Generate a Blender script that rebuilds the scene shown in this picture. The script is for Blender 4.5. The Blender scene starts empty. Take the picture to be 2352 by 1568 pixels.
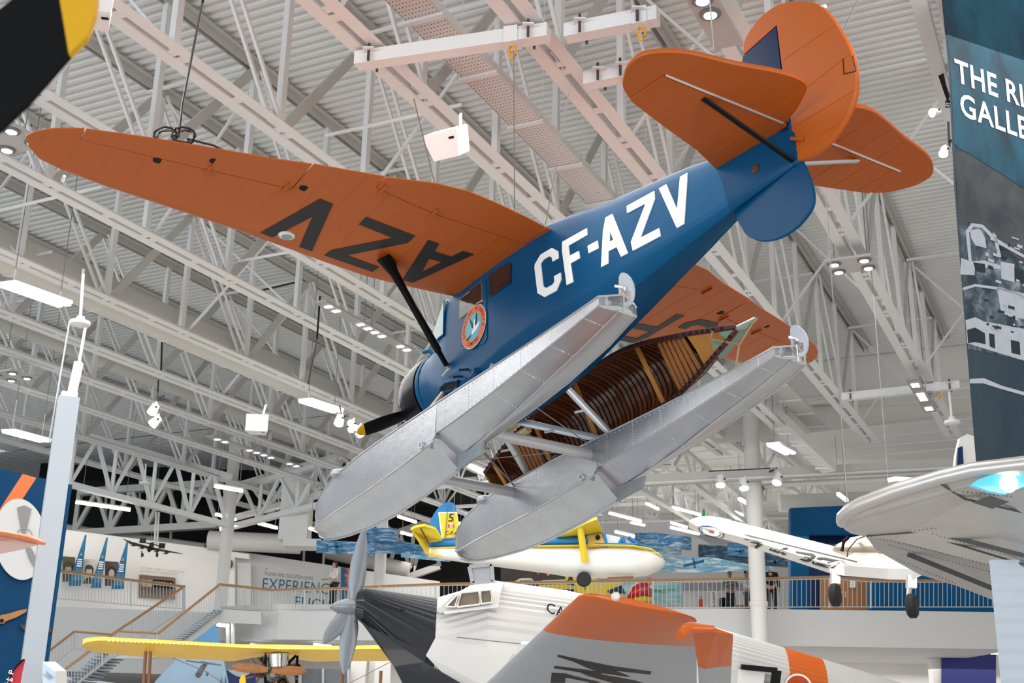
import bpy, math, random
from mathutils import Vector, Matrix
from mathutils.geometry import tessellate_polygon
from mathutils.bvhtree import BVHTree
random.seed(7)
SC = bpy.context.scene
COL = SC.collection
PI = math.pi
# ---------------------------------------------------------------- camera
FPX, IW, IH = 2760.0, 2352, 1568
PITCH, ROLL = math.radians(18.08), math.radians(1.1)
CPOS = Vector((0, 0, 1.6))
_f = Vector((0, math.cos(PITCH), math.sin(PITCH)))
_u = Vector((1, 0, 0)).cross(_f)
_r = (math.cos(ROLL) * Vector((1, 0, 0)) + math.sin(ROLL) * _u).normalized()
_u = _r.cross(_f).normalized()
cd = bpy.data.cameras.new('camera')
cam = bpy.data.objects.new('camera', cd)
COL.objects.link(cam)
cd.sensor_width = 36.0
cd.lens = FPX / IW * 36.0
cd.clip_start, cd.clip_end = 0.1, 500
cd.dof.use_dof = True
cd.dof.focus_distance = 15.5
cd.dof.aperture_fstop = 3.2
m = Matrix((_r, _u, -_f)).transposed().to_4x4()
m.translation = CPOS
cam.matrix_world = m
SC.camera = cam
# ---------------------------------------------------------------- world, lights, exposure
w = bpy.data.worlds.new('hall_surround')
SC.world = w
w.use_nodes = True
w.node_tree.nodes['Background'].inputs[0].default_value = (0.93, 0.96, 1.0, 1)
w.node_tree.nodes['Background'].inputs[1].default_value = 0.6
SC.view_settings.view_transform = 'Standard'
SC.view_settings.look = 'None'
SC.view_settings.gamma = 1
SC.view_settings.use_curve_mapping = False
SC.view_settings.exposure = -0.14


def light(name, kind, loc, target, power, color, size=1.0, size_y=None, spot=40, blend=0.5):
    d = bpy.data.lights.new(name, kind)
    o = bpy.data.objects.new(name, d)
    COL.objects.link(o)
    o.location = loc
    o.rotation_euler = (Vector(target) - Vector(loc)).to_track_quat('-Z', 'Y').to_euler()
    d.energy = power
    d.color = color
    if kind == 'AREA':
        d.shape = 'RECTANGLE'
        d.size = size
        d.size_y = size_y or size
    elif kind == 'SPOT':
        d.spot_size = math.radians(spot)
        d.spot_blend = blend
        d.shadow_soft_size = size
    return o


# daylight through the glazed entrance wall behind and to one side of the viewer
light('window_daylight', 'AREA', (-34, -12, 6.0), (2, 24, 7), 11000, (0.80, 0.90, 1.0), 52, 11.5)
light('foyer_light', 'AREA', (14, -8, 5.0), (0, 20, 8), 2800, (1.0, 0.93, 0.86), 18, 7)
# gallery spot lamps hung under the trusses, aimed at the floatplane
light('gallery_spot', 'SPOT', (-2.2, 8.0, 10.7), (1.75, 12.35, 7.1), 1500, (1.0, 0.95, 0.88), 0.06, spot=27, blend=0.6)
light('gallery_spot', 'SPOT', (7.5, 6.0, 10.6), (2.9, 10.8, 8.6), 1500, (1.0, 0.90, 0.78), 0.12, spot=22)
light('gallery_spot', 'SPOT', (-7.0, 12.0, 10.6), (-0.5, 16.0, 6.6), 900, (1.0, 0.95, 0.9), 0.12, spot=30)
# rows of tube luminaires and downlights of the far galleries
light('far_gallery_light', 'AREA', (8, 54, 9.4), (8, 54, 0), 1900, (1.0, 0.95, 0.88), 26, 14)
light('far_gallery_light', 'AREA', (-14, 49.5, 9.6), (-14, 52.5, 4), 130, (1.0, 0.94, 0.86), 10, 2)
light('under_deck_light', 'AREA', (8, 47, 4.2), (8, 47, 0), 900, (1.0, 0.97, 0.93), 30, 6)
light('hall_luminaire', 'AREA', (-3, 24, 10.4), (-3, 24, 0), 4300, (1.0, 0.98, 0.95), 24, 24)


# ---------------------------------------------------------------- measuring helpers
def ray(x, y):
    return _r * ((x - IW / 2) / FPX) + _u * (-(y - IH / 2) / FPX) + _f


def at(x, y, Y):
    d = ray(x, y)
    return CPOS + d * (Y / d.y)


def onz(x, y, z):
    d = ray(x, y)
    return CPOS + d * ((z - CPOS.z) / d.z)


def onplane(x, y, p0, n):
    d = ray(x, y)
    return CPOS + d * ((Vector(p0) - CPOS).dot(n) / d.dot(n))


YAW = math.radians(26.09)
U = Vector((math.cos(YAW), -math.sin(YAW), 0))
V = Vector((math.sin(YAW), math.cos(YAW), 0))
Z = Vector((0, 0, 1))


def uvz(u, v, z):
    return U * u + V * v + Z * z


def onu(x, y, u):
    return onplane(x, y, U * u, U)


# floatplane frame (x forward, y to port, z up)
PR = Matrix(((-0.5183, -0.85505, -0.0162), (0.84903, -0.51674, 0.11011), (-0.10252, 0.04332, 0.99379)))
PT = Vector((-0.3719, 16.047, 6.5422))
PM = Matrix.Translation(PT) @ PR.to_4x4()
PMI = PM.inverted()


def lp(x, y, n, d):
    """pixel -> point of the floatplane frame lying on its plane n.X = d"""
    n = Vector(n)
    dr = PR.transposed() @ ray(x, y)
    o = PR.transposed() @ (CPOS - PT)
    return o + dr * ((d - n.dot(o)) / n.dot(dr))


# ---------------------------------------------------------------- materials
MATS = {}


def mat(name, rgb, rough=0.5, metal=0.0, var=0.06, scale=3.0, bump=0.0, bscale=60, emit=None, estr=1.0, alpha=None, coat=0.0, trans=0.0, spec=0.35):
    if name in MATS:
        return MATS[name]
    M = bpy.data.materials.new(name)
    M.use_nodes = True
    nt = M.node_tree
    b = nt.nodes['Principled BSDF']
    b.inputs['Roughness'].default_value = rough
    b.inputs['Metallic'].default_value = metal
    b.inputs['Coat Weight'].default_value = coat
    b.inputs['Specular IOR Level'].default_value = spec
    tc = nt.nodes.new('ShaderNodeTexCoord')
    if var > 0:
        n = nt.nodes.new('ShaderNodeTexNoise')
        n.inputs['Scale'].default_value = scale
        n.inputs['Detail'].default_value = 6
        nt.links.new(tc.outputs['Object'], n.inputs['Vector'])
        r = nt.nodes.new('ShaderNodeMixRGB')
        r.inputs[1].default_value = tuple(c * (1 - var) for c in rgb) + (1,)
        r.inputs[2].default_value = tuple(min(1, c * (1 + var)) for c in rgb) + (1,)
        nt.links.new(n.outputs['Fac'], r.inputs[0])
        nt.links.new(r.outputs[0], b.inputs['Base Color'])
    else:
        b.inputs['Base Color'].default_value = (*rgb, 1)
    if bump > 0:
        n2 = nt.nodes.new('ShaderNodeTexNoise')
        n2.inputs['Scale'].default_value = bscale
        nt.links.new(tc.outputs['Object'], n2.inputs['Vector'])
        bp = nt.nodes.new('ShaderNodeBump')
        bp.inputs['Strength'].default_value = bump
        bp.inputs['Distance'].default_value = 0.01
        nt.links.new(n2.outputs['Fac'], bp.inputs['Height'])
        nt.links.new(bp.outputs[0], b.inputs['Normal'])
    if emit:
        b.inputs['Emission Color'].default_value = (*emit, 1)
        b.inputs['Emission Strength'].default_value = estr
    if trans:
        b.inputs['Transmission Weight'].default_value = trans
    if alpha is not None:
        b.inputs['Alpha'].default_value = alpha
    MATS[name] = M
    return M


def ripple(M, axis, pitch, depth=0.3):
    """fine parallel corrugation as relief, along one object axis"""
    nt = M.node_tree
    b = nt.nodes['Principled BSDF']
    tc = nt.nodes.new('ShaderNodeTexCoord')
    wv = nt.nodes.new('ShaderNodeTexWave')
    wv.bands_direction = axis
    wv.inputs['Scale'].default_value = 0.314 / pitch
    wv.inputs['Distortion'].default_value = 0
    nt.links.new(tc.outputs['Object'], wv.inputs['Vector'])
    bp = nt.nodes.new('ShaderNodeBump')
    bp.inputs['Strength'].default_value = depth
    bp.inputs['Distance'].default_value = 0.02
    nt.links.new(wv.outputs['Fac'], bp.inputs['Height'])
    nt.links.new(bp.outputs[0], b.inputs['Normal'])
    return M


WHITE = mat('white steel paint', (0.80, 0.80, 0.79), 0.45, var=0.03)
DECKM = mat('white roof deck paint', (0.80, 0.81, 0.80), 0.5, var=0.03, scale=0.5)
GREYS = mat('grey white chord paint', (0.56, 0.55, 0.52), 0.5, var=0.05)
DUCTM = mat('painted duct', (0.66, 0.65, 0.61), 0.5, var=0.05, scale=1.2)
ORANGE = mat('orange fabric paint', (0.47, 0.098, 0.007), 0.5, var=0.05, scale=2.2, bump=0.06, bscale=220)
BLUE = mat('royal blue gloss paint', (0.0003, 0.060, 0.150), 0.36, var=0.06, scale=1.5, coat=0.0, spec=0.16)
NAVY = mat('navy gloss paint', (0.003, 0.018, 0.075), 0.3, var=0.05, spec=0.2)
BLACK = mat('black gloss enamel', (0.004, 0.004, 0.005), 0.26, var=0.0, spec=0.16)
BLACKM = mat('black satin paint', (0.006, 0.006, 0.007), 0.45, var=0.1, spec=0.12)
LETB = mat('black letter paint', (0.020, 0.019, 0.019), 0.45, var=0.15, scale=6, spec=0.2)
LETW = mat('white letter paint', (0.86, 0.84, 0.80), 0.4, var=0.0)
ALU = mat('float aluminium', (0.50, 0.52, 0.55), 0.30, 0.85, var=0.14, scale=3.0, bump=0.22, bscale=9)
ALUB = mat('bright aluminium', (0.80, 0.80, 0.80), 0.2, 0.95, var=0.05, bump=0.2, bscale=20)
ALUS = mat('strut silver paint', (0.56, 0.60, 0.64), 0.35, 0.35, var=0.05)
RIVET = mat('rivet metal', (0.80, 0.81, 0.83), 0.3, 0.5, var=0.0)
BROWN = mat('canoe varnished planking', (0.085, 0.026, 0.011), 0.22, var=0.45, scale=9, coat=0.6)
RIBW = mat('canoe rib wood', (0.135, 0.042, 0.014), 0.22, var=0.35, scale=12, coat=0.6)
HONEY = mat('honey ash wood', (0.42, 0.17, 0.035), 0.35, var=0.25, scale=14)
MAHOG = mat('mahogany gunwale', (0.085, 0.022, 0.020), 0.35, var=0.3, scale=10)
GREENC = mat('canoe green canvas paint', (0.20, 0.30, 0.24), 0.4, var=0.15)
ROPE = mat('hemp rope', (0.34, 0.22, 0.11), 0.9, var=0.2, scale=40)
GLASS = mat('cabin glass', (0.035, 0.020, 0.014), 0.08, var=0.6, scale=5, coat=0.3)
GLASSL = mat('windscreen glass', (0.26, 0.33, 0.31), 0.06, var=0.2, coat=0.2)
YEL = mat('yellow blade tip', (0.70, 0.36, 0.005), 0.5, var=0.05)
YELW = mat('yellow wing fabric', (0.78, 0.47, 0.010), 0.4, var=0.08, scale=2)
YELP = mat('flying boat yellow', (0.76, 0.56, 0.03), 0.4, var=0.05)
WHITEB = mat('flying boat white', (0.84, 0.81, 0.75), 0.3, var=0.03)
BLUEB = mat('flying boat blue', (0.012, 0.17, 0.42), 0.35, var=0.06)
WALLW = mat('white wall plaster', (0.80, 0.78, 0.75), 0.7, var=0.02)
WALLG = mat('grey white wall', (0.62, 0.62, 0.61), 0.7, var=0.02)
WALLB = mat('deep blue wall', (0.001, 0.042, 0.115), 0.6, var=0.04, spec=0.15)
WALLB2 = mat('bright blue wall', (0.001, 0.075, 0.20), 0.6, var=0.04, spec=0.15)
DARK = mat('black ceiling void', (0.010, 0.010, 0.010), 0.9, var=0.2)
DARKG = mat('dark grey mural', (0.035, 0.028, 0.026), 0.8, var=0.5, scale=1.5)
OAK = mat('oak handrail', (0.42, 0.22, 0.08), 0.4, var=0.15, scale=8)
RAILM = mat('grey rail paint', (0.50, 0.53, 0.55), 0.45, var=0.03)
FLOORM = mat('polished concrete', (0.55, 0.54, 0.52), 0.35, var=0.12, scale=0.4)
EMIT = mat('lit tube', (1, 1, 1), 0.4, var=0, emit=(1.0, 0.98, 0.95), estr=9.0)
EMITW = mat('lit lamp', (1, 1, 1), 0.4, var=0, emit=(1.0, 0.93, 0.82), estr=7.0)
EMITC = mat('lit led', (1, 1, 1), 0.4, var=0, emit=(0.92, 0.96, 1.0), estr=10.0)
RUBBER = mat('tyre rubber', (0.018, 0.018, 0.019), 0.7, var=0.2)
SILV = mat('trainer bare metal', (0.60, 0.58, 0.55), 0.36, 0.5, var=0.12, scale=3)
SILVD = mat('trainer seam', (0.10, 0.10, 0.10), 0.5, 0.3, var=0.1)
CABLE = mat('black cable', (0.012, 0.012, 0.013), 0.5, var=0.0)
WIRE = mat('steel wire', (0.28, 0.28, 0.28), 0.4, 0.6, var=0.0)
SAFETY = mat('yellow shackle', (0.75, 0.36, 0.02), 0.4, var=0.0)
BOLT = mat('bolt steel', (0.12, 0.11, 0.10), 0.4, 0.7, var=0.0)
WOODP = mat('varnished propeller wood', (0.36, 0.15, 0.05), 0.3, var=0.3, scale=12)
STEELG = mat('airliner grey blade', (0.20, 0.215, 0.235), 0.35, 0.3, var=0.05)


# ---------------------------------------------------------------- mesh builder
class B:
    def __init__(s):
        s.v, s.f = [], []

    def add(s, vs, fs):
        o = len(s.v)
        s.v += [Vector(p) for p in vs]
        s.f += [tuple(i + o for i in f) for f in fs]
        return s

    def box(s, c, size, rot=None):
        c = Vector(c)
        R = rot or Matrix.Identity(3)
        vs = [c + R @ Vector((sx * size[0] / 2, sy * size[1] / 2, sz * size[2] / 2)) for sx in (-1, 1) for sy in (-1, 1) for sz in (-1, 1)]
        return s.add(vs, [(0, 1, 3, 2), (4, 6, 7, 5), (0, 4, 5, 1), (2, 3, 7, 6), (0, 2, 6, 4), (1, 5, 7, 3)])

    def bar(s, a, b, w, h, up=(0, 0, 1)):
        a, b = Vector(a), Vector(b)
        d = (b - a)
        L = d.length
        if L < 1e-6:
            return s
        d /= L
        up = Vector(up)
        sd = d.cross(up)
        if sd.length < 1e-4:
            sd = d.cross(Vector((1, 0, 0)))
        sd.normalize()
        up = sd.cross(d)
        R = Matrix((d, sd, up)).transposed()
        return s.box((a + b) / 2, (L, w, h), R)

    def tube(s, pts, r, n=8, cap=True, ey=1.0, up=None):
        pts = [Vector(p) for p in pts]
        rings = []
        for i, p in enumerate(pts):
            d = (pts[min(i + 1, len(pts) - 1)] - pts[max(i - 1, 0)]).normalized()
            u0 = Vector(up) if up else (Vector((0, 0, 1)) if abs(d.z) < 0.9 else Vector((1, 0, 0)))
            sx = d.cross(u0).normalized()
            sy = sx.cross(d)
            rr = r[i] if isinstance(r, (list, tuple)) else r
            rings.append([p + sx * (rr * math.cos(2 * PI * k / n)) + sy * (rr * ey * math.sin(2 * PI * k / n)) for k in range(n)])
        return s.loft(rings, cap)

    def loft(s, rings, cap=True, closed=True):
        n = len(rings[0])
        vs = [p for r in rings for p in r]
        fs = []
        for i in range(len(rings) - 1):
            for k in range(n if closed else n - 1):
                a, b = i * n + k, i * n + (k + 1) % n
                fs.append((a, b, b + n, a + n))
        if cap:
            fs.append(tuple(range(n - 1, -1, -1)))
            o = (len(rings) - 1) * n
            fs.append(tuple(range(o, o + n)))
        return s.add(vs, fs)

    def lathe(s, a, b, prof, n=20, cap=True):
        """prof: (t along a->b in metres, radius)"""
        a, b = Vector(a), Vector(b)
        d = (b - a).normalized()
        u0 = Vector((0, 0, 1)) if abs(d.z) < 0.9 else Vector((1, 0, 0))
        sx = d.cross(u0).normalized()
        sy = sx.cross(d)
        rings = [[a + d * t + sx * (r * math.cos(2 * PI * k / n)) + sy * (r * math.sin(2 * PI * k / n)) for k in range(n)] for t, r in prof]
        return s.loft(rings, cap)

    def prism(s, poly, off, holes=()):
        """flat polygon (3-D points) with optional holes, thickened by the vector off"""
        off = Vector(off)
        loops = [[Vector(p) for p in poly]] + [[Vector(p) for p in h] for h in holes]
        tris = tessellate_polygon(loops)
        flat = [p for l in loops for p in l]
        n = len(flat)
        fs = [tuple(t) for t in tris] + [tuple(i + n for i in reversed(t)) for t in tris]
        o = 0
        for l in loops:
            k = len(l)
            for i in range(k):
                a, b = o + i, o + (i + 1) % k
                fs.append((a, b, b + n, a + n))
            o += k
        return s.add(flat + [p + off for p in flat], fs)

    def obj(s, name, m, parent=None, smooth=False, label=None, cat=None, group=None, kind=None, local=False, fix=True):
        me = bpy.data.meshes.new(name)
        vs = s.v
        if parent is not None and not local:
            inv = WM[parent.name].inverted()
            vs = [inv @ p for p in vs]
        me.from_pydata([tuple(p) for p in vs], [], s.f)
        me.materials.append(m)
        if fix:
            import bmesh
            bm = bmesh.new()
            bm.from_mesh(me)
            bmesh.ops.recalc_face_normals(bm, faces=bm.faces)
            bm.to_mesh(me)
            bm.free()
        if smooth:
            for p in me.polygons:
                p.use_smooth = True
            try:
                me.set_sharp_from_angle(angle=math.radians(38))
            except Exception:
                pass
        me.update()
        o = bpy.data.objects.new(name, me)
        COL.objects.link(o)
        if parent is not None:
            o.parent = parent
            WM[o.name] = WM[parent.name].copy()
        else:
            WM[o.name] = Matrix.Identity(4)
        tag(o, label, cat, group, kind)
        return o


WM = {}


def tag(o, label=None, cat=None, group=None, kind=None):
    if label:
        o['label'] = label
    if cat:
        o['category'] = cat
    if group:
        o['group'] = group
    if kind:
        o['kind'] = kind
    return o


def thing(name, label, cat, loc, group=None, mw=None, kind=None):
    o = bpy.data.objects.new(name, None)
    COL.objects.link(o)
    o.empty_display_size = 0.2
    M = mw or Matrix.Translation(Vector(loc))
    o.matrix_world = M
    WM[o.name] = M.copy()
    return tag(o, label, cat, group, kind)


def struct(b, name, m, parent=None, smooth=False):
    return b.obj(name, m, parent, smooth, kind='structure')


_fonts = {}


def text_tris(s, size=1.0, spacing=1.0, align='LEFT', bold=0.0):
    c = bpy.data.curves.new('t', 'FONT')
    c.body = s
    c.size = size
    c.space_character = spacing
    c.align_x = align
    c.offset = bold
    c.resolution_u = 3
    o = bpy.data.objects.new('t', c)
    COL.objects.link(o)
    dg = bpy.context.evaluated_depsgraph_get()
    me = bpy.data.meshes.new_from_object(o.evaluated_get(dg))
    vs = [tuple(v.co) for v in me.vertices]
    fs = [tuple(p.vertices) for p in me.polygons]
    bpy.data.objects.remove(o)
    bpy.data.curves.remove(c)
    bpy.data.meshes.remove(me)
    return vs, fs


def text_on(b, s, org, ex, ey, size, off=(0, 0, 0), spacing=1.0, align='LEFT', bold=0.0):
    vs, fs = text_tris(s, 1.0, spacing, align, bold)
    org, ex, ey, off = Vector(org), Vector(ex), Vector(ey), Vector(off)
    b.add([org + off + ex * (v[0] * size) + ey * (v[1] * size) for v in vs], fs)
    return b


def ordn(i):
    return ['first', 'second', 'third', 'fourth', 'fifth', 'sixth', 'seventh', 'eighth', 'ninth', 'tenth', 'eleventh', 'twelfth', 'thirteenth', 'fourteenth', 'fifteenth'][i]


def interp(tab, x):
    if x <= tab[0][0]:
        return tab[0][1]
    for (a, b), (c, d) in zip(tab, tab[1:]):
        if x <= c:
            t = (x - a) / (c - a)
            return b + (d - b) * t
    return tab[-1][1]
# ================================================================ the hall shell
b = B().box((-15, 25, -0.1), (150, 140, 0.2))
struct(b, 'floor', FLOORM)


def deck(u0, u1, v0, v1, z, pitch, depth):
    """trapezoid-fluted steel roof deck, flutes across the trusses"""
    bb = B()
    prof = []
    v = v0
    while v < v1:
        for dv, dz in ((0, 0), (0.36, 0), (0.5, depth), (0.86, depth)):
            prof.append((v + dv * pitch, z + dz))
        v += pitch
    r0 = [uvz(u0, a, c) for a, c in prof]
    r1 = [uvz(u1, a, c) for a, c in prof]
    bb.loft([r0, r1], cap=False, closed=False)
    return bb


struct(deck(-48, 14, 3, 41.5, 14.42, 0.235, 0.075), 'ceiling', DECKM)
struct(deck(-60, -13, 41.5, 60, 14.42, 0.235, 0.075), 'ceiling', DECKM)
b = B().prism([uvz(-13, 41.6, 12.9), uvz(16, 41.6, 12.9), uvz(16, 41.6, 14.9), uvz(-13, 41.6, 14.9)], V * 0.2)
struct(b, 'trim_3', WALLW)
b = B().box(uvz(-17, 22, 14.75) , (62, 40, 0.05), Matrix.Rotation(-YAW, 3, 'Z'))
struct(b, 'trim_1', DECKM)
# far gallery roof, lower and plain
b = B()
for k in range(26):
    b.box(uvz(2.5, 42.2 + k * 1.6, 13.05), (48, 1.5, 0.08), Matrix.Rotation(-YAW, 3, 'Z'))
struct(b, 'ceiling', WALLW)
# dark void over the gallery at the far corner
b = B()
a0, a1 = at(60, 1300, 61), at(1340, 1300, 61)
b.prism([(a0.x, 61, 5.5), (a1.x, 63, 5.5), (a1.x, 63, 19), (a0.x, 61, 19)], (0, 0.3, 0))
struct(b, 'wall_back', DARK)
b = B().prism([(-60, 58.5, 13.0), (a1.x, 56, 12.3), (a1.x, 66, 12.3), (-60, 66, 13.0)], (0, 0, 0.2))
struct(b, 'ceiling', DARK)
# white far wall behind the upper floor
a0, a1 = at(1340, 1300, 74), at(2500, 1300, 74)
b = B().prism([(a0.x, 75, 5), (a1.x, 72, 5), (a1.x, 72, 16), (a0.x, 75, 16)], (0, 0.3, 0))
struct(b, 'wall_far', WALLW)
b = B().prism([at(560, 1700, 52), at(2500, 1700, 50), at(2500, 1470, 50), at(560, 1470, 52)], (0, 0.3, 0))
struct(b, 'wall_lower', WALLW)


# ---------------------------------------------------------------- upper floor slab with fascia
def level(x, y, Y):
    return at(x, y, Y)


ZM = at(1740, 1398, 41.7).z
ZB = at(1740, 1482, 41.7).z
pe = [(500, 44.5), (585, 43.6), (640, 43.2), (800, 42.8), (1100, 42.4), (1740, 41.7), (2330, 41.2)]
edge = [at(x, 1400, Y) for x, Y in pe]
poly = [(p.x, p.y, ZB) for p in edge] + [(edge[-1].x, 64, ZB), (edge[0].x, 64, ZB)]
b = B().prism(poly, (0, 0, ZM - ZB))
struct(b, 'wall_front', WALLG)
# left part of the upper floor, set back
a0, a1 = at(60, 1380, 45.5), at(520, 1400, 47)
b = B().prism([(a0.x, a0.y, ZB - 1.1), (a1.x, a1.y, ZB - 1.1), (a1.x, 63, ZB - 1.1), (a0.x, 63, ZB - 1.1)], (0, 0, ZM - ZB + 1.1))
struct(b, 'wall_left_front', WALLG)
# gallery wall behind the left part and the education wall
q = [(60, 1205, 1480, 50.5), (150, 1216, 1480, 51), (540, 1266, 1480, 53.5), (575, 1270, 1480, 53.8)]
b = B()
for (x0, t0, b0, Y0), (x1, t1, b1, Y1) in zip(q, q[1:]):
    b.prism([at(x0, t0, Y0), at(x1, t1, Y1), at(x1, b1, Y1), at(x0, b0, Y0)], (0, 0.25, 0))
struct(b, 'wall_gallery', WALLW)
q = [(575, 1270, 1420, 53.8), (800, 1304, 1420, 55.5), (1010, 1335, 1420, 57)]
b = B()
for (x0, t0, b0, Y0), (x1, t1, b1, Y1) in zip(q, q[1:]):
    b.prism([at(x0, t0, Y0), at(x1, t1, Y1), at(x1, b1, Y1), at(x0, b0, Y0)], (0, 0.25, 0))
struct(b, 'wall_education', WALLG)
b = B()
b.prism([at(527, 1268, 53.4), at(576, 1275, 53.6), at(576, 1286, 53.6), at(527, 1281, 53.4)], (0, -0.4, 0))
b.prism([at(527, 1281, 53.4), at(543, 1283, 53.45), at(543, 1400, 53.45), at(527, 1400, 53.4)], (0, -0.4, 0))
struct(b, 'trim_2', WALLW)
b = B().prism([at(545, 1292, 53.3), at(576, 1294, 53.4), at(576, 1400, 53.4), at(545, 1400, 53.3)], (0, 0.05, 0))
struct(b, 'door_1', WALLG)
# blue block with its doorway, right part of the upper floor
Yb = 48.5
b = B()
P = lambda x, y: at(x, y, Yb)
b.prism([P(1816, 1166), P(2330, 1145), P(2330, 1226), P(1858, 1226), P(1858, 1420), P(1816, 1420)], (0, 0.4, 0))
b.prism([P(2000, 1226), P(2330, 1226), P(2330, 1420), P(2000, 1420)], (0, 0.4, 0))
struct(b, 'wall_blue', WALLB2)
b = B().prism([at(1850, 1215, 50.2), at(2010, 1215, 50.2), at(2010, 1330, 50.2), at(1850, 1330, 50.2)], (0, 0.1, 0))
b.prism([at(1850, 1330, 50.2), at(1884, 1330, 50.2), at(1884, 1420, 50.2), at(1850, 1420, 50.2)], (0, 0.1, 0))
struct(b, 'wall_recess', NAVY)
dr = thing('double_door', 'brown wooden double door in the recess of the blue wall', 'door', at(1940, 1395, 50))
dr['kind'] = 'thing'
for x0, x1 in ((1884, 1937), (1939, 2000)):
    B().prism([at(x0, 1325, 50), at(x1, 1325, 50), at(x1, 1420, 50), at(x0, 1420, 50)], (0, 0.08, 0)).obj('door_leaf', mat('door veneer', (0.36, 0.16, 0.06), 0.5, var=0.2, scale=6), dr)
B().prism([at(1952, 1331, 49.9), at(1965, 1331, 49.9), at(1965, 1349, 49.9), at(1952, 1349, 49.9)], (0, 0.02, 0)).obj('notice_sheet', WALLW, dr)
for x in (1933, 1942):
    B().bar(at(x, 1358, 49.92), at(x, 1372, 49.92), 0.03, 0.03).obj('door_handle', ALUB, dr)
# round white columns
for i, (x, Y, r, top, lab) in enumerate(((1743, 40.6, 0.275, 960, 'round white column in front of the upper floor rail, beside the blue block'),
                                         (868, 47, 0.225, 1090, 'round white column rising beside the airliner propeller'),
                                         (506, 48.5, 0.245, 1080, 'round white column at the end of the portrait gallery'),
                                         (665, 49.0, 0.30, 1150, 'white boxed column shaft under the dark ceiling'))):
    p = at(x, 1398, Y)
    c = thing('column', lab, 'column', (p.x, p.y, 0 if i < 3 else 8), kind='thing')
    if i < 3:
        B().lathe((p.x, p.y, 0), (p.x, p.y, 1), [(0, r), (13, r)], 20).obj('shaft', WALLW, c, smooth=True)
        B().lathe((p.x, p.y, 0), (p.x, p.y, 1), [(ZM - 0.05, r * 1.02), (ZM, r * 1.12), (ZM + 0.12, r * 1.12), (ZM + 0.14, r * 1.02)], 20).obj('collar', WALLW, c, smooth=True)
    else:
        t, bb = at(x, 1085, Y), at(x, 1243, Y)
        B().box((p.x, Y, (t.z + bb.z) / 2), (1.15, 1.15, t.z - bb.z)).obj('shaft', WALLW, c)
        B().box((p.x + 0.4, Y, bb.z - 0.12), (1.5, 1.3, 0.3)).obj('base_casing', WALLW, c)
# near steel column with its hanger post
p0, p1 = at(113, 1240, 26), at(160, 915, 26)
c = thing('steel_column', 'tall pale grey square steel column in front of the blue wall', 'column', (p0.x, p0.y, 0), kind='thing')
b = B().box((p0.x, p0.y, p1.z / 2), (0.44, 0.44, p1.z), Matrix.Rotation(math.radians(24), 3, 'Z'))
b.obj('shaft', mat('column paint', (0.40, 0.44, 0.49), 0.45, var=0.02), c)
B().box((p0.x, p0.y, p1.z + 0.06), (0.34, 0.34, 0.12), Matrix.Rotation(math.radians(24), 3, 'Z')).obj('cap_plate', WHITE, c)
B().bar((p0.x + 0.05, p0.y, p1.z), (p0.x + 0.12, p0.y, p1.z + 0.85), 0.16, 0.16, (0, 1, 0)).obj('hanger_bracket', WHITE, c)
B().tube([(p0.x + 0.12, p0.y, p1.z + 0.8), (p0.x + 0.16, p0.y, p1.z + 1.7)], 0.035).obj('hanger_rod', WHITE, c)
B().tube([(p0.x - 0.3, p0.y, p1.z - 1), (p0.x - 0.22, p0.y, p1.z + 1.9)], 0.02).obj('conduit', RAILM, c)

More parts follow.
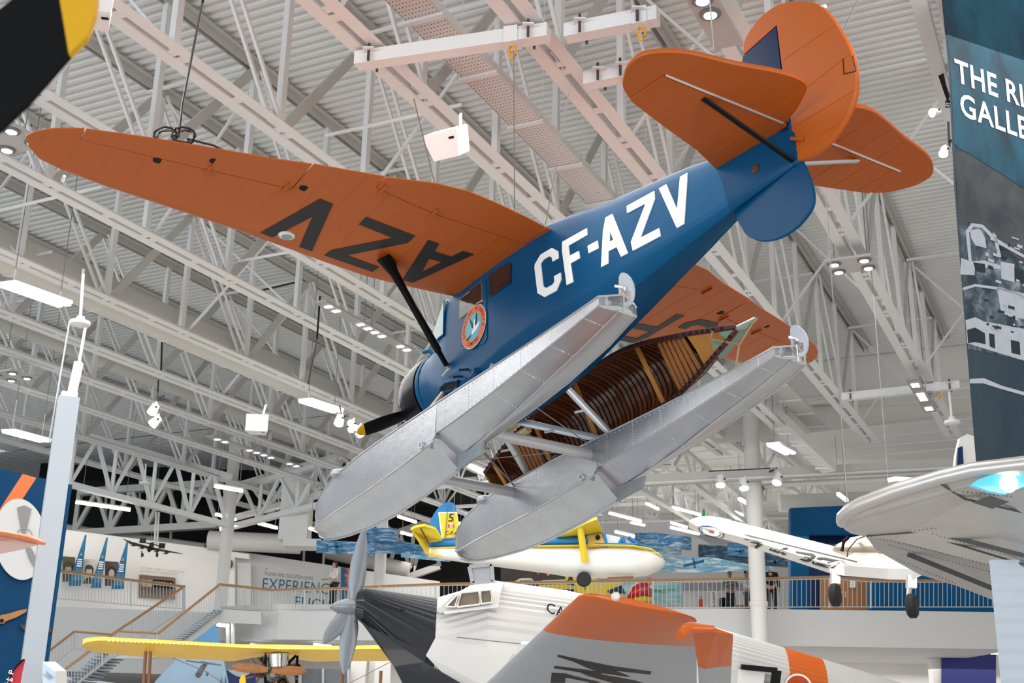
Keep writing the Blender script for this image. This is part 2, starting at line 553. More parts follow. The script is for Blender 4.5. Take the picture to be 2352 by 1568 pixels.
# ================================================================ roof trusses
ZC, ZT = 11.0, 14.2
TU = [-1.12, -3.75, -6.3, -8.65, -11.36, -14.13, -16.55, -20.05, -23.1, -25.5, -28.0, -31.0, -33.9]
NODES = [9.1 + 5.18 * k for k in range(-1, 9)]
for i, u in enumerate(TU):
    va, vb = (4.5 if i < 9 else 12), 40.3 if i < 7 else 50.0
    t = thing('roof_truss', 'white steel roof truss, the %s counted from the tall printed banner' % ordn(i), 'roof truss', uvz(u, va, ZC), 'white roof trusses')
    for s in (-1, 1):
        bb = B()
        bb.bar(uvz(u + s * 0.16, va, ZC), uvz(u + s * 0.16, vb, ZC), 0.20, 0.016)
        bb.bar(uvz(u + s * 0.06, va, ZC + 0.07), uvz(u + s * 0.06, vb, ZC + 0.07), 0.016, 0.14)
        bb.obj('bottom_chord', WHITE, t)
        bb = B()
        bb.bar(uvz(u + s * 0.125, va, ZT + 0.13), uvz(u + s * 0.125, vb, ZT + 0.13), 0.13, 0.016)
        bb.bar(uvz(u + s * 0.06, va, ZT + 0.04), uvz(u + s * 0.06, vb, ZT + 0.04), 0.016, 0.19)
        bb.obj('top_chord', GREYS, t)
    bb = B()
    k = va + 0.9
    while k < vb:
        bb.box(uvz(u, k, ZC + 0.015), (0.14, 0.16, 0.02), Matrix.Rotation(-YAW, 3, 'Z'))
        k += 1.3
    bb.obj('batten_plates', WHITE, t, kind='stuff')
    for vk in NODES:
        if vk - 2.6 < va or vk + 2.6 > vb + 0.2:
            continue
        for s in (-1, 1):
            B().bar(uvz(u + s * 0.10, vk - 0.05, ZC + 0.05), uvz(u + s * 0.10, vk - 2.55, ZT), 0.055, 0.055).obj('diagonal', WHITE, t)
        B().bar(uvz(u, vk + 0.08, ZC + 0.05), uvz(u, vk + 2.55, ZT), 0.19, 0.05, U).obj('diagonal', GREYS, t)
        for dv in ((0, 2.59) if i < 8 else (0,)):
            B().bar(uvz(u, vk + dv, ZC), uvz(u, vk + dv, ZT + 0.05), 0.11, 0.13, V).obj('vertical', WHITE, t)
        B().prism([uvz(u, vk - 0.34, ZC + 0.02), uvz(u, vk + 0.34, ZC + 0.02), uvz(u, vk + 0.22, ZC + 0.30), uvz(u, vk - 0.22, ZC + 0.30)], U * 0.02).obj('gusset_plate', WHITE, t)
        if i + 1 < len(TU) and i < 8 and (round((vk - 9.1) / 5.18) + i) % 2 == 0:
            u2 = TU[i + 1]
            B().bar(uvz(u - 0.05, vk + 2.7, ZC + 0.08), uvz(u2 + 0.05, vk + 2.7, ZT - 0.05), 0.05, 0.05).obj('cross_brace', WHITE, t)
            B().bar(uvz(u - 0.05, vk + 2.76, ZT - 0.05), uvz(u2 + 0.05, vk + 2.76, ZC + 0.08), 0.05, 0.05).obj('cross_brace', WHITE, t)
            B().bar(uvz(u, vk + 2.2, ZT - 0.12), uvz(u2, vk + 2.2, ZT - 0.12), 0.06, 0.06).obj('bridging_bar', WHITE, t)
    if i + 1 < len(TU) and i > 2:
        bb = B().tube([uvz(u, 15.6 + (i % 3) * 2.1, ZC + 0.55), uvz(TU[i + 1], 15.6 + (i % 3) * 2.1, ZC + 0.55)], 0.035)
        bb.obj('sprinkler_pipe', WHITE, t, smooth=True)

# square beams slung under pairs of trusses to carry the aircraft
for (qa, qb, lab) in (((820, 140), (1260, 75), 'white square lifting beam with a yellow shackle, above the white loudspeaker'),
                      ((1300, 77), (1512, 36), 'white square lifting beam high above the tail of the floatplane'),
                      ((1345, 186), (1470, 160), 'white square lifting beam just behind the orange tailplane'),
                      ((1935, 912), (2205, 884), 'white square lifting beam behind the starboard water rudder')):
    pa, pb = onz(*qa, 10.84), onz(*qb, 10.84)
    t = thing('lifting_beam', lab, 'beam', pa, 'lifting beams under the trusses')
    B().bar(pa, pb, 0.21, 0.21).obj('beam', WHITE, t)
    d = (pb - pa).normalized()
    for e in (pa + d * 0.25, pb - d * 0.25):
        for s in (-1, 1):
            sd = d.cross(Z) * (0.16 * s)
            B().box(e + sd + Z * 0.05, (0.16, 0.16, 0.02)).obj('clamp_plate', WHITE, t)
            B().tube([e + sd - Z * 0.12, e + sd + Z * 0.16], 0.022, 6).obj('bolt', BOLT, t)
    e = pa + d * ((pb - pa).length * 0.82)
    B().bar(e - d * 0.1, e + d * 0.1, 0.25, 0.25).obj('sleeve', WHITE, t)
    ring = [e - Z * 0.22 + d * (0.05 * math.cos(a)) + Z * (0.10 * math.sin(a)) for a in [2 * PI * k / 12 for k in range(13)]]
    B().tube(ring, 0.018, 6).obj('shackle', SAFETY, t, smooth=True)


# ---------------------------------------------------------------- ducts, tray, pipes
def dots(M, k=11.0, thr=0.55):
    nt = M.node_tree
    bs = nt.nodes['Principled BSDF']
    tc = nt.nodes.new('ShaderNodeTexCoord')
    mp = nt.nodes.new('ShaderNodeMapping')
    mp.inputs['Rotation'].default_value = (0, 0, YAW)
    nt.links.new(tc.outputs['Object'], mp.inputs['Vector'])
    sp = nt.nodes.new('ShaderNodeSeparateXYZ')
    nt.links.new(mp.outputs[0], sp.inputs[0])
    outs = []
    for ax, kk in (('X', 2 * PI * k * 1.6), ('Y', 2 * PI * k)):
        a = nt.nodes.new('ShaderNodeMath')
        a.operation = 'MULTIPLY'
        a.inputs[1].default_value = kk
        nt.links.new(sp.outputs[ax], a.inputs[0])
        c = nt.nodes.new('ShaderNodeMath')
        c.operation = 'SINE'
        nt.links.new(a.outputs[0], c.inputs[0])
        outs.append(c)
    mn = nt.nodes.new('ShaderNodeMath')
    mn.operation = 'MINIMUM'
    nt.links.new(outs[0].outputs[0], mn.inputs[0])
    nt.links.new(outs[1].outputs[0], mn.inputs[1])
    gt = nt.nodes.new('ShaderNodeMath')
    gt.operation = 'GREATER_THAN'
    gt.inputs[1].default_value = thr
    nt.links.new(mn.outputs[0], gt.inputs[0])
    mx = nt.nodes.new('ShaderNodeMixRGB')
    mx.inputs[1].default_value = (0.74, 0.71, 0.69, 1)
    mx.inputs[2].default_value = (0.16, 0.14, 0.13, 1)
    nt.links.new(gt.outputs[0], mx.inputs[0])
    nt.links.new(mx.outputs[0], bs.inputs['Base Color'])
    return M


TRAYM = dots(mat('perforated tray', (0.74, 0.71, 0.69), 0.5, var=0.0))
u = -7.95
zt = 11.55
t = thing('cable_tray', 'long perforated white cable tray running beside the loudspeaker truss', 'cable tray', uvz(u, 8, zt))
B().bar(uvz(u, 8, zt), uvz(u, 40, zt), 0.58, 0.02).obj('perforated_floor', TRAYM, t)
for s in (-1, 1):
    B().bar(uvz(u + s * 0.295, 8, zt + 0.06), uvz(u + s * 0.295, 40, zt + 0.06), 0.02, 0.14).obj('side_rail', WHITE, t)
k = 9.6
while k < 40:
    B().bar(uvz(u - 0.34, k, zt - 0.04), uvz(u + 0.34, k, zt - 0.04), 0.09, 0.05).obj('support_bracket', WHITE, t)
    for s in (-1, 1):
        B().tube([uvz(u + s * 0.33, k, zt - 0.03), uvz(u + s * 0.33, k, 14.4)], 0.008, 5).obj('hanger_rod', WHITE, t)
    k += 1.75
t = thing('air_duct', 'fat round grey white air duct running along the trusses', 'air duct', uvz(-20.95, 14, 11.52))
k = 10.0
while k < 40:
    B().lathe(uvz(-20.95, k, 11.5), uvz(-20.95, k + 1, 11.5), [(0, 0.47), (2.48, 0.47)], 28).obj('duct_section', DUCTM, t, smooth=True)
    B().lathe(uvz(-20.95, k + 2.46, 11.5), uvz(-20.95, k + 3, 11.5), [(0, 0.475), (0.0, 0.487), (0.05, 0.487), (0.05, 0.475)], 28).obj('joint_ring', DUCTM, t, smooth=True)
    k += 2.5
t = thing('air_duct', 'narrow round air duct beyond the second roof bay, near the dark gallery', 'air duct', uvz(-27, 20, 12.3))
B().lathe(uvz(-26.8, 20, 12.3), uvz(-26.8, 21, 12.3), [(0, 0.26), (21, 0.26)], 18).obj('duct_section', DUCTM, t, smooth=True)
# big cross duct and transfer beams at the far end of the trusses
pa, pb = at(1640, 985, 40), at(2300, 930, 39)
t = thing('air_duct', 'large round cross duct behind the ends of the trusses', 'air duct', pa)
B().tube([at(1560, 995, 42), at(1930, 950, 42), at(2330, 905, 42)], 0.55, 24).obj('duct_section', DUCTM, t, smooth=True)
t = thing('air_duct', 'grey round duct lying on top of the blue block', 'air duct', at(1900, 1150, 50))
B().tube([at(1790, 1156, 50), at(2330, 1135, 50)], 0.36, 20).obj('duct_section', DUCTM, t, smooth=True)
t = thing('air_duct', 'rectangular white duct sloping down behind the starboard float', 'air duct', at(1800, 960, 37))
B().bar(at(1738, 915, 36), at(1905, 1075, 39), 0.5, 0.3).obj('duct_section', WALLW, t)
for k in range(6):
    p = at(1738, 915, 36).lerp(at(1905, 1075, 39), 0.08 + k * 0.17)
    B().bar(p - Vector((0.32, 0, 0.17)), p + Vector((0.32, 0, -0.17)), 0.08, 0.05).obj('support_bracket', WHITE, t)
t = thing('transfer_beam', 'white steel transfer beam spanning in front of the far gallery lights', 'beam', at(1400, 1105, 40))
B().bar(at(1395, 1108, 40), at(2200, 1066, 39.6), 0.3, 0.36).obj('beam', GREYS, t)
B().bar(at(1395, 1116, 40), at(2200, 1075, 39.6), 0.42, 0.04).obj('bottom_flange', WHITE, t)
B().bar(at(1300, 1117, 40.1), at(1500, 1100, 40), 0.34, 0.14).obj('seat_plate', WHITE, t)
t = thing('pipe_run', 'pale pipe run below the transfer beam with two elbows', 'pipe', at(1755, 1130, 41))
B().tube([at(1752, 1150, 41), at(1752, 1118, 41), at(1800, 1112, 41), at(2190, 1093, 41)], 0.10, 10).obj('pipe', WALLW, t, smooth=True)
B().tube([at(1764, 1150, 41), at(1764, 1122, 41)], 0.09, 10).obj('pipe', WALLW, t, smooth=True)

# secondary white trusses in front of the dark void and in the far gallery
def light_truss(x0, y0, Y0, x1, y1, Y1, h, n, lab, m=WHITE, w_=0.14):
    A0, A1 = at(x0, y0, Y0), at(x1, y1, Y1)
    t = thing('gallery_truss', lab, 'roof truss', A0, 'lighter trusses of the far galleries')
    B().bar(A0, A1, w_ * 1.5, w_).obj('bottom_chord', m, t)
    B().bar(A0 + Z * h, A1 + Z * h, w_ * 1.5, w_).obj('top_chord', m, t)
    for k in range(n):
        p, q_ = A0.lerp(A1, k / n), A0.lerp(A1, (k + 1) / n)
        mid = (p + q_) / 2 + Z * h
        B().bar(p, mid, w_ * 0.6, w_ * 0.6).obj('diagonal', m, t)
        B().bar(q_, mid, w_ * 0.6, w_ * 0.6).obj('diagonal', m, t)
        B().bar(p, p + Z * h, w_ * 0.6, w_ * 0.6).obj('vertical', m, t)
    return t


light_truss(160, 1112, 43, 520, 1205, 47, 1.9, 4, 'white truss crossing just behind the pale square column', w_=0.2)
light_truss(170, 1225, 55, 500, 1205, 54, 1.9, 4, 'beige lit truss just above the portrait gallery wall', GREYS, 0.3)
light_truss(510, 1215, 50, 770, 1150, 47, 1.6, 3, 'white truss joining the gallery column to the roof', w_=0.2)
light_truss(515, 1195, 52, 960, 1075, 45, 1.4, 4, 'long rising white truss behind the port float bow', w_=0.2)
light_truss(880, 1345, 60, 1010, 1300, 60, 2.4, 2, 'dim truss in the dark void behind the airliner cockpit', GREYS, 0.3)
for k, (x0, y0, x1, y1, Y) in enumerate(((1000, 1120, 1420, 1075, 46), (1020, 1165, 1760, 1120, 52), (1300, 1165, 1800, 1140, 56), (1180, 1205, 1815, 1190, 64),
                                         (1290, 1245, 1815, 1215, 70))):
    light_truss(x0, y0, Y, x1, y1, Y, 1.2, 8, 'thin white far gallery truss, the %s one going back behind the transfer beam' % ordn(k), w_=0.12)
for k, (x0, y0, Y0, x1, y1, Y1) in enumerate(((1545, 1075, 42, 1830, 1290, 66), (1640, 990, 41, 1990, 1250, 64), (1430, 1100, 42, 1650, 1230, 62))):
    light_truss(x0, y0, Y0, x1, y1, Y1, 1.0, 8, 'receding white joist of the far gallery roof, the %s one' % ordn(k), w_=0.16)
for k, (x, y0, y1) in enumerate(((245, 1090, 1215), (322, 1100, 1235), (395, 1110, 1240), (700, 1215, 1300), (745, 1235, 1310))):
    t = B().tube([at(x, y0, 56), at(x - 3, y1, 56)], 0.06, 6).obj('drop_rod', GREYS, None, smooth=True)
    tag(t, 'thin pale drop rod in the dark void, the %s one along' % ordn(k), 'rod', 'drop rods in the dark void')
for k, (x0, y0, x1, y1, Y, r) in enumerate(((130, 1215, 470, 1262, 56, 0.3), (480, 1240, 690, 1250, 53, 0.42), (750, 1265, 940, 1310, 58, 0.36))):
    t = thing('air_duct', ['grey round duct along the top of the portrait gallery wall', 'grey white duct beside the boxed column shaft', 'dim round duct behind the blue wave banners'][k], 'air duct', at(x0, y0, Y))
    B().tube([at(x0, y0, Y), at((x0 + x1) / 2, (y0 + y1) / 2, Y), at(x1, y1, Y)], r, 14).obj('duct_section', GREYS, t, smooth=True)
# ================================================================ the floatplane (built in its own frame)
FP = thing('floatplane', 'blue and orange high wing floatplane with silver floats hung from the roof', 'aircraft', PT, mw=PM)


def part(b, name, m, parent=None, smooth=False, **k):
    return b.obj(name, m, parent or FP, smooth, local=True, **k)


# ---- fuselage: stations x, top, bottom, half width, lower crease z, roundness (1 = circle)
ST = [(1.06, 0.45, -0.68, 0.565, -0.11, 1), (0.98, 0.46, -0.69, 0.575, -0.11, 1), (0.6, 0.50, -0.76, 0.585, -0.30, 0.85), (0.45, 0.56, -0.82, 0.59, -0.42, 0.4), (0.12, 0.88, -0.93, 0.60, -0.56, 0.0), (-0.1, 0.95, -0.97, 0.60, -0.60, 0),
      (-0.65, 1.0, -0.98, 0.60, -0.62, 0), (-1.39, 1.02, -0.95, 0.58, -0.49, 0), (-2.13, 1.0, -0.85, 0.53, -0.40, 0),
      (-2.71, 0.97, -0.72, 0.47, -0.36, 0), (-3.46, 0.88, -0.58, 0.38, -0.33, 0), (-4.02, 0.78, -0.47, 0.30, -0.28, 0),
      (-4.61, 0.67, -0.36, 0.22, -0.235, 0), (-5.19, 0.52, -0.25, 0.13, -0.165, 0), (-5.7, 0.44, -0.19, 0.08, -0.135, 0), (-6.18, 0.36, -0.14, 0.035, -0.11, 0)]


def fus_ring(s):
    x, zt, zb, wd, zl, rd = s
    h = zt - zl
    bx = max(0.0, min(1.0, (x + 3.4) / 1.2)) * (1 - rd)
    mixp = lambda p, q: (p[0] + (q[0] - p[0]) * bx, p[1] + (q[1] - p[1]) * bx)
    half = [(0, zt), (0.35, zt - 0.02 * h), (0.62, zt - 0.09 * h), (0.82, zt - 0.2 * h), (0.93, zt - 0.34 * h), (0.985, zt - 0.52 * h),
            (1.0, zl + 0.28 * h), (1.0, zl + 0.06), (0.985, zl), (0.93, zl - 0.12 * (zl - zb)), (0.84, zl - 0.5 * (zl - zb)), (0.62, zb + 0.12 * (zl - zb)), (0.3, zb + 0.01), (0, zb)]
    bxp = [(0, zt), (0.5, zt - 0.005 * h), (0.82, zt - 0.02 * h), (0.95, zt - 0.06 * h), (0.99, zt - 0.13 * h), (1.0, zt - 0.3 * h)]
    half = [mixp(p, q) for p, q in zip(half[:6], bxp)] + half[6:]
    cz, rz = (zt + zb) / 2, (zt - zb) / 2
    n = len(half)
    out = []
    for i, (k, z) in enumerate(half):
        a = PI * i / (n - 1)
        cy, cz2 = math.sin(a) * wd, cz + math.cos(a) * rz
        out.append((k * wd * (1 - rd) + cy * rd, z * (1 - rd) + cz2 * rd))
    pts = [Vector((x, y, z)) for y, z in out] + [Vector((x, -y, z)) for y, z in reversed(out[1:-1])]
    return pts


def refine(st, n=3):
    out = []
    for a, b_ in zip(st, st[1:]):
        for k in range(n):
            t = k / n
            out.append(tuple(p + (q - p) * t for p, q in zip(a, b_)))
    out.append(st[-1])
    return out


fb = B().loft([fus_ring(s) for s in refine(ST)])
fus = part(fb, 'fuselage', BLUE, smooth=True)
BV = BVHTree.FromPolygons([tuple(v) for v in fb.v], [f for f in fb.f])


def on_side(x, y):
    """pixel -> nearest point of the fuselage skin along the line of sight, in the plane frame"""
    o = PR.transposed() @ (CPOS - PT)
    d = (PR.transposed() @ ray(x, y)).normalized()
    h = BV.ray_cast(o, d)
    if h[0] is None:
        return lp(x, y, (0, 1, 0), 0.45)
    return h[0]


def densify(poly, step):
    out = []
    for i, p in enumerate(poly):
        q = poly[(i + 1) % len(poly)]
        d = math.hypot(q[0] - p[0], q[1] - p[1])
        n = max(1, int(d / step))
        out += [(p[0] + (q[0] - p[0]) * k / n, p[1] + (q[1] - p[1]) * k / n) for k in range(n)]
    return out


def side_decal(b, poly, off, holes=(), thick=0.006, step=10):
    """outline measured on the photograph, laid on the port fuselage skin (projected along y onto it)"""
    P = [on_side(*p) for p in densify(poly, step)]
    H = [[on_side(*p) for p in densify(h, step)] for h in holes]
    loops = [P] + H
    flat2 = [[Vector((p.x, p.z, 0)) for p in l] for l in loops]
    tris = tessellate_polygon(flat2)
    flat = [p for l in loops for p in l]
    top = [p + Vector((0, off, 0.15 * off)) for p in flat]
    b.add(top, [tuple(t) for t in tris])
    n = len(flat)
    low = [p + Vector((0, off - thick - 0.01, 0)) for p in flat]
    o = len(b.v) - n
    b.v += low
    s = 0
    for l in loops:
        k = len(l)
        for i in range(k):
            a, c = s + i, s + (i + 1) % k
            b.f.append((o + a, o + c, o + n + c, o + n + a))
        s += k
    return b


def zs(pts, ox, oy, sc):
    return [(ox + x / sc, oy + y / sc) for x, y in pts]


L1 = dict(ox=1200, oy=380, sc=4.9)
letters = {
    'C': ([(340, 930), (408, 968), (412, 1045), (345, 1083), (340, 1042), (310, 1022), (245, 1060), (212, 1105), (240, 1360), (275, 1382), (345, 1345), (368, 1310), (362, 1250), (437, 1208), (442, 1285), (388, 1412), (255, 1483), (177, 1440), (143, 1150), (147, 1115), (212, 1005)], ()),
    'F': ([(455, 862), (732, 708), (735, 785), (525, 905), (538, 1018), (640, 965), (652, 1045), (548, 1105), (578, 1312), (505, 1348), (453, 960)], ()),
    '-': ([(740, 908), (852, 848), (862, 935), (752, 990)], ()),
    'A': ([(942, 590), (1018, 548), (1193, 990), (1117, 1030), (1068, 920), (972, 968), (970, 1105), (892, 1146), (915, 740)], ([(992, 735), (1030, 838), (985, 865)],)),
    'Z': ([(1180, 460), (1490, 290), (1496, 378), (1333, 818), (1545, 708), (1560, 798), (1250, 962), (1228, 865), (1395, 430), (1185, 540)], ()),
    'V': ([(1543, 262), (1625, 215), (1748, 500), (1782, 130), (1865, 85), (1825, 660), (1745, 706)], ())}
for ch, (pl, hl) in letters.items():
    b = B()
    side_decal(b, zs(pl, **L1), 0.012, [zs(h, **L1) for h in hl])
    part(b, 'registration_letter', LETW, fus, fix=False)
# door, windows, roundel
L2 = dict(ox=900, oy=560, sc=5.8725)
b = B()
side_decal(b, zs([(918, 742), (1262, 455), (1275, 520), (1292, 1270), (1250, 1350), (1180, 1372), (925, 1375)], **L2), 0.010, thick=0.012)
door = part(b, 'cabin_door', BLUE, fus, fix=False)
b = B()
side_decal(b, zs([(930, 752), (1200, 525), (1220, 545), (1222, 785), (942, 1000), (928, 980)], **L2), 0.018)
part(b, 'window_pane', GLASS, door, fix=False, label='dark window pane of the cabin door')
b = B()
fr = [(922, 745), (1208, 508), (1232, 540), (1234, 792), (940, 1016), (918, 990)]
side_decal(b, zs(fr, **L2), 0.016, [zs([(930, 752), (1200, 525), (1220, 545), (1222, 785), (942, 1000), (928, 980)], **L2)])
part(b, 'window_frame', mat('window beading', (0.10, 0.12, 0.13), 0.4, var=0), door, fix=False)
b = B()
side_decal(b, zs([(1328, 430), (1350, 405), (1592, 262), (1608, 282), (1608, 505), (1588, 535), (1345, 700), (1326, 690)], **L2), 0.012)
part(b, 'window_pane', GLASS, fus, fix=False)
b = B()
side_decal(b, zs([(1318, 425), (1345, 395), (1595, 248), (1618, 275), (1618, 512), (1592, 548), (1340, 715), (1316, 700)], **L2), 0.009,
           [zs([(1328, 430), (1350, 405), (1592, 262), (1608, 282), (1608, 505), (1588, 535), (1345, 700), (1326, 690)], **L2)])
part(b, 'window_frame', NAVY, fus, fix=False)
b = B()
h0, h1 = on_side(1100, 698), on_side(1113, 692)
b.tube([h0 + Vector((0, 0.03, 0)), h1 + Vector((0, 0.04, 0))], 0.012)
b.tube([h1 + Vector((0, 0.0, 0)), h1 + Vector((0, 0.045, 0))], 0.018)
part(b, 'door_handle', ALUB, door, label='small chrome door handle')
# roundel: a disc on the door, outer ring, inner disc, bird, lettering
rc = on_side(1091.5, 750.5)
e1 = on_side(1114.0, 737) - on_side(1069.0, 764)
rr = 0.300
nrm = Vector((0, 1, 0.02)).normalized()
ex = Vector((-1, -0.04, 0)).normalized()
ey = nrm.cross(ex).normalized()
if ey.z < 0:
    ey = -ey
RD = lambda a, r, off: rc + nrm * off + ex * (r * math.cos(a)) + ey * (r * 1.04 * math.sin(a))


def disc(b, r0, r1, off, n=48):
    lo = [RD(2 * PI * k / n, r1, off) for k in range(n)]
    if r0 > 0:
        b.prism(lo, nrm * 0.003, [[RD(2 * PI * k / n, r0, off) for k in range(n)]])
    else:
        b.prism(lo, nrm * 0.003)
    return b


emb = part(disc(B(), 0, rr, 0.020), 'roundel', mat('roundel white', (0.8, 0.74, 0.66), 0.5, var=0), door)
part(disc(B(), rr * 0.64, rr * 0.965, 0.025), 'orange_ring', mat('roundel orange', (0.72, 0.13, 0.02), 0.5, var=0), door)
part(disc(B(), 0, rr * 0.62, 0.025), 'blue_disc', mat('roundel sky blue', (0.10, 0.42, 0.50), 0.5, var=0), door)
bird = lambda pts, off: [rc + nrm * off + ex * (x * rr) + ey * (y * rr) for x, y in pts]
b = B()
b.prism(bird([(-0.34, -0.42), (-0.1, -0.28), (0.02, -0.1), (0.02, 0.08), (0.06, 0.3), (0.16, 0.34), (0.2, 0.0), (0.36, 0.0), (0.5, 0.08), (0.52, -0.04), (0.36, -0.22), (0.1, -0.36)], 0.030), nrm * 0.003)
b.prism(bird([(-0.16, 0.1), (-0.02, 0.0), (-0.05, -0.2), (-0.15, -0.05)], 0.030), nrm * 0.003)
part(b, 'goose_body', mat('goose white', (0.75, 0.78, 0.80), 0.5, var=0), door)
b = B()
b.prism(bird([(-0.34, 0.52), (-0.1, 0.22), (0.0, -0.05), (-0.08, -0.1), (-0.2, 0.2)], 0.034), nrm * 0.003)
b.prism(bird([(0.26, 0.62), (0.3, 0.3), (0.24, -0.06), (0.16, 0.0), (0.18, 0.3)], 0.034), nrm * 0.003)
b.prism(bird([(-0.52, -0.46), (-0.32, -0.42), (-0.1, -0.3), (-0.14, -0.38), (-0.36, -0.52), (-0.5, -0.54)], 0.034), nrm * 0.003)
part(b, 'goose_markings', LETB, door)
b = B()
for word, a0, a1, flip in (('CANADIAN', 198, 108, 0), ('AIRWAYS', 76, -14, 0), ('LIMITED', 242, 298, 1)):
    for k, ch in enumerate(word):
        a = math.radians(a0 + (a1 - a0) * k / (len(word) - 1))
        tx = (ex * -math.sin(a) + ey * math.cos(a)) * (1 if flip else -1)
        ra = (ex * math.cos(a) + ey * math.sin(a)) * (-1 if flip else 1)
        pos = RD(a, rr * (0.86 if flip else 0.73), 0.0295)
        text_on(b, ch, pos, tx, ra, 0.074, align='CENTER', bold=0.012)
part(b, 'roundel_lettering', LETB, door, fix=False)
# windscreen
b = B()
W = lambda *p: Vector(p)
wt, wb = W(0.12, 0.44, 0.86), W(0.62, 0.42, 0.46)
b.prism([W(0.07, 0.606, 0.80), W(0.13, 0.606, 0.80), W(0.46, 0.59, 0.44), W(0.40, 0.60, 0.30), W(0.12, 0.606, 0.30)], W(0.0, 0.012, 0.0))
b.prism([W(0.15, 0.55, 0.87), W(0.15, 0.02, 0.90), W(0.56, 0.02, 0.56), W(0.50, 0.48, 0.54)], W(0.02, 0, 0.02))
b.prism([W(0.15, -0.55, 0.87), W(0.15, -0.02, 0.90), W(0.56, -0.02, 0.56), W(0.50, -0.48, 0.54)], W(0.02, 0, 0.02))
part(b, 'windscreen', GLASSL, fus, label='pale greenish windscreen panes')
b = B()
for p, q in ((W(0.13, 0.59, 0.85), W(0.50, 0.51, 0.52)), (W(0.14, 0, 0.92), W(0.58, 0, 0.57)), (W(0.10, 0.61, 0.82), W(0.10, 0.61, 0.30)), (W(0.10, 0.61, 0.30), W(0.44, 0.59, 0.32)), (W(0.44, 0.59, 0.34), W(0.50, 0.50, 0.52)), (W(0.50, 0.50, 0.54), W(0.58, 0, 0.57))):
    b.tube([p, q], 0.018, 6)
part(b, 'windscreen_frame', BLUE, fus, smooth=True)

# ---- engine cowling and propeller
b = B().lathe((1.0, 0, -0.11), (2, 0, -0.11), [(0.02, 0.52), (0.02, 0.60), (0.12, 0.605), (0.35, 0.60), (0.52, 0.575), (0.60, 0.535), (0.635, 0.48), (0.625, 0.43), (0.56, 0.42), (0.2, 0.45)], 40, cap=False)
part(b, 'engine_cowling', BLACK, smooth=True, label='glossy black engine cowling')
b = B().lathe((0.9, 0, -0.11), (2, 0, -0.11), [(0.0, 0.585), (0.05, 0.60), (0.10, 0.585)], 40, cap=False)
part(b, 'cowl_band', BLUE, smooth=True)
b = B()
b.lathe((1.1, 0, -0.11), (2, 0, -0.11), [(0, 0.42), (0.1, 0.42), (0.1, 0.2), (0.3, 0.18), (0.5, 0.1)], 20)
for k in range(9):
    a = 2 * PI * k / 9
    c = W(1.35, 0.3 * math.cos(a), -0.11 + 0.3 * math.sin(a))
    b.tube([c * 1.0 - W(0, 0.1 * math.cos(a), 0.1 * math.sin(a)), c + W(0, 0.12 * math.cos(a), 0.12 * math.sin(a))], 0.075, 8)
part(b, 'radial_engine', BLACKM)
hub = W(1.80, 0, -0.11)
prop = part(B().lathe(hub - W(0.14, 0, 0), hub + W(1, 0, 0), [(0, 0.06), (0.12, 0.10), (0.24, 0.09), (0.32, 0.05), (0.35, 0.01)], 18), 'propeller', BLACKM, smooth=True)
for sgn in (1, -1):
    tipd = (lp(822, 992, (1, 0, 0), 1.80) - hub).normalized() * sgn
    prof = [(0.08, 0.045, 0.04), (0.25, 0.075, 0.035), (0.5, 0.105, 0.026), (0.8, 0.11, 0.018), (1.05, 0.095, 0.012), (1.1, 0.088, 0.011), (1.19, 0.06, 0.008), (1.235, 0.02, 0.004)]
    sd = tipd.cross(W(1, 0, 0)).normalized()

    def blade(pr):
        rings = []
        for r, c, th in pr:
            tw = math.radians(62 - 40 * min(1, r / 1.2))
            cx = sd * math.cos(tw) + W(1, 0, 0) * math.sin(tw)
            cn = tipd.cross(cx)
            rings.append([hub + tipd * r + cx * (c * math.cos(a)) + cn * (th * math.sin(a)) for a in [2 * PI * k / 12 for k in range(12)]])
        return B().loft(rings)
    bl = part(blade(prof[:6]), 'blade', BLACKM, prop, smooth=True)
    part(blade(prof[5:]), 'blade_tip', YEL, prop, smooth=True, label='yellow painted blade tip')
b = B()
t0 = lp(962, 831, (0, 1, 0), 0.52)
b.tube([W(0.95, 0.30, 0.36), W(1.0, 0.35, 0.46), W(1.18, 0.36, 0.50)], 0.035, 8)
part(b, 'exhaust_stub', BLUE, fus, smooth=True)
# opening with gear fitting behind the cowling
b = B()
oc = on_side(1032, 888)
ring = [on_side(x, y) for x, y in ((1013, 902), (1016, 888), (1026, 878), (1042, 874), (1056, 873), (1052, 890), (1040, 905), (1022, 912))]
b.prism([p + W(0, 0.006, -0.003) for p in ring], W(0, 0.01, -0.005))
part(b, 'gear_opening', DARK, fus, label='dark opening around the float gear fitting')
b = B().tube([p + W(0, 0.02, -0.01) for p in ring + ring[:2]], 0.02, 8)
part(b, 'opening_rim', BLUE, fus, smooth=True)

# ---- wings
LE = [(0.4, -0.15), (0.5, -0.08), (0.75, 0.0), (1.03, 0.12), (1.67, 0.31), (2.29, 0.37), (2.96, 0.36), (3.5, 0.37), (4.26, 0.40), (5.0, 0.44), (5.53, 0.46), (5.8, 0.45), (6.14, 0.36), (6.3, 0.18), (6.38, -0.02)]
TE = [(0.4, -2.42), (0.5, -2.43), (1.1, -2.50), (1.68, -2.50), (2.1, -2.38), (2.7, -2.07), (3.4, -1.79), (3.79, -1.60), (4.44, -1.33), (4.91, -1.13), (5.37, -0.92), (5.85, -0.68), (6.16, -0.43), (6.32, -0.22), (6.38, -0.07)]
TH = [(0.4, 0.16), (1.2, 0.24), (2.3, 0.32), (3.5, 0.27), (5.0, 0.18), (5.9, 0.12), (6.3, 0.06), (6.38, 0.02)]
FLH = [(0.56, -1.94), (1.9, -1.78), (2.63, -1.84)]
AIH = [(3.42, -1.12), (4.4, -0.83), (5.85, -0.42)]


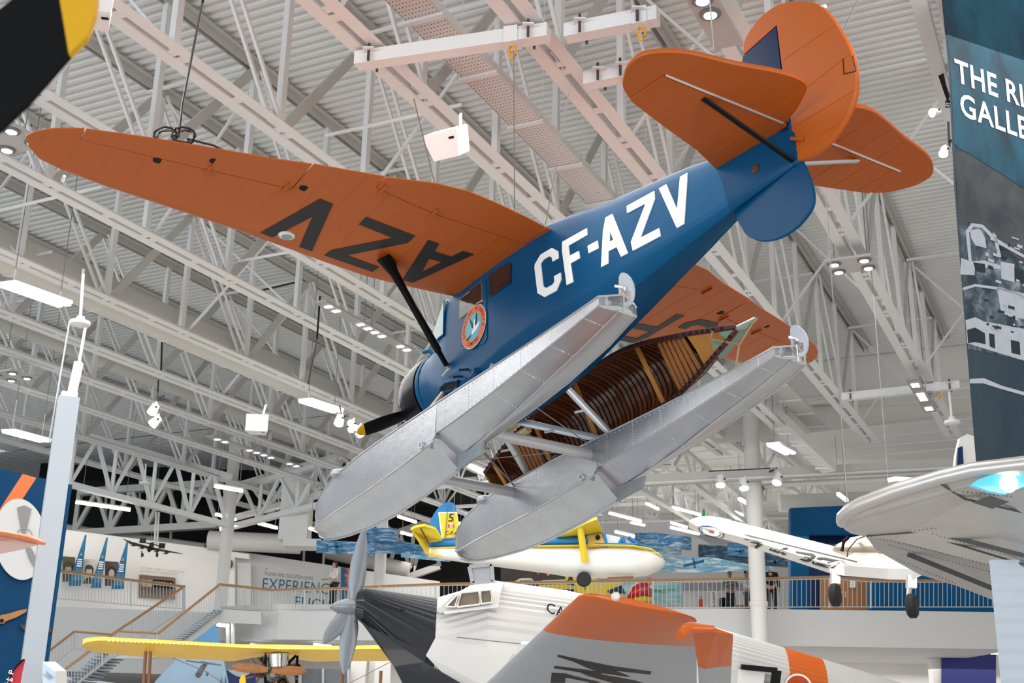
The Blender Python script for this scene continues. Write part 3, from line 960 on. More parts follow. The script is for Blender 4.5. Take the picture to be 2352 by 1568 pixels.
def zb_(y):
    return 0.78 + 0.11 * (y - 0.5)


def sect(y, u0, u1, sgn, n=9, dz=0.0):
    le, te, th = interp(LE, y), interp(TE, y), interp(TH, y)
    c = le - te

    def up(u):
        return th * (0.30 + 2.9 * math.sqrt(max(u, 0)) * 0.42 * (1 - u) ** 0.9 * 1.0) * (1 - u ** 3) + 0.012

    def lo(u):
        return th * 0.30 * max(0, 1 - u / 0.10) ** 2 + 0.0
    us = [u0 + (u1 - u0) * (0.5 - 0.5 * math.cos(PI * k / n)) for k in range(n + 1)]
    top = [(u, up(u)) for u in us]
    bot = [(u, lo(u)) for u in reversed(us)]
    return [Vector((le - u * c, sgn * y, zb_(y) + z + dz)) for u, z in top + bot]


def hinge_u(y, tab):
    le, te = interp(LE, y), interp(TE, y)
    return (le - interp(tab, y)) / (le - te)


WT = []
for sgn, side in ((1, 'port'), (-1, 'starboard')):
    ys = [0.42, 0.5, 0.56]
    rings = []
    for y in [0.42, 0.5, 0.559]:
        rings.append(sect(y, 0, 1, sgn))
    for y in [0.56, 0.9, 1.3, 1.7, 2.1, 2.4, 2.63]:
        rings.append(sect(y, 0, hinge_u(y, FLH) - 0.004, sgn))
    for y in [2.635, 3.0, 3.415]:
        rings.append(sect(y, 0, 1, sgn))
    for y in [3.42, 3.8, 4.3, 4.8, 5.3, 5.84]:
        rings.append(sect(y, 0, hinge_u(y, AIH) - 0.004, sgn))
    for y in [5.845, 6.0, 6.14, 6.22, 6.3, 6.35, 6.38]:
        rings.append(sect(y, 0, 1, sgn))
    wing = part(B().loft(rings), 'wing', ORANGE, smooth=True)
    rings = [sect(y, hinge_u(y, FLH) + 0.004, 1, sgn, 5, -0.006) for y in [0.57, 0.9, 1.3, 1.7, 2.1, 2.4, 2.62]]
    part(B().loft(rings), 'flap', ORANGE, wing, smooth=True)
    rings = [sect(y, hinge_u(y, AIH) + 0.006, 1, sgn, 5, -0.004) for y in [3.435, 3.8, 4.3, 4.8, 5.3, 5.825]]
    part(B().loft(rings), 'aileron', ORANGE, wing, smooth=True)
    b = B()
    for hy, tab in ((1.82, FLH), (2.55, FLH), (4.40, AIH), (3.5, AIH)):
        hx = interp(tab, hy)
        b.bar((hx + 0.10, sgn * hy, zb_(hy) - 0.018), (hx - 0.12, sgn * hy, zb_(hy) - 0.03), 0.025, 0.03)
    part(b, 'hinge_bracket', ORANGE, wing)
    b = B()
    for y in [0.9 + 0.38 * k for k in range(15)]:
        le, te = interp(LE, y), interp(TE, y)
        b.bar((le - 0.32 * (le - te), sgn * y, zb_(y) - 0.0015), (te + 0.06, sgn * y, zb_(y) - 0.0015), 0.018, 0.003)
    part(b, 'rib_tape', mat('rib tape paint', (0.49, 0.108, 0.009), 0.5, var=0.05), wing)
    b = B()
    for hy, hx in ((4.39, -1.06), (3.31, -1.24), (4.95, -0.62) if sgn > 0 else (1.75, -0.62)):
        c = W(hx, sgn * hy, zb_(hy) - 0.004)
        b.lathe(c, c + W(0, 0, 1), [(0, 0.062), (0.003, 0.062)], 20)
    part(b, 'inspection_hole', DARK, wing)
    if sgn > 0:
        c = lp(659, 541, (0, -0.11, 1), 0.725)
        part(B().lathe(c - W(0, 0, 0.02), c, [(0, 0.085), (0.012, 0.115), (0.02, 0.12)], 24), 'landing_light', ALUB, wing, smooth=True, label='round chrome landing light')
        part(B().lathe(c - W(0, 0, 0.024), c, [(0, 0.07), (0.003, 0.075)], 20), 'light_lens', GLASSL, wing)
        part(B().tube([lp(148, 404, (0, -0.11, 1), 0.725), lp(148, 404, (0, -0.11, 1), 0.725) + W(0.09, 0, -0.03)], 0.02, 6), 'pitot_tube', RIVET, wing)
    WT.append(wing)
L3 = dict(ox=590, oy=440, sc=4.523)
for pl, hl in (([(35, 425), (655, 73), (790, 130), (572, 618), (440, 572), (578, 257), (160, 475)], ()),
               ([(1133, 262), (1645, 458), (1570, 530), (935, 660), (1268, 783), (1200, 832), (700, 660), (775, 605), (1410, 480), (1060, 338)], ()),
               ([(1778, 500), (1893, 540), (1845, 620), (2020, 675), (2140, 615), (2255, 650), (1620, 945), (1510, 915)], ([(1790, 695), (1920, 730), (1715, 835)],))):
    Pp = [lp(x, y, (0, -0.11, 1), 0.725 - 0.003) for x, y in zs(pl, **L3)]
    Hh = [[lp(x, y, (0, -0.11, 1), 0.725 - 0.003) for x, y in zs(h, **L3)] for h in hl]
    part(B().prism(Pp, (0, 0, -0.004), Hh), 'registration_letter', LETB, WT[0])
L4 = dict(ox=1400, oy=600, sc=7.84)
F_ = [(1210, 948), (1355, 975), (860, 1262), (690, 1370), (420, 1470), (100, 1405), (210, 1335), (490, 1385), (720, 1265), (400, 1200), (525, 1115), (850, 1180)]
C_ = [(1230, 1190), (1345, 1115), (1640, 1040), (1955, 1105), (1955, 1330), (1600, 1560), (1250, 1660), (900, 1600), (790, 1520), (790, 1450), (925, 1365), (1065, 1390), (985, 1445), (1010, 1520), (1230, 1560), (1480, 1480), (1740, 1310), (1740, 1180), (1590, 1145), (1470, 1165), (1365, 1220)]
for pl in (F_, C_):
    part(B().prism([lp(x, y, (0, 0.11, 1), 0.725 - 0.003) for x, y in zs(pl, **L4)], (0, 0, -0.004)), 'registration_letter', LETB, WT[1])
# wing struts: black, flaring into the wing
for sgn in (1, -1):
    top, bot = W(-0.43, 1.80 * sgn, 0.93), W(-0.04, 0.63 * sgn, -0.22)
    b = B().tube([top + W(0, 0.02 * sgn, 0.02), top.lerp(bot, 0.06), top.lerp(bot, 0.14), top.lerp(bot, 0.3), top.lerp(bot, 0.86), top.lerp(bot, 0.87), bot], [0.20, 0.155, 0.10, 0.080, 0.082, 0.06, 0.055], 16, ey=0.55, up=(0, sgn * 0.8, 0.6))
    part(b, 'wing_strut', BLACKM, smooth=True)
    part(B().tube([bot, bot + (bot - top).normalized() * 0.13], 0.028, 8), 'strut_fitting', ALUB)
    b = B()
    b.tube([bot + W(0.06, 0.02 * sgn, -0.14), bot + W(-0.18, 0.06 * sgn, -0.13)], 0.018, 6)
    part(b, 'strut_fitting', ALUS)

# ---- tail
def spline(pts, n=5):
    out = []
    for j in range(len(pts) - 1):
        p0, p1, p2, p3 = (Vector(pts[max(j - 1, 0)]), Vector(pts[j]), Vector(pts[j + 1]), Vector(pts[min(j + 2, len(pts) - 1)]))
        for k in range(n):
            t_ = k / n
            q = 0.5 * ((2 * p1) + (p2 - p0) * t_ + (2 * p0 - 5 * p1 + 4 * p2 - p3) * t_ ** 2 + (3 * p1 - p0 - 3 * p2 + p3) * t_ ** 3)
            out.append(tuple(q))
    return out + [tuple(pts[-1])]


zst = 0.38
OUT = [(-5.08, 0.10), (-5.26, 0.52), (-5.42, 1.09), (-5.58, 1.60), (-5.72, 1.82), (-5.85, 1.91), (-6.03, 1.98), (-6.25, 1.94), (-6.45, 1.64), (-6.56, 1.15), (-6.68, 0.72), (-6.71, 0.48), (-6.66, 0.32), (-6.46, 0.2), (-6.3, 0.13)]
for sgn in (1, -1):
    # stabiliser ahead of the hinge, elevator behind it with the rounded tip
    lead = [p for p in OUT[:4]]
    sp = lead + [(-5.61, 1.66), (-6.07, 1.60), (-6.08, 0.02), (-5.10, 0.04)]
    ep = [(-5.62, 1.675), (-5.72, 1.82), (-5.85, 1.91), (-6.03, 1.98), (-6.25, 1.94), (-6.45, 1.64), (-6.56, 1.15), (-6.68, 0.72), (-6.71, 0.48), (-6.66, 0.32), (-6.46, 0.2), (-6.3, 0.13)]
    ep = spline(ep) + [(-6.11, 0.08), (-6.11, 1.615)]

    def slab(poly, t_, rnd):
        P0 = [W(x, sgn * y, zst - t_) for x, y in poly]
        P1 = [W(x, sgn * y, zst + t_) for x, y in poly]
        cx = sum((W(x, sgn * y, zst) for x, y in poly), W(0, 0, 0)) / len(poly)
        E0 = [p + (p - W(cx.x, cx.y, p.z)).normalized() * rnd + W(0, 0, t_ * 0.7) for p in P0]
        E1 = [p + (p - W(cx.x, cx.y, p.z)).normalized() * rnd - W(0, 0, t_ * 0.7) for p in P1]
        return B().loft([P0, E0, E1, P1])
    st = part(slab(sp, 0.030, 0.012), 'stabiliser', ORANGE, smooth=False)
    el = part(slab(ep, 0.026, 0.010), 'elevator', ORANGE, st)
    part(B().bar((-6.10, sgn * 0.1, zst - 0.02), (-6.10, sgn * 1.6, zst - 0.02), 0.02, 0.03), 'hinge_rod', RIVET, st)
    b = B()
    for k in range(5):
        y = 0.32 + 0.3 * k
        b.bar((-6.15, sgn * y, zst - 0.0275), (interp([(a, b_) for b_, a in sorted((q[0], q[1]) for q in OUT[8:12])][::1] if False else [(0.3, -6.6), (0.7, -6.65), (1.2, -6.5), (1.6, -6.4)], y), sgn * y, zst - 0.0275), 0.016, 0.003)
        b.bar((-6.04, sgn * y, zst - 0.0315), (-5.25 - 0.22 * y, sgn * y, zst - 0.0315), 0.016, 0.003)
    part(b, 'rib_tape', mat('rib tape paint', (0.49, 0.108, 0.009), 0.5), st)
    part(B().tube([W(-6.0, 1.06 * sgn, zst - 0.03), W(-6.12, 0.05 * sgn, -0.09)], 0.032, 10, ey=0.6), 'tail_strut', BLACKM if sgn > 0 else ALUS, smooth=True, label='black tail strut' if sgn > 0 else 'pale grey tail strut')
part(B().tube([W(-5.06, 0.10, zst), W(-4.98, 0.12, zst - 0.02), W(-4.97, 0.12, zst - 0.10), W(-5.06, 0.10, zst - 0.16), W(-5.10, 0.08, zst - 0.10)], 0.012, 6), 'lifting_loop', ORANGE, smooth=True)
RUD = [(-6.12, -0.10), (-6.36, -0.15), (-6.60, -0.12), (-6.85, 0.03), (-7.0, 0.27), (-7.01, 0.63), (-6.89, 1.04), (-6.71, 1.43), (-6.47, 1.67), (-6.2, 1.83), (-6.0, 1.875), (-5.87, 1.87), (-5.70, 1.81), (-5.6, 1.72), (-5.58, 1.58), (-6.10, 1.62)]
RUD = spline(RUD[:15]) + [RUD[15]]


def vslab(poly, t_, rnd, name, m, parent=None):
    P0 = [W(x, t_, z) for x, z in poly]
    P1 = [W(x, -t_, z) for x, z in poly]
    c = sum(P0, W(0, 0, 0)) / len(P0)
    ed = lambda p: p + (W(p.x, 0, p.z) - W(c.x, 0, c.z)).normalized() * rnd
    E0 = [ed(p) - W(0, t_ * 0.7, 0) for p in P0]
    E1 = [ed(p) + W(0, t_ * 0.7, 0) for p in P1]
    # caps by tessellation so concave outlines stay clean
    b = B().loft([P0, E0, E1, P1], cap=False)
    tr = tessellate_polygon([[W(p.x, p.z, 0) for p in P0]])
    n = len(P0)
    b.f += [tuple(t) for t in tr] + [tuple(i + 3 * n for i in reversed(t)) for t in tr]
    return part(b, name, m, parent)


fin = vslab([(-5.0, 0.50), (-5.25, 0.90), (-5.57, 1.555), (-6.09, 1.60), (-6.09, 0.3), (-5.2, 0.40)], 0.035, 0.0, 'fin', NAVY)
rud = vslab(RUD, 0.032, 0.012, 'rudder', ORANGE)
b = B()
for (x0, z0), (x1, z1) in (((-6.15, 0.62), (-6.99, 0.66)), ((-6.15, 0.3), (-6.97, 0.24)), ((-6.15, 1.15), (-6.85, 1.1)), ((-6.15, 0.02), (-6.75, 0.0))):
    b.bar((x0, 0.034, z0), (x1, 0.034, z1), 0.016, 0.003, (0, 1, 0))
part(b, 'rib_tape', mat('rib tape paint', (0.49, 0.108, 0.009), 0.5), rud)
tp = [lp(x, y, (0, 1, 0), 0.036) for x, y in ((1936, 134), (1938, 170), (1966, 163), (1958, 128))]
b = B()
for p, q in zip(tp, tp[1:]):
    b.bar(p, q, 0.008, 0.004, (0, 1, 0))
part(b, 'trim_tab_gap', LETB, rud)
part(B().tube([lp(1884, 20, (0, 1, 0), 0), lp(1896, 14, (0, 1, 0), 0)], [0.03, 0.022], 8), 'tail_lamp', WHITE, rud, smooth=True)
part(B().tube([lp(1818, 318, (0, 1, 0), 0.05), lp(1842, 320, (0, 1, 0), 0.06)], 0.02, 6), 'control_horn', ORANGE, rud)
vslab(spline([(-5.18, -0.18), (-5.26, -0.36), (-5.34, -0.53), (-5.46, -0.65), (-5.60, -0.74), (-5.79, -0.80), (-5.98, -0.81), (-6.12, -0.78), (-6.26, -0.70), (-6.31, -0.58), (-6.28, -0.36), (-6.2, -0.10)]), 0.02, 0.012, 'ventral_fin', BLUE)
part(B().lathe(W(-6.12, 0, 0.5), W(-6.12, 0, -1), [(0, 0.04), (0.65, 0.04)], 10), 'rudder_post', BLUE, smooth=True)
for px in ((1735, 388), (1500, 0)):
    if px[0] > 1600:
        c = on_side(*px)
        part(B().lathe(c, c + W(0, 1, 0), [(0, 0.06), (0.012, 0.05), (0.014, 0.0)], 14), 'tail_step', mat('brown cover', (0.06, 0.02, 0.012), 0.5, var=0), fus)

# ---- floats
FS = [  # x, top z, chine z, keel z, half width, chine half width
    (2.78, -1.86, -1.93, -1.96, 0.03, 0.03), (2.68, -1.76, -1.97, -2.06, 0.10, 0.10), (2.45, -1.67, -2.03, -2.15, 0.19, 0.19), (2.1, -1.58, -2.05, -2.22, 0.26, 0.26),
    (1.6, -1.50, -2.05, -2.28, 0.30, 0.31), (0.9, -1.45, -2.04, -2.33, 0.325, 0.335), (0.2, -1.43, -2.02, -2.34, 0.33, 0.345), (-0.6, -1.42, -1.97, -2.29, 0.33, 0.345), (-1.44, -1.42, -1.90, -2.20, 0.33, 0.345)]
FA = [(-1.441, -1.42, -1.81, -2.05, 0.33, 0.335), (-1.95, -1.42, -1.785, -1.99, 0.33, 0.33), (-2.65, -1.42, -1.73, -1.88, 0.325, 0.325), (-3.3, -1.41, -1.66, -1.74, 0.315, 0.315), (-4.1, -1.38, -1.54, -1.58, 0.28, 0.28), (-4.5, -1.345, -1.455, -1.485, 0.245, 0.245), (-4.64, -1.33, -1.43, -1.45, 0.235, 0.235)]
YF = 1.17


def fring(s, yc):
    x, zt, zc, zk, hw, cw = s
    half = [(0, zt + 0.035), (hw * 0.6, zt + 0.028), (hw, zt), (cw, zc), (cw * 0.74, zc - 0.22 * (zc - zk) if x > -1.44 else zc - 0.28 * (zc - zk)), (cw * 0.52, zc - 0.40 * (zc - zk) if x > -1.44 else zc - 0.5 * (zc - zk)), (cw * 0.42, zc - 0.62 * (zc - zk)), (0, zk)]
    return [W(x, yc + y, z) for y, z in half] + [W(x, yc - y, z) for y, z in reversed(half[1:-1])]


for sgn, side in ((1, 'port'), (-1, 'starboard')):
    yc = YF * sgn
    fl = part(B().loft([fring(s, yc) for s in FS + FA]), 'float', ALU, smooth=True)
    for p in fl.data.polygons:
        p.use_smooth = True
    b = B()   # rolled edges
    for sy in (1, -1):
        b.tube([W(s[0], yc + sy * s[4], s[1]) for s in FS + FA], 0.012, 6)
        b.tube([W(s[0], yc + sy * s[5], s[2]) for s in FS], 0.013, 6)
        b.tube([W(s[0], yc + sy * s[5], s[2]) for s in FA], 0.011, 6)
    b.tube([W(s[0], yc, s[3]) for s in FS], 0.018, 6)
    b.tube([W(s[0], yc, s[3]) for s in FA], 0.014, 6)
    part(b, 'edge_moulding', ALU, fl, smooth=True)
    # step fairing
    b = B()
    b.prism([W(-1.40, yc, -2.21), W(-1.95, yc, -2.17), W(-2.02, yc, -2.03), W(-1.40, yc, -2.02)], W(0, 0.03, 0))
    b.prism([W(-1.30, yc - 0.35, -1.94), W(-1.30, yc + 0.35, -1.94), W(-1.46, yc + 0.35, -1.82), W(-1.46, yc - 0.35, -1.82)], W(-0.02, 0, -0.02))
    part(b, 'step_plate', mat('weathered step metal', (0.30, 0.33, 0.35), 0.5, 0.5, var=0.25, scale=8), fl)
    b = B()
    c = W(-1.12, yc + 0.335, -1.86)
    b.lathe(c, c + W(0, 1, 0), [(0, 0.045), (0.04, 0.045), (0.04, 0.03), (0.0, 0.03)], 14)
    part(b, 'mooring_socket', RIVET, fl, smooth=True)
    b = B()  # rivet lines across the skin
    allst = FS + FA
    for xr in [2.2 - 0.55 * k for k in range(13)]:
        for (s0, s1) in zip(allst, allst[1:]):
            if s1[0] <= xr <= s0[0]:
                t_ = (s0[0] - xr) / max(1e-6, s0[0] - s1[0])
                s = tuple(p + (q - p) * t_ for p, q in zip(s0, s1))
                for k in range(9):
                    f_ = (k + 0.5) / 9
                    b.box((xr, yc + (s[4] + (s[5] - s[4]) * f_) + 0.001, s[1] + (s[2] - s[1]) * f_), (0.011, 0.006, 0.011))
                for k in range(11):
                    f_ = (k + 0.5) / 11
                    hh = fring(s, yc)[3:8]
                    j = min(3, int(f_ * 4))
                    p = hh[j].lerp(hh[j + 1], f_ * 4 - j)
                    b.box(p + W(0, 0.001, -0.002), (0.011, 0.011, 0.006))
                break
    for k in range(70):
        xr = 1.5 - k * 0.088
        s = None
        for (s0, s1) in zip(allst, allst[1:]):
            if s1[0] <= xr <= s0[0]:
                t_ = (s0[0] - xr) / max(1e-6, s0[0] - s1[0])
                s = tuple(p + (q - p) * t_ for p, q in zip(s0, s1))
        if s:
            for f_ in (0.12, 0.9):
                b.box((xr, yc + (s[4] + (s[5] - s[4]) * f_) + 0.001, s[1] + (s[2] - s[1]) * f_), (0.011, 0.006, 0.011))
    part(b, 'rivets', RIVET, fl, kind='stuff')
    # transom bay, water rudder
    b = B()
    b.prism([W(-4.64, yc + 0.24, -1.32), W(-4.64, yc - 0.24, -1.32), W(-4.76, yc - 0.05, -1.305), W(-4.76, yc + 0.05, -1.305)], W(0, 0, -0.02))
    for y in (-0.17, 0, 0.17):
        b.box((-4.66, yc + y, -1.39), (0.05, 0.03, 0.11))
    b.prism([W(-4.64, yc + 0.235, -1.43), W(-4.64, yc - 0.235, -1.43), W(-4.74, yc - 0.05, -1.43), W(-4.74, yc + 0.05, -1.43)], W(0, 0, -0.012))
    part(b, 'transom_fitting', ALUB, fl)
    b = B()
    b.tube([W(-4.76, yc, -1.50), W(-4.76, yc, -1.22)], 0.028, 10)
    b.tube([W(-4.73, yc + 0.10, -1.215), W(-4.78, yc - 0.1, -1.215)], 0.018, 8)
    b.box((-4.78, yc, -1.27), (0.07, 0.06, 0.06))
    b.box((-4.82, yc, -1.35), (0.08, 0.035, 0.10))
    part(b, 'rudder_post', ALUB, fl, smooth=True)
    wr = [lp(1300 + x / 11.76, 590 + y / 11.76, (0, 1, 0), YF) for x, y in [(1440, 590), (1450, 520), (1490, 450), (1560, 420), (1640, 450), (1750, 560), (1830, 720), (1855, 860), (1850, 1000), (1820, 1160), (1770, 1270), (1700, 1340), (1650, 1340), (1600, 1310), (1540, 1220), (1450, 1120), (1438, 900)]]
    wr = [W(p.x, yc, p.z) for p in wr]
    part(B().prism([p + W(0, 0.008, 0) for p in wr], W(0, -0.016, 0)), 'water_rudder', mat('pale water rudder', (0.50, 0.54, 0.58), 0.4, 0.3, var=0.04), fl)
    part(B().tube([W(1.15, yc + 0.16, -1.44), W(1.15, yc + 0.16, -1.36), W(1.05, yc + 0.16, -1.35), W(0.95, yc + 0.16, -1.36), W(0.95, yc + 0.16, -1.43)], 0.014, 6), 'mooring_cleat', RIVET, fl, smooth=True)
    b = B().lathe(W(1.52, yc + 0.24, -1.50), W(1.52, yc + 0.24, 0), [(0, 0.14), (0.05, 0.14), (0.07, 0.12), (0.072, 0)], 18)
    part(b, 'hatch_cover', ALUS, fl, smooth=True)
    part(B().box((-0.45, yc + 0.30, -1.40), (0.12, 0.06, 0.08)), 'cleat_block', mat('brown fitting', (0.10, 0.08, 0.07), 0.5, var=0), fl)
# float gear: struts and spreader bars
G = [('gear_strut', W(0.46, -1.06, -1.44), W(0.35, -0.42, -0.72), 0.058), ('gear_strut', W(-1.40, -1.0, -1.40), W(-0.25, -0.42, -0.90), 0.055),
     ('gear_strut', W(-1.55, -1.02, -1.40), W(-1.45, -0.38, -0.82), 0.055),
     ('gear_strut', W(0.46, 1.06, -1.44), W(0.35, 0.45, -0.72), 0.058), ('gear_strut', W(-1.40, 1.0, -1.40), W(-0.25, 0.45, -0.90), 0.055),
     ('gear_strut', W(-1.75, 1.02, -1.40), W(-1.15, 0.55, -0.62), 0.05)]
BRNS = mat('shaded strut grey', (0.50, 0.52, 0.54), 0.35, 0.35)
for n, a, c, r in G:
    gs = part(B().tube([a, c], r, 14, ey=0.6, up=(1, 0, 0.2)), n, ALUS, smooth=True)
    mid = a.lerp(c, 0.55)
    part(B().tube([mid, mid + W(0.06, 0.16 if a.y < 0 else 0.2, -0.05)], 0.018, 6), 'step_peg', ALUS, gs, smooth=True)
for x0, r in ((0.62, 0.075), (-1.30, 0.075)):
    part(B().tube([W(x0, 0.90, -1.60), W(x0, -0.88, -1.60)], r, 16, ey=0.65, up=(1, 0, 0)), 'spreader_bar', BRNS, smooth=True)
part(B().bar(W(0.86, 1.02, -1.42), W(0.05, 0.62, -0.58), 0.05, 0.03), 'drag_link', mat('warm strut paint', (0.62, 0.50, 0.42), 0.4, 0.3), label='thin pinkish drag link')
b = B()
for a, c in ((W(0.62, 0.86, -1.5), W(0.35, -0.40, -0.74)), (W(0.62, -0.86, -1.5), W(0.35, 0.42, -0.74)), (W(0.62, -0.86, -1.52), W(-1.30, 0.86, -1.52)), (W(-1.3, -0.86, -1.52), W(0.62, 0.86, -1.52)), (W(-1.3, -0.9, -1.5), W(-1.2, 0.45, -0.85)), (W(0.58, -0.86, -1.52), W(0.31, 0.42, -0.74))):
    b.tube([a, c], 0.007, 5)
part(b, 'brace_wires', WIRE, kind='stuff')
part(B().tube([on_side(1080, 868) + W(0, -0.02, 0), on_side(1092, 858) + W(-0.1, 0.03, 0)], 0.05, 10), 'gear_fairing', BLUE, fus, smooth=True)
for px in ((1076, 848), (1062, 864)):
    p = on_side(*px)
    part(B().tube([p, p + W(0.05, 0.12, -0.02)], 0.016, 6), 'boarding_peg', NAVY, fus)
# service cable lying on the port wing and its feed from the roof
wc = PM @ W(-0.62, 4.9, 1.52)
b = B()
pts = [onu(333, -30, -14.2) + Z * 0, onu(326, 100, -13.6)]
cp = [PM @ lp(333, -40, (0, 0, 1), 3.0)]
hang = Vector((wc.x + 0.16, wc.y, wc.z + 0.1))
b.tube([Vector((hang.x + 0.10, hang.y + 0.2, 11.2)), Vector((hang.x + 0.06, hang.y + 0.1, 10.2)), hang + Z * 0.45, hang + Z * 0.1, hang], 0.016, 6)
rng = random.Random(3)
for q in range(2):
    c0 = hang + Vector((-0.16 + 0.22 * q, 0.02, 0.0))
    ring = []
    for k in range(44):
        a = 2 * PI * k / 11
        r_ = 0.12 + 0.03 * rng.random()
        ring.append(c0 + Vector((r_ * math.cos(a), 0.05 * math.sin(a * 0.5), r_ * 0.75 * math.sin(a) + 0.02)))
    b.tube(ring, 0.011, 5)
b.tube([hang + Vector((0.1, 0, -0.02)), hang + Vector((0.4, 0.1, -0.05)), hang + Vector((0.7, 0.25, -0.14))], 0.014, 6)
cb = b.obj('power_cable', CABLE, None, True, 'black power cable coiled on top of the port wing', 'cable')

# ================================================================ the canoe lashed between the floats
def cl(x, y, yy):
    return PM @ lp(x, y, (0, 1, 0), yy)


UP = [(1113, 1085, -.82), (1170, 1010, -.80), (1250, 930, -.78), (1340, 860, -.76), (1440, 800, -.76), (1560, 770, -.82), (1640, 757, -.92), (1690, 750, -1.02)]
LO = [(1147, 1138, -1.00), (1200, 1128, -1.08), (1268, 1105, -1.12), (1330, 1068, -1.12), (1400, 1020, -1.12), (1500, 945, -1.10), (1560, 905, -1.10), (1650, 808, -1.06), (1694, 756, -1.03)]


def curve(tab, n):
    P = [cl(*t) for t in tab]
    d = [0]
    for a, c in zip(P, P[1:]):
        d.append(d[-1] + (c - a).length)
    out = []
    for k in range(n + 1):
        s = d[-1] * k / n
        j = max(i for i in range(len(d)) if d[i] <= s + 1e-9)
        j = min(j, len(P) - 2)
        # Catmull-Rom
        p0, p1, p2, p3 = P[max(j - 1, 0)], P[j], P[j + 1], P[min(j + 2, len(P) - 1)]
        t_ = (s - d[j]) / (d[j + 1] - d[j])
        out.append(0.5 * ((2 * p1) + (p2 - p0) * t_ + (2 * p0 - 5 * p1 + 4 * p2 - p3) * t_ ** 2 + (3 * p1 - p0 - 3 * p2 + p3) * t_ ** 3))
    return out


NC = 60
gu, gl = curve(UP, NC), curve(LO, NC)
CN = thing('canoe', 'varnished wooden canoe with green bow lashed between the floats', 'canoe', (gu[0] + gl[0]) / 2)
OUTW = (PR @ Vector((0.0, -1.0, 0.28))).normalized()


def csec(i, depth, n=14, shrink=1.0):
    a, c = gu[i], gl[i]
    t_ = i / NC
    d = depth * min(1, (1 - t_) * 5 + 0.12) * (0.8 if t_ < 0.03 else 1)
    out = []
    for k in range(n + 1):
        s = k / n
        e = 1 - abs(2 * s - 1) ** 3.2
        out.append(a.lerp(c, s) + OUTW * (d * e))
    return out


outer = [csec(i, 0.42) for i in range(NC + 1)]
inner = [csec(i, 0.405) for i in range(NC + 1)]
CGRN = GREENC
b = B()
b.loft(outer, cap=False, closed=False)
b.obj('hull_canvas', CGRN, CN, True, label='green painted outside of the hull')
b = B()
b.loft(inner, cap=False, closed=False)
b.obj('hull_planking', BROWN, CN, True)
for i in range(2, NC - 2):
    r1 = [p - OUTW * 0.012 for p in csec(i, 0.40)]
    a_ = (gu[min(i + 1, NC)] - gu[i]).normalized() * 0.032
    bb = B()
    rings = []
    for p, q in zip(r1, csec(i, 0.385)):
        rings.append([p - a_, p + a_, q + a_, q - a_])
    bb.loft(rings)
    bb.obj('rib', RIBW if i % 3 else BROWN, CN, True)
for g, nm in ((gu, 'gunwale'), (gl, 'gunwale')):
    B().tube(g, 0.032, 8).obj(nm, MAHOG, CN, True)
    bb = B()
    for k in range(2, NC - 1):
        bb.box(g[k] + (-OUTW) * 0.03, (0.03, 0.03, 0.03))
    bb.obj('gunwale_slots', DARK, CN, kind='stuff')


def across(i, w_, nm, m, inset=0.04, lab=None, th=0.02):
    a, c = gu[i] + OUTW * inset, gl[i] + OUTW * inset
    d = (gu[min(i + 1, NC)] - gu[max(i - 1, 0)]).normalized()
    B().bar(a, c, w_, th, OUTW).obj(nm, m, CN, label=lab)


HON = HONEY
for i in (3, 15, 27, 42):
    across(i, 0.07, 'thwart', HON)
for i0 in (8, 46):
    for k in range(6):
        f_ = i0 + k * 0.95
        j = int(f_)
        fr_ = f_ - j
        a = gu[j].lerp(gu[j + 1], fr_) + OUTW * 0.06
        c = gl[j].lerp(gl[j + 1], fr_) + OUTW * 0.06
        B().bar(a.lerp(c, 0.04), a.lerp(c, 0.96), 0.062, 0.015, OUTW).obj('seat_slat', mat('seat slat wood', (0.30, 0.11, 0.025), 0.35, var=0.25, scale=14), CN)
B().prism(inner[0], (gu[1] - gu[0]).normalized() * -0.03).obj('transom', mat('transom panel', (0.16, 0.07, 0.012), 0.4, var=0.3, scale=6), CN)
# deck plates near the bow and the green stem
B().prism([gu[NC - 3], gu[NC - 8], (gu[NC - 8] + gl[NC - 8]) / 2 + OUTW * 0.02, gl[NC - 8], gl[NC - 3]], OUTW * 0.02).obj('bow_deck', mat('bow deck wood', (0.42, 0.17, 0.03), 0.4, var=0.2, scale=8), CN)
tip = cl(1732, 730, -1.28)
tl = cl(1672, 800, -1.12)
rings = [[gu[NC - 4] + OUTW * 0.01, gl[NC - 6] + OUTW * 0.01, gl[NC - 6] + OUTW * 0.20, gu[NC - 4] + OUTW * 0.2], [gu[NC], gl[NC], gl[NC] + OUTW * 0.18, gu[NC] + OUTW * 0.18],
         [tip + Vector((0, 0, 0.02)), tip - Vector((0, 0, 0.03)), tip - Vector((0, 0, 0.02)) + OUTW * 0.06, tip + OUTW * 0.06]]
B().loft(rings).obj('stem', CGRN, CN, label='pointed green bow stem')
B().tube([gu[NC], tip], 0.012, 6).obj('stem_band', RIVET, CN)
bb = B()
kn = cl(1698, 792, -1.0)
bb.tube([gu[NC - 3] - OUTW * 0.03, gu[NC - 4].lerp(gl[NC - 4], 0.5) - OUTW * 0.08, gl[NC - 3] - OUTW * 0.03, kn], 0.016, 6)
bb.tube([kn, tip - Z * 0.03], 0.014, 6)
bb.tube([kn, cl(1690, 845, -0.95)], 0.014, 6)
lb = bb.obj('lashing_rope', ROPE, None, True, 'brown lashing rope from the canoe bow down to the starboard float', 'rope')
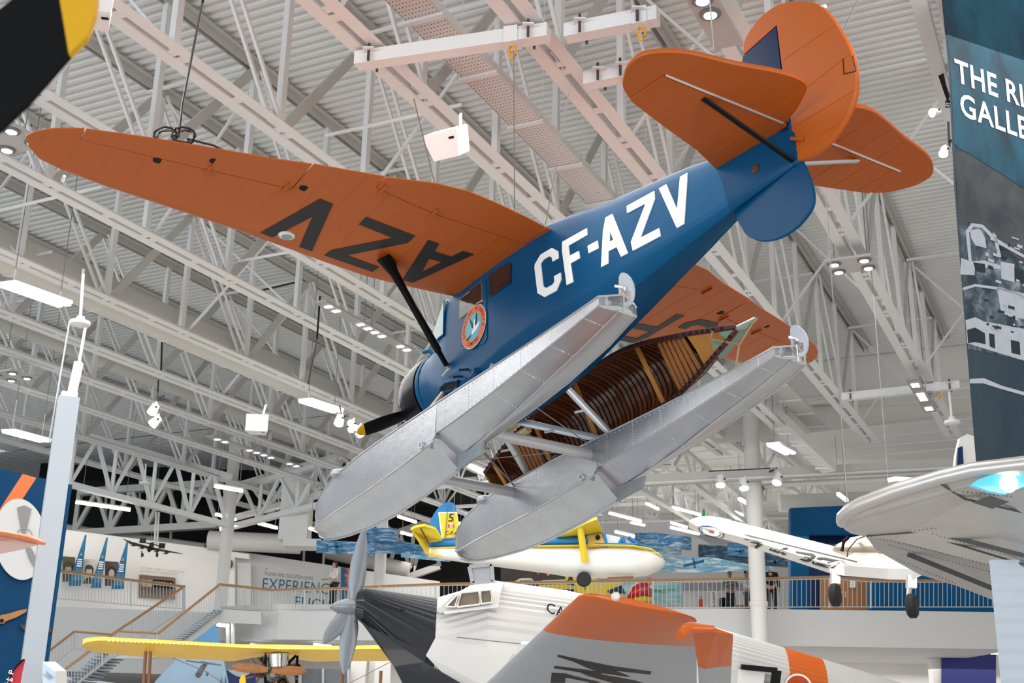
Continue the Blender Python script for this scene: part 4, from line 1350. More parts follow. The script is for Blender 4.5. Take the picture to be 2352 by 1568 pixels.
for k, (x0, y0, x1, y1, yy) in enumerate(((1168, 992, 1192, 962, -0.62), (1190, 1000, 1215, 985, -0.62), (1322, 868, 1340, 852, -0.62))):
    a, c = cl(x0, y0, yy), cl(x1, y1, yy)
    B().bar(a, c, 0.09, 0.06).obj('padding_block', mat('pale padding wood', (0.72, 0.60, 0.32), 0.7, var=0.1), CN)
# ================================================================ other aircraft
def hull(sts, n=24, ex=2.4, ripple_a=0.0, nrip=0, tilt=0.0):
    """loft of superellipse sections: (px x, px top, px bottom, distance, half width)"""
    rings = []
    for x, yt, yb, Y, hw in sts:
        t, b_ = at(x, yt, Y), at(x, yb, Y)
        c = (t + b_) / 2
        h = (t.z - b_.z) / 2
        ring = []
        for k in range(n):
            a = 2 * PI * k / n
            ca, sa = math.cos(a), math.sin(a)
            r_ = 1.0 + (ripple_a / max(h, 0.2) if (nrip and k % 2) else 0)
            dx = math.copysign(abs(ca) ** (2 / ex), ca) * hw * r_
            dz = math.copysign(abs(sa) ** (2 / ex), sa) * h * (1 if not nrip else r_)
            ring.append(Vector((c.x + dx * tilt, c.y + dx, c.z + dz)))
        rings.append(ring)
    return B().loft(rings)


def slab3(pts, off):
    return B().prism([at(*p) for p in pts], off)


# ---------------------------------------------------------------- corrugated airliner under the floatplane
JS = mat('corrugated silver skin', (0.66, 0.65, 0.63), 0.38, 0.35, var=0.06, scale=2)
JW = mat('corrugated white skin', (0.66, 0.65, 0.63), 0.4, 0.25, var=0.04, scale=2)
JO = mat('airliner orange', (0.66, 0.13, 0.012), 0.3, var=0.05, coat=0.3)
JK = mat('airliner black', (0.018, 0.020, 0.026), 0.36, 0.1, var=0.1, coat=0.2)
JG = ripple(mat('wing underside grey', (0.50, 0.52, 0.55), 0.42, 0.3, var=0.05, scale=2), 'X', 0.05, 0.03)
AL = thing('airliner', 'corrugated silver airliner with black nose and orange wing tip standing below the floatplane', 'aircraft', at(1100, 1640, 22))
hull([(821, 1372, 1410, 21.9, 0.3), (826, 1360, 1424, 21.95, 0.5), (845, 1355, 1440, 22.0, 0.68), (1004, 1376, 1640, 22.2, 0.8)], 96, 3.2, 0.009, 1).obj('nose_cowling', JK, AL)
b = slab3([(822, 1418, 21.25), (850, 1440, 21.2), (985, 1500, 21.35), (975, 1520, 21.35), (1070, 1575, 21.3), (1130, 1640, 21.3), (960, 1640, 21.3), (905, 1530, 21.25)], (0, 0.5, 0))
b.obj('lower_cowl', JK, AL)
hull([(1002, 1376, 1700, 22.2, 0.8), (1050, 1362, 1700, 22.25, 0.8), (1120, 1336, 1700, 22.3, 0.8), (1300, 1360, 1720, 22.6, 0.8), (1500, 1405, 1740, 23.0, 0.8), (1684, 1456, 1760, 23.4, 0.8)], 120, 3.4, 0.016, 1).obj('fuselage', JW, AL)
hull([(1684, 1456, 1760, 23.4, 0.8), (1798, 1489, 1770, 23.7, 0.78)], 120, 3.4, 0.016, 1).obj('rear_fuselage', JW, AL)
bd = hull([(1798, 1489, 1770, 23.7, 0.785), (1884, 1514, 1775, 24.0, 0.765)], 120, 3.4, 0.016, 1).obj('fuselage_band', JO, AL, label='orange band round the rear fuselage')
hull([(1884, 1514, 1775, 24.0, 0.76), (2070, 1570, 1790, 24.5, 0.7), (2300, 1640, 1800, 25.2, 0.5)], 120, 3.4, 0.016, 1).obj('rear_fuselage', JW, AL)
# smooth lower panel, vents, cabin sill
b = slab3([(978, 1505, 21.3), (1000, 1464, 21.32), (1180, 1500, 21.5), (1120, 1580, 21.45), (1050, 1580, 21.4)], (0, 0.1, 0))
b.obj('side_panel', JW, AL)
for k in range(6):
    x = 848 + k * 14
    slab3([(x, 1381 + k * 3.2, 21.22), (x + 11, 1384 + k * 3.2, 21.22), (x + 10, 1388 + k * 3.2, 21.22), (x, 1385 + k * 3.2, 21.22)], (0, 0.05, 0)).obj('vent_slot', DARK, AL)
cz = lambda p: [(720 + x / 3.856, 1280 + y / 3.856, Y) for x, y, Y in p]
cab = slab3(cz([(1090, 470, 21.35), (1240, 330, 21.4), (1390, 245, 21.5), (1600, 215, 21.6), (1690, 215, 21.65), (1660, 300, 21.5), (1640, 430, 21.4), (1120, 492, 21.35)]), (0, 0.8, 0)).obj('cockpit_canopy', JW, AL)
for pn in ([(1170, 435), (1282, 322), (1255, 437)], [(1272, 440), (1310, 312), (1463, 297), (1473, 415)], [(1487, 412), (1481, 295), (1570, 287), (1582, 396)]):
    slab3(cz([(x, y, 21.28) for x, y in pn]), (0, 0.06, 0)).obj('window_pane', mat('cockpit glass', (0.22, 0.17, 0.12), 0.1, var=0.4, scale=4, coat=1), AL)
    bb = B()
    P_ = [at(*q) for q in cz([(x, y, 21.26) for x, y in pn])]
    bb.tube(P_ + P_[:1], 0.02, 6)
    bb.obj('window_frame', WHITEB, AL)
ht = cz([(1380, 82, 21.7), (1578, 60, 21.7), (1590, 215, 21.7), (1410, 228, 21.7)])
bb = B()
P_ = [at(*q) for q in ht]
for a, c in zip(P_, P_[1:] + P_[:1]):
    bb.bar(a, c, 0.07, 0.05, (0, 1, 0))
hf = bb.obj('hatch_frame', mat('worn grey hatch', (0.42, 0.42, 0.42), 0.5, 0.3, var=0.2, scale=10), AL, label='raised worn grey hatch frame')
B().prism(P_, (0, 0.03, 0)).obj('hatch_glass', mat('hatch glass', (0.40, 0.42, 0.45), 0.15, var=0.1), hf)
B().bar(at(1020, 1407, 21.3), at(1145, 1391, 21.3), 0.03, 0.05).obj('sill_strip', WHITE, AL)
# fuselage lettering (runs on behind the wing)
o_, e_ = at(1254, 1405, 21.72), at(1400, 1449, 21.95)
exv = (e_ - o_).normalized()
upv = Vector((0.05, 0, 1)).normalized()
bb = text_on(B(), 'CANADIAN', o_, exv, upv, 0.25, spacing=1.1, bold=0.008)
bb.obj('side_lettering', LETB, AL, fix=False)
# window and roundel in the rear fuselage
w0 = [(1692, 1532, 22.55), (1703, 1531, 22.55), (1784, 1539, 22.6), (1776, 1600, 22.6), (1684, 1600, 22.55)]
bb = B()
P_ = [at(*q) for q in w0]
bb.bar(P_[1] - Z * 0.0, P_[2], 0.09, 0.10, (0, 1, 0))
bb.bar(P_[2], P_[3], 0.16, 0.10, (0, 1, 0))
bb.obj('window_frame', BLACKM, AL, label='black frame of the open rear cabin window')
slab3([(1697, 1536, 22.58), (1757, 1545, 22.6), (1750, 1600, 22.6), (1690, 1600, 22.58)], (0, 0.05, 0)).obj('window_pane', WALLW, AL)
c0 = at(1834, 1580, 22.85)
ring = lambda r: [c0 + Vector((r * math.cos(2 * PI * k / 32), 0, r * math.sin(2 * PI * k / 32))) for k in range(32)]
B().prism(ring(0.26), (0, 0.02, 0), [ring(0.225)]).obj('roundel', WHITEB, bd)
B().prism([p - Vector((0, 0.005, 0)) for p in ring(0.22)], (0, 0.02, 0), [[p - Vector((0, 0.005, 0)) for p in ring(0.15)]]).obj('roundel', mat('roundel red', (0.45, 0.05, 0.01), 0.5, var=0), bd)
# port wing, reaching out towards the viewer
LT, LR = at(1328, 1369, 13.0), at(958, 1722, 20.5)
TT, TR = at(1600, 1424, 12.9), at(1600, 1705, 20.0)


def jsec(t, n=16):
    a, c = LT.lerp(LR, t), TT.lerp(TR, t)
    ch = (c - a).length
    th = 0.105 * ch * (0.75 if t < 0.02 else 1)
    out = []
    for k in range(n + 1):
        u = 0.5 - 0.5 * math.cos(PI * k / n)
        out.append(a.lerp(c, u) + Z * (th * 0.85 * math.sqrt(u) * (1 - u) * 1.9))
    for k in range(n - 1, 0, -1):
        u = 0.5 - 0.5 * math.cos(PI * k / n)
        out.append(a.lerp(c, u) - Z * (th * 0.42 * math.sqrt(u) * (1 - u) * 1.6))
    return out


def shrink(r, f):
    c = sum(r, Vector()) / len(r)
    return [c + (p - c) * f for p in r]


wt_ = B().loft([[p + (LT - LR).normalized() * 0.10 for p in shrink(jsec(0), 0.75)], [p + (LT - LR).normalized() * 0.06 for p in shrink(jsec(0), 0.93)]] + [jsec(t) for t in (0, 0.05, 0.1, 0.155)])
wingb = B().loft([jsec(t) for t in (0.156, 0.2, 0.3, 0.45, 0.6, 0.8, 1.0)])
jw = wingb.obj('wing', JG, AL, True)
wt_.obj('wing_tip', JO, jw, True, label='glossy orange wing tip')
p_ = at(1414, 1370, 12.9)
B().lathe(p_ + Vector((0, 0.1, 0)), p_ - Vector((0, 1, 0)), [(0, 0.05), (0.13, 0.05), (0.16, 0.03), (0.165, 0)], 14).obj('tip_lamp', WHITEB, jw, True)
WB = BVHTree.FromPolygons([tuple(v) for v in wingb.v], wingb.f)


def on_wing(x, y):
    h = WB.ray_cast(CPOS, ray(x, y).normalized())
    return (h[0] if h[0] is not None else at(x, y, 15)) - ray(x, y).normalized() * 0.02


for pl in ([(255, 768), (520, 828), (900, 905), (1330, 962), (1320, 995), (900, 950), (560, 885), (250, 790)],
           [(400, 830), (560, 850), (880, 940), (1090, 1018), (1050, 1020), (800, 985), (620, 930)],
           [(215, 898), (560, 940), (800, 975), (700, 1000), (480, 965), (212, 922)],
           [(480, 955), (700, 985), (1100, 1055), (1250, 1095), (900, 1095), (600, 1010)],
           [(185, 975), (350, 985), (470, 1020), (750, 1085), (640, 1100), (600, 1078), (345, 1030), (340, 1090), (172, 1090)]):
    P_ = [on_wing(*q) for q in densify(zs(pl, 1230, 1350, 5.004), 12)]
    flat2 = [Vector((q[0], q[1], 0)) for q in densify(zs(pl, 1230, 1350, 5.004), 12)]
    bb = B()
    bb.add(P_, [tuple(t) for t in tessellate_polygon([flat2])])
    bb.obj('registration_letter', LETB, jw, fix=False)
# auxiliary aileron behind the wing
A0, A1, A2 = at(1590, 1440, 12.75), at(1603, 1530, 13.6), at(1612, 1720, 17)
E0, E1, E2 = at(1684, 1456, 12.7), at(1680, 1529, 13.55), at(1672, 1720, 17)


def asec(a, c, th):
    d = (c - a)
    return [a, a.lerp(c, 0.2) + Z * th, a.lerp(c, 0.6) + Z * th * 0.6, c, a.lerp(c, 0.6) - Z * th * 0.2, a.lerp(c, 0.2) - Z * th * 0.5]


ai = B().loft([asec(A0, E0, 0.05), asec(A1, E1, 0.055)]).obj('aileron_tip', JO, jw, label='orange outer end of the separate aileron')
B().loft([asec(A1, E1, 0.054), asec(A2, E2, 0.08)]).obj('aileron', JG, jw)
B().tube([at(1561, 1459, 12.6), at(1570, 1448, 12.65), at(1586, 1441, 12.7), at(1640, 1443, 12.7)], [0.055, 0.068, 0.062, 0.035], 12).obj('mass_balance', JO, jw, True)
bb = B().tube([at(1050, 1463, 21.3), at(1200, 1478, 19.2)], 0.012, 6)
bb.obj('brace_wire', WIRE, AL)
B().lathe(at(1200, 1478, 19.2), at(1232, 1479, 19.0), [(0, 0.04), (0.3, 0.03)], 8).obj('pitot_head', WHITE, AL)
# three-blade propeller
hb = at(810, 1394, 21.6)
pr = B().lathe(hb + Vector((0.1, 0, 0)), hb - Vector((1, 0, 0)), [(0, 0.12), (0.1, 0.16), (0.25, 0.14), (0.4, 0.09), (0.5, 0.02)], 16).obj('propeller', STEELG, AL, True)
for tx, ty, tY in ((836, 1214, 21.5), (742, 1478, 21.5), (790, 1548, 21.5)):
    tp = at(tx, ty, tY)
    d = (tp - hb).normalized()
    L = (tp - hb).length
    sd = d.cross(Vector((0, 1, 0))).normalized()
    rings = []
    for f_, c_, th in ((0.03, 0.09, 0.07), (0.12, 0.10, 0.07), (0.3, 0.15, 0.045), (0.55, 0.15, 0.03), (0.8, 0.105, 0.018), (0.95, 0.05, 0.01), (1.0, 0.012, 0.006)):
        rings.append([hb + d * (L * f_) + sd * (c_ * math.cos(a)) + Vector((0, 1, 0)) * (th * math.sin(a)) + sd * (0.0) for a in [2 * PI * k / 10 for k in range(10)]])
    B().loft(rings).obj('blade', STEELG, pr, True)

# ---------------------------------------------------------------- yellow, blue and white flying boat
FB = thing('flying_boat', 'small white hulled flying boat with blue deck and yellow tailplane, tail number 5', 'aircraft', at(1250, 1290, 33))
hull([(984, 1258, 1276, 34.2, 0.10), (1010, 1258, 1283, 34.1, 0.18), (1060, 1258, 1290, 34, 0.30), (1130, 1257, 1299, 33.8, 0.42), (1200, 1257, 1308, 33.6, 0.52), (1262, 1257, 1316, 33.5, 0.58), (1300, 1257, 1322, 33.4, 0.62), (1380, 1256, 1327, 33.2, 0.66), (1440, 1257, 1327, 33.1, 0.62), (1490, 1262, 1320, 33, 0.46), (1514, 1272, 1309, 33, 0.26), (1526, 1287, 1297, 33, 0.06)], 28, 2.6).obj('hull', WHITEB, FB, True)
hull([(984, 1243, 1257, 34.2, 0.09), (1060, 1240, 1258, 34, 0.30), (1160, 1240, 1259, 33.7, 0.46), (1240, 1239, 1259, 33.5, 0.56), (1345, 1235, 1259, 33.3, 0.63), (1350, 1252, 1259, 33.3, 0.64), (1460, 1252, 1260, 33.05, 0.56), (1500, 1258, 1268, 33, 0.32)], 28, 3.0).obj('deck', BLUEB, FB, True)
hull([(984, 1257, 1261, 34.2, 0.115), (1060, 1257, 1262, 34, 0.315), (1160, 1257, 1263, 33.7, 0.475), (1260, 1257, 1263, 33.5, 0.595), (1380, 1256, 1262, 33.2, 0.675), (1450, 1257, 1263, 33.08, 0.62), (1492, 1262, 1270, 33, 0.465), (1518, 1277, 1284, 33, 0.24)], 28, 3).obj('hull_stripe', YELP, FB, True)
fz = lambda p, Y: [at(930 + x / 3.733, 1140 + y / 3.733, Y) for x, y in p]
fnf = B().prism(fz([(205, 265), (220, 205), (250, 145), (290, 90), (330, 60), (370, 46), (405, 50), (435, 75), (447, 130), (460, 230), (482, 360), (325, 378)], 34), (0, 0.14, 0)).obj('fin', BLUEB, FB)
B().prism(fz([(285, 133), (447, 131), (482, 352), (315, 362)], 33.97), (0, 0.03, 0)).obj('fin_border', WHITEB, fnf)
B().prism(fz([(296, 141), (443, 139), (477, 345), (325, 353)], 33.94), (0, 0.03, 0)).obj('fin_panel', YELP, fnf)
for s, x, y, sz, sp in (('5', 368, 213, 0.33, 1), ('C-F ACL', 344, 328, 0.155, 0.92)):
    o_ = fz([(x, y)], 33.92)[0]
    text_on(B(), s, o_, (0.998, 0, -0.01), (0.06, 0, 0.99), sz, spacing=sp, bold=0.008).obj('tail_lettering', LETB, fnf, fix=False)
fl_ = fz([(370, 238), (423, 236), (423, 263), (370, 264)], 33.92)
B().prism(fl_, (0, 0.01, 0)).obj('flag_white', WHITEB, fnf)
for x0, x1 in ((370, 384), (409, 423)):
    B().prism(fz([(x0, 238), (x1, 237), (x1, 263), (x0, 264)], 33.91), (0, 0.01, 0)).obj('flag_red', mat('flag red', (0.6, 0.02, 0.02), 0.5, var=0), fnf)
B().prism(fz([(397, 242), (400, 247), (405, 246), (402, 254), (397, 256), (391, 254), (388, 246), (394, 247)], 33.91), (0, 0.01, 0)).obj('flag_leaf', mat('flag red', (0.6, 0.02, 0.02), 0.5), fnf)
B().bar(fz([(370, 48)], 33.9)[0], fz([(345, 375)], 33.9)[0], 0.02, 0.02).obj('rudder_gap', SILVD, fnf)
tpl = B()
tpl.prism([at(943, 1217, 33.0), at(955, 1211, 33.0), at(975, 1208, 33.1), at(1000, 1216, 33.5), at(1016, 1241, 33.9), at(986, 1246, 34), at(982, 1240, 34), at(986, 1275, 34), at(978, 1272, 33.8), at(962, 1245, 33.3)], (0, 0.02, 0.07))
tpl.obj('tailplane', YELP, FB)
B().bar(at(966, 1212, 33.0), at(986, 1250, 33.9), 0.03, 0.03).obj('elevator_gap', SILVD, FB)
B().prism([at(985, 1270, 34), at(1018, 1274, 33.9), at(1020, 1278, 33.9), at(984, 1277, 34)], (0, 0.06, 0)).obj('water_rudder', YELP, FB)
# wing root, sponson strut, cabin
B().prism([at(1270, 1237, 33.0), at(1300, 1224, 32.4), at(1350, 1200, 32.0), at(1372, 1192, 32.0), at(1386, 1226, 32.9), at(1384, 1229, 33.0)], (0, 0.3, 0.12)).obj('wing', YELP, FB)
B().tube([at(1332, 1208, 32.3), at(1344, 1290, 32.55)], 0.095, 12).obj('wing_strut', YELP, FB, True)
B().prism([at(1352, 1229, 32.75), at(1387, 1226, 32.75), at(1389, 1255, 32.6), at(1349, 1256, 32.6)], (0, 0.1, 0)).obj('cabin_side', mat('worn tan panel', (0.50, 0.33, 0.08), 0.5, var=0.2), FB)
p_ = at(1373, 1234, 32.7)
B().lathe(p_, p_ - Vector((0, 1, 0)), [(0, 0.07), (0.03, 0.07), (0.03, 0)], 14).obj('porthole', BLACKM, FB)
for a, c in (((1387, 1226), (1394, 1256)), ((1430, 1234), (1420, 1255)), ((1430, 1234), (1438, 1254)), ((1443, 1232), (1462, 1248))):
    B().tube([at(a[0], a[1], 32.7), at(c[0], c[1], 32.7)], 0.05, 8).obj('canopy_post', BLUEB, FB, True)
B().prism([at(1392, 1226, 32.8), at(1432, 1235, 32.8), at(1458, 1252, 32.75), at(1396, 1254, 32.75)], (0, 0.04, 0)).obj('windscreen', mat('clear canopy', (0.62, 0.64, 0.64), 0.1, var=0.05), FB)
c0 = at(1341, 1330, 32.8)
wh = B().lathe(c0 - Vector((0, 0.08, 0)), c0 + Vector((0, 1, 0)), [(0, 0.10), (0.0, 0.17), (0.04, 0.2), (0.12, 0.2), (0.16, 0.17), (0.16, 0.1)], 20).obj('wheel', RUBBER, FB, True)
B().bar(at(1395, 1328, 32.7), at(1455, 1325, 32.7), 0.05, 0.06).obj('keel_block', mat('brown timber', (0.20, 0.10, 0.05), 0.6), FB)
B().bar(c0, at(1350, 1322, 32.9), 0.05, 0.05).obj('wheel_leg', SILVD, FB)
bb = text_on(B(), 'Dedicated to Design Pioneers', at(1400, 1268, 32.40), (0.998, -0.03, -0.02), (0.02, 0, 1), 0.11)
bb.obj('hull_lettering', mat('faint grey lettering', (0.62, 0.62, 0.62), 0.5, var=0), FB, fix=False)
# yellow tail of another machine on the upper floor
YT = thing('aircraft_tail', 'yellow aircraft tail panel with dark blue tip below the flying boat wheel', 'aircraft', at(1370, 1386, 43.6))
B().prism([at(1314, 1321, 43.6), at(1424, 1323, 43.6), at(1432, 1386, 43.6), at(1335, 1386, 43.6)], (0, 0.12, 0)).obj('tail_panel', YELP, YT)
B().prism([at(1395, 1356, 43.5), at(1429, 1343, 43.5), at(1436, 1362, 43.5), at(1400, 1362, 43.5)], (0, 0.12, 0)).obj('tail_tip', NAVY, YT)
B().bar(at(1336, 1330, 43.5), at(1345, 1354, 43.5), 0.03, 0.03).obj('hinge_gap', SILVD, YT)
B().bar(at(1370, 1328, 43.5), at(1398, 1329, 43.5), 0.03, 0.03).obj('hinge_gap', SILVD, YT)

# ---------------------------------------------------------------- silver trainer on the right
WIRES4 = 1
TR = thing('trainer_aircraft', 'bare metal low wing trainer hung at the right with numbered far wing and two wheels', 'aircraft', at(2000, 1300, 23))
fw = B().prism([at(1582, 1211, 31), at(1590, 1205, 31), at(1606, 1200, 31), at(1632, 1198, 30.6), at(1700, 1215, 29.5), at(1790, 1238, 27.8), at(1972, 1286, 24.4), at(1960, 1298, 24.2), at(1935, 1309, 23.9), at(1906, 1316, 24), at(1800, 1281, 26), at(1700, 1248, 28), at(1600, 1222, 30.6)], (0, 0, 0.16)).obj('far_wing', SILV, TR, label='far wing with roundel and black numerals')


FWB = BVHTree.FromPolygons([tuple(v.co + Vector(TR.location)) for v in fw.data.vertices], [tuple(p.vertices) for p in fw.data.polygons])


def on_fw(x, y):
    d_ = ray(x, y).normalized()
    h = FWB.ray_cast(CPOS, d_)
    Y = 31 + (x - 1590) / (1940 - 1590) * (23.9 - 31)
    return (h[0] if h[0] is not None else at(x, y, Y)) - d_ * 0.05


cx, cy = 1633, 1221
for k, (rx, ry, m_) in enumerate(((29, 13.5, mat('roundel blue', (0.02, 0.05, 0.22), 0.5, var=0)), (19.5, 9, WHITEB), (6.5, 3.2, mat('roundel dull red', (0.40, 0.10, 0.08), 0.5, var=0)))):
    ring = [on_fw(cx + rx * math.cos(a) + 0.12 * ry * math.sin(a), cy + ry * math.sin(a) + 0.22 * rx * math.cos(a)) - Vector((0, 0.02 * k, 0.004 * k)) for a in [2 * PI * j / 28 for j in range(28)]]
    B().prism(ring, (0, 0.004, 0)).obj('roundel', m_, fw)
tz = lambda p: [(1568 + x / 3.0, 1046 + y / 3.0) for x, y in p]
for pl, hl in (([(418, 568), (510, 585), (548, 600), (545, 612), (500, 640), (440, 622), (470, 618), (500, 622), (520, 608), (465, 600), (470, 592), (520, 600), (520, 594), (430, 578)], ()),
               ([(600, 640), (725, 632), (722, 642), (690, 668), (712, 676), (700, 684), (675, 677), (640, 700), (615, 692), (648, 668), (595, 650)], ([(628, 648), (682, 645), (655, 662)],)),
               ([(778, 658), (900, 675), (918, 692), (905, 705), (880, 712), (885, 725), (850, 732), (800, 715), (820, 708), (855, 718), (865, 708), (830, 700), (840, 694), (880, 700), (890, 690), (782, 668)], ()),
               ([(935, 700), (975, 700), (1085, 722), (1080, 738), (1030, 775), (985, 772), (890, 745), (895, 730)], ([(960, 712), (1050, 728), (1010, 760), (930, 740)],))):
    P_ = [on_fw(*q) for q in tz(pl)]
    H_ = [[on_fw(*q) for q in tz(h)] for h in hl]
    B().prism(P_, (0, 0.006, 0), H_).obj('wing_numeral', LETB, fw)
B().bar(on_fw(1712, 1228), on_fw(1968, 1290), 0.03, 0.01, (0, 1, 0)).obj('aileron_gap', SILVD, fw)
B().prism([at(1906, 1316, 24), at(1935, 1309, 23.9), at(1972, 1287, 24.2), at(2040, 1288, 23.5), at(2110, 1308, 22.6), at(2122, 1318, 22.5), at(2098, 1331, 22.6), at(2040, 1330, 23), at(1940, 1322, 23.8)], (0, 0, 0.2)).obj('centre_wing', SILV, TR)
hull([(1912, 1262, 1276, 25, 0.1), (1922, 1250, 1284, 24.9, 0.35), (1950, 1236, 1296, 24.6, 0.55), (1990, 1228, 1302, 24.2, 0.6), (2040, 1222, 1308, 23.7, 0.6), (2120, 1216, 1312, 23, 0.5)], 24, 2.2).obj('nose_cowling', mat('gold lit bare metal', (0.66, 0.58, 0.46), 0.25, 0.8, var=0.1, bump=0.1, bscale=8), TR, True)  # silver cowl; the golden light on it is put into the base colour
B().tube([at(1934, 1264, 24.0), at(1938, 1243, 24.05), at(1948, 1234, 24.1)], 0.04, 8).obj('cowl_strap', BLACKM, TR, True)
nw = B().prism([at(*p) for p in ((1934, 1205, 14.00), (1936, 1199, 13.84), (1944, 1190, 13.76), (1975, 1172, 13.60), (2060, 1140, 13.20), (2162, 1110, 12.80), (2235, 1093, 12.56), (2365, 1078, 12.24), (2365, 1322, 14.80), (2270, 1297, 14.88), (2150, 1265, 14.72), (2050, 1240, 14.56), (1995, 1234, 14.40), (1955, 1225, 14.24), (1940, 1216, 14.08))], (0, 0.05, 0.16)).obj('near_wing', SILV, TR, label='near wing with rounded tip and blue lit lamp')
B().tube([at(x, y, Y - 0.03) + Vector((0, 0, 0.06)) for x, y, Y in ((1936, 1210, 14.08), (1936, 1199, 13.84), (1944, 1190, 13.76), (1975, 1172, 13.60), (2060, 1140, 13.20), (2162, 1110, 12.80), (2235, 1093, 12.56), (2365, 1078, 12.24))], 0.075, 10).obj('leading_edge', SILV, nw, True)
B().prism([at(*p) for p in ((1990, 1233, 14.72), (2050, 1241, 14.80), (2150, 1267, 14.96), (2275, 1299, 15.12), (2365, 1324, 15.20), (2365, 1410, 16.00), (2282, 1378, 16.16), (2200, 1346, 16.48), (2112, 1319, 17.20), (2060, 1290, 16.48), (2012, 1262, 15.52))], (0, 0.02, 0.2)).obj('wing_flap', mat('trainer flap metal', (0.44, 0.43, 0.42), 0.4, 0.5, var=0.15, scale=3), TR)
for a, c, wd in (((2134, 1219, 14.32), (2365, 1279, 14.08), 0.05), ((1990, 1229, 14.32), (2130, 1219, 14.24), 0.025), ((2140, 1218, 14.16), (2365, 1180, 13.60), 0.03), ((2162, 1112, 12.76), (2215, 1145, 13.04), 0.02), ((2215, 1145, 13.04), (2365, 1180, 13.28), 0.02), ((2160, 1238, 14.40), (2365, 1300, 14.48), 0.02), ((2085, 1272, 15.44), (2290, 1355, 15.52), 0.06)):
    B().bar(at(*a), at(*c), wd, 0.02, (0, 1, 0.6)).obj('panel_seam', SILVD, TR)
bb = B()
for a, c in (((2020, 1236, 14.40), (2360, 1316, 14.56)), ((2040, 1250, 14.64), (2360, 1335, 15.04)), ((2165, 1115, 12.72), (2230, 1152, 13.04)), ((1990, 1232, 14.32), (2250, 1198, 13.92)), ((2140, 1225, 14.16), (2360, 1287, 14.00)), ((2060, 1284, 16.00), (2200, 1342, 16.08)), ((2210, 1128, 12.80), (2330, 1140, 12.80))):
    A_, C_2 = at(*a), at(*c)
    n_ = int((C_2 - A_).length / 0.045)
    for k in range(n_):
        bb.box(A_.lerp(C_2, k / n_) + Vector((0, -0.03, -0.01)), (0.014, 0.01, 0.01))
bb.obj('rivets', SILVD, TR, kind='stuff')
dm = B().prism([at(2233, 1153, 13.04), at(2275, 1138, 12.88), at(2318, 1152, 12.88), at(2280, 1168, 13.04)], (0, 0.01, 0)).obj('access_panel', mat('dark panel', (0.14, 0.14, 0.14), 0.5, 0.3), nw)
LP = [(2230, 1113), (2245, 1102), (2270, 1092), (2310, 1086), (2352, 1086), (2375, 1095), (2352, 1117), (2310, 1134), (2275, 1128)]
B().prism([at(x, y, 12.42) for x, y in LP], (0, 0.08, 0)).obj('landing_light', mat('blue lamp cover', (0.05, 0.42, 0.62), 0.1, var=0.1, emit=(0.06, 0.55, 0.85), estr=0.55, coat=1), nw, label='blue lit landing light cover')
pl_ = at(2318, 1108, 12.40)
B().lathe(pl_ + Vector((0, 0.05, 0)), pl_ - Vector((0, 1, 0)), [(0, 0.10), (0.06, 0.09), (0.08, 0.05), (0.085, 0.0)], 18).obj('lamp_bulb', EMITC, nw, True)
for (x0, y0, x1, y1, xa, ya, Y) in ((1907, 1312, 1930, 1340, 1918, 1366, 23.9), (2083, 1322, 2103, 1350, 2095, 1391, 22.6)):
    lg = B().bar(at((x0 + x1) / 2, y0, Y + 0.1), at((x0 + x1) / 2, y1, Y + 0.1), 0.17, 0.14, (0, 1, 0)).obj('gear_leg', mat('gear leg metal', (0.62, 0.59, 0.55), 0.3, 0.6, var=0.1), TR)
    ax = at(xa, ya, Y)
    B().tube([at((x0 + x1) / 2 - 4, y1, Y), at(xa - 9, ya - 12, Y), ax + Vector((-0.08, 0, 0))], 0.045, 8).obj('wheel_fork', mat('gear leg metal', (0.62, 0.59, 0.55), 0.3, 0.6), lg, True)
    dx = Vector((1, -0.55, 0)).normalized()
    B().lathe(ax - dx * 0.09, ax + dx, [(0.0, 0.11), (0.0, 0.18), (0.04, 0.225), (0.14, 0.225), (0.18, 0.18), (0.18, 0.11)], 24).obj('tyre', RUBBER, TR, True)
    B().lathe(ax - dx * 0.085, ax + dx, [(0.0, 0.0), (0.0, 0.06), (0.02, 0.13), (0.15, 0.13), (0.17, 0.06), (0.17, 0)], 20).obj('wheel_hub', mat('wheel hub grey', (0.42, 0.42, 0.42), 0.5, 0.3), TR, True)
b = B().prism([at(2190, 1098, 22), at(2197, 1040, 22), at(2205, 1005, 22), at(2222, 996, 22), at(2238, 1002, 22), at(2252, 1096, 22)], (0, 0.12, 0))
fn_ = b.obj('fin', mat('fin light grey', (0.58, 0.58, 0.58), 0.4, 0.3), TR)
B().prism([at(2199, 1092, 21.95), at(2200, 1028, 21.95), at(2211, 1024, 21.95), at(2215, 1090, 21.95)], (0, 0.03, 0)).obj('rudder_stripe', NAVY, fn_)
B().prism([at(2040, 1108, 22.5), at(2060, 1104, 22.5), at(2180, 1114, 22), at(2180, 1124, 22.3), at(2120, 1128, 22.6), at(2050, 1118, 22.6)], (0, 0.05, 0.1)).obj('tailplane', SILV, TR)
for pts in ([(1946, 1278, 23.6), (1948, 1262, 23.4), (1968, 1238, 22), (1985, 1232, 18.3)], [(2147, 1318, 20.6), (2150, 1300, 20.2), (2162, 1282, 20), (2178, 1276, 19.6)], [(2325, 1358, 17), (2340, 1335, 17.2), (2354, 1318, 17.4)]):
    bb = B().tube([at(*q) for q in pts], 0.012, 5)
    bb.obj('hanging_cable', CABLE, TR, True)

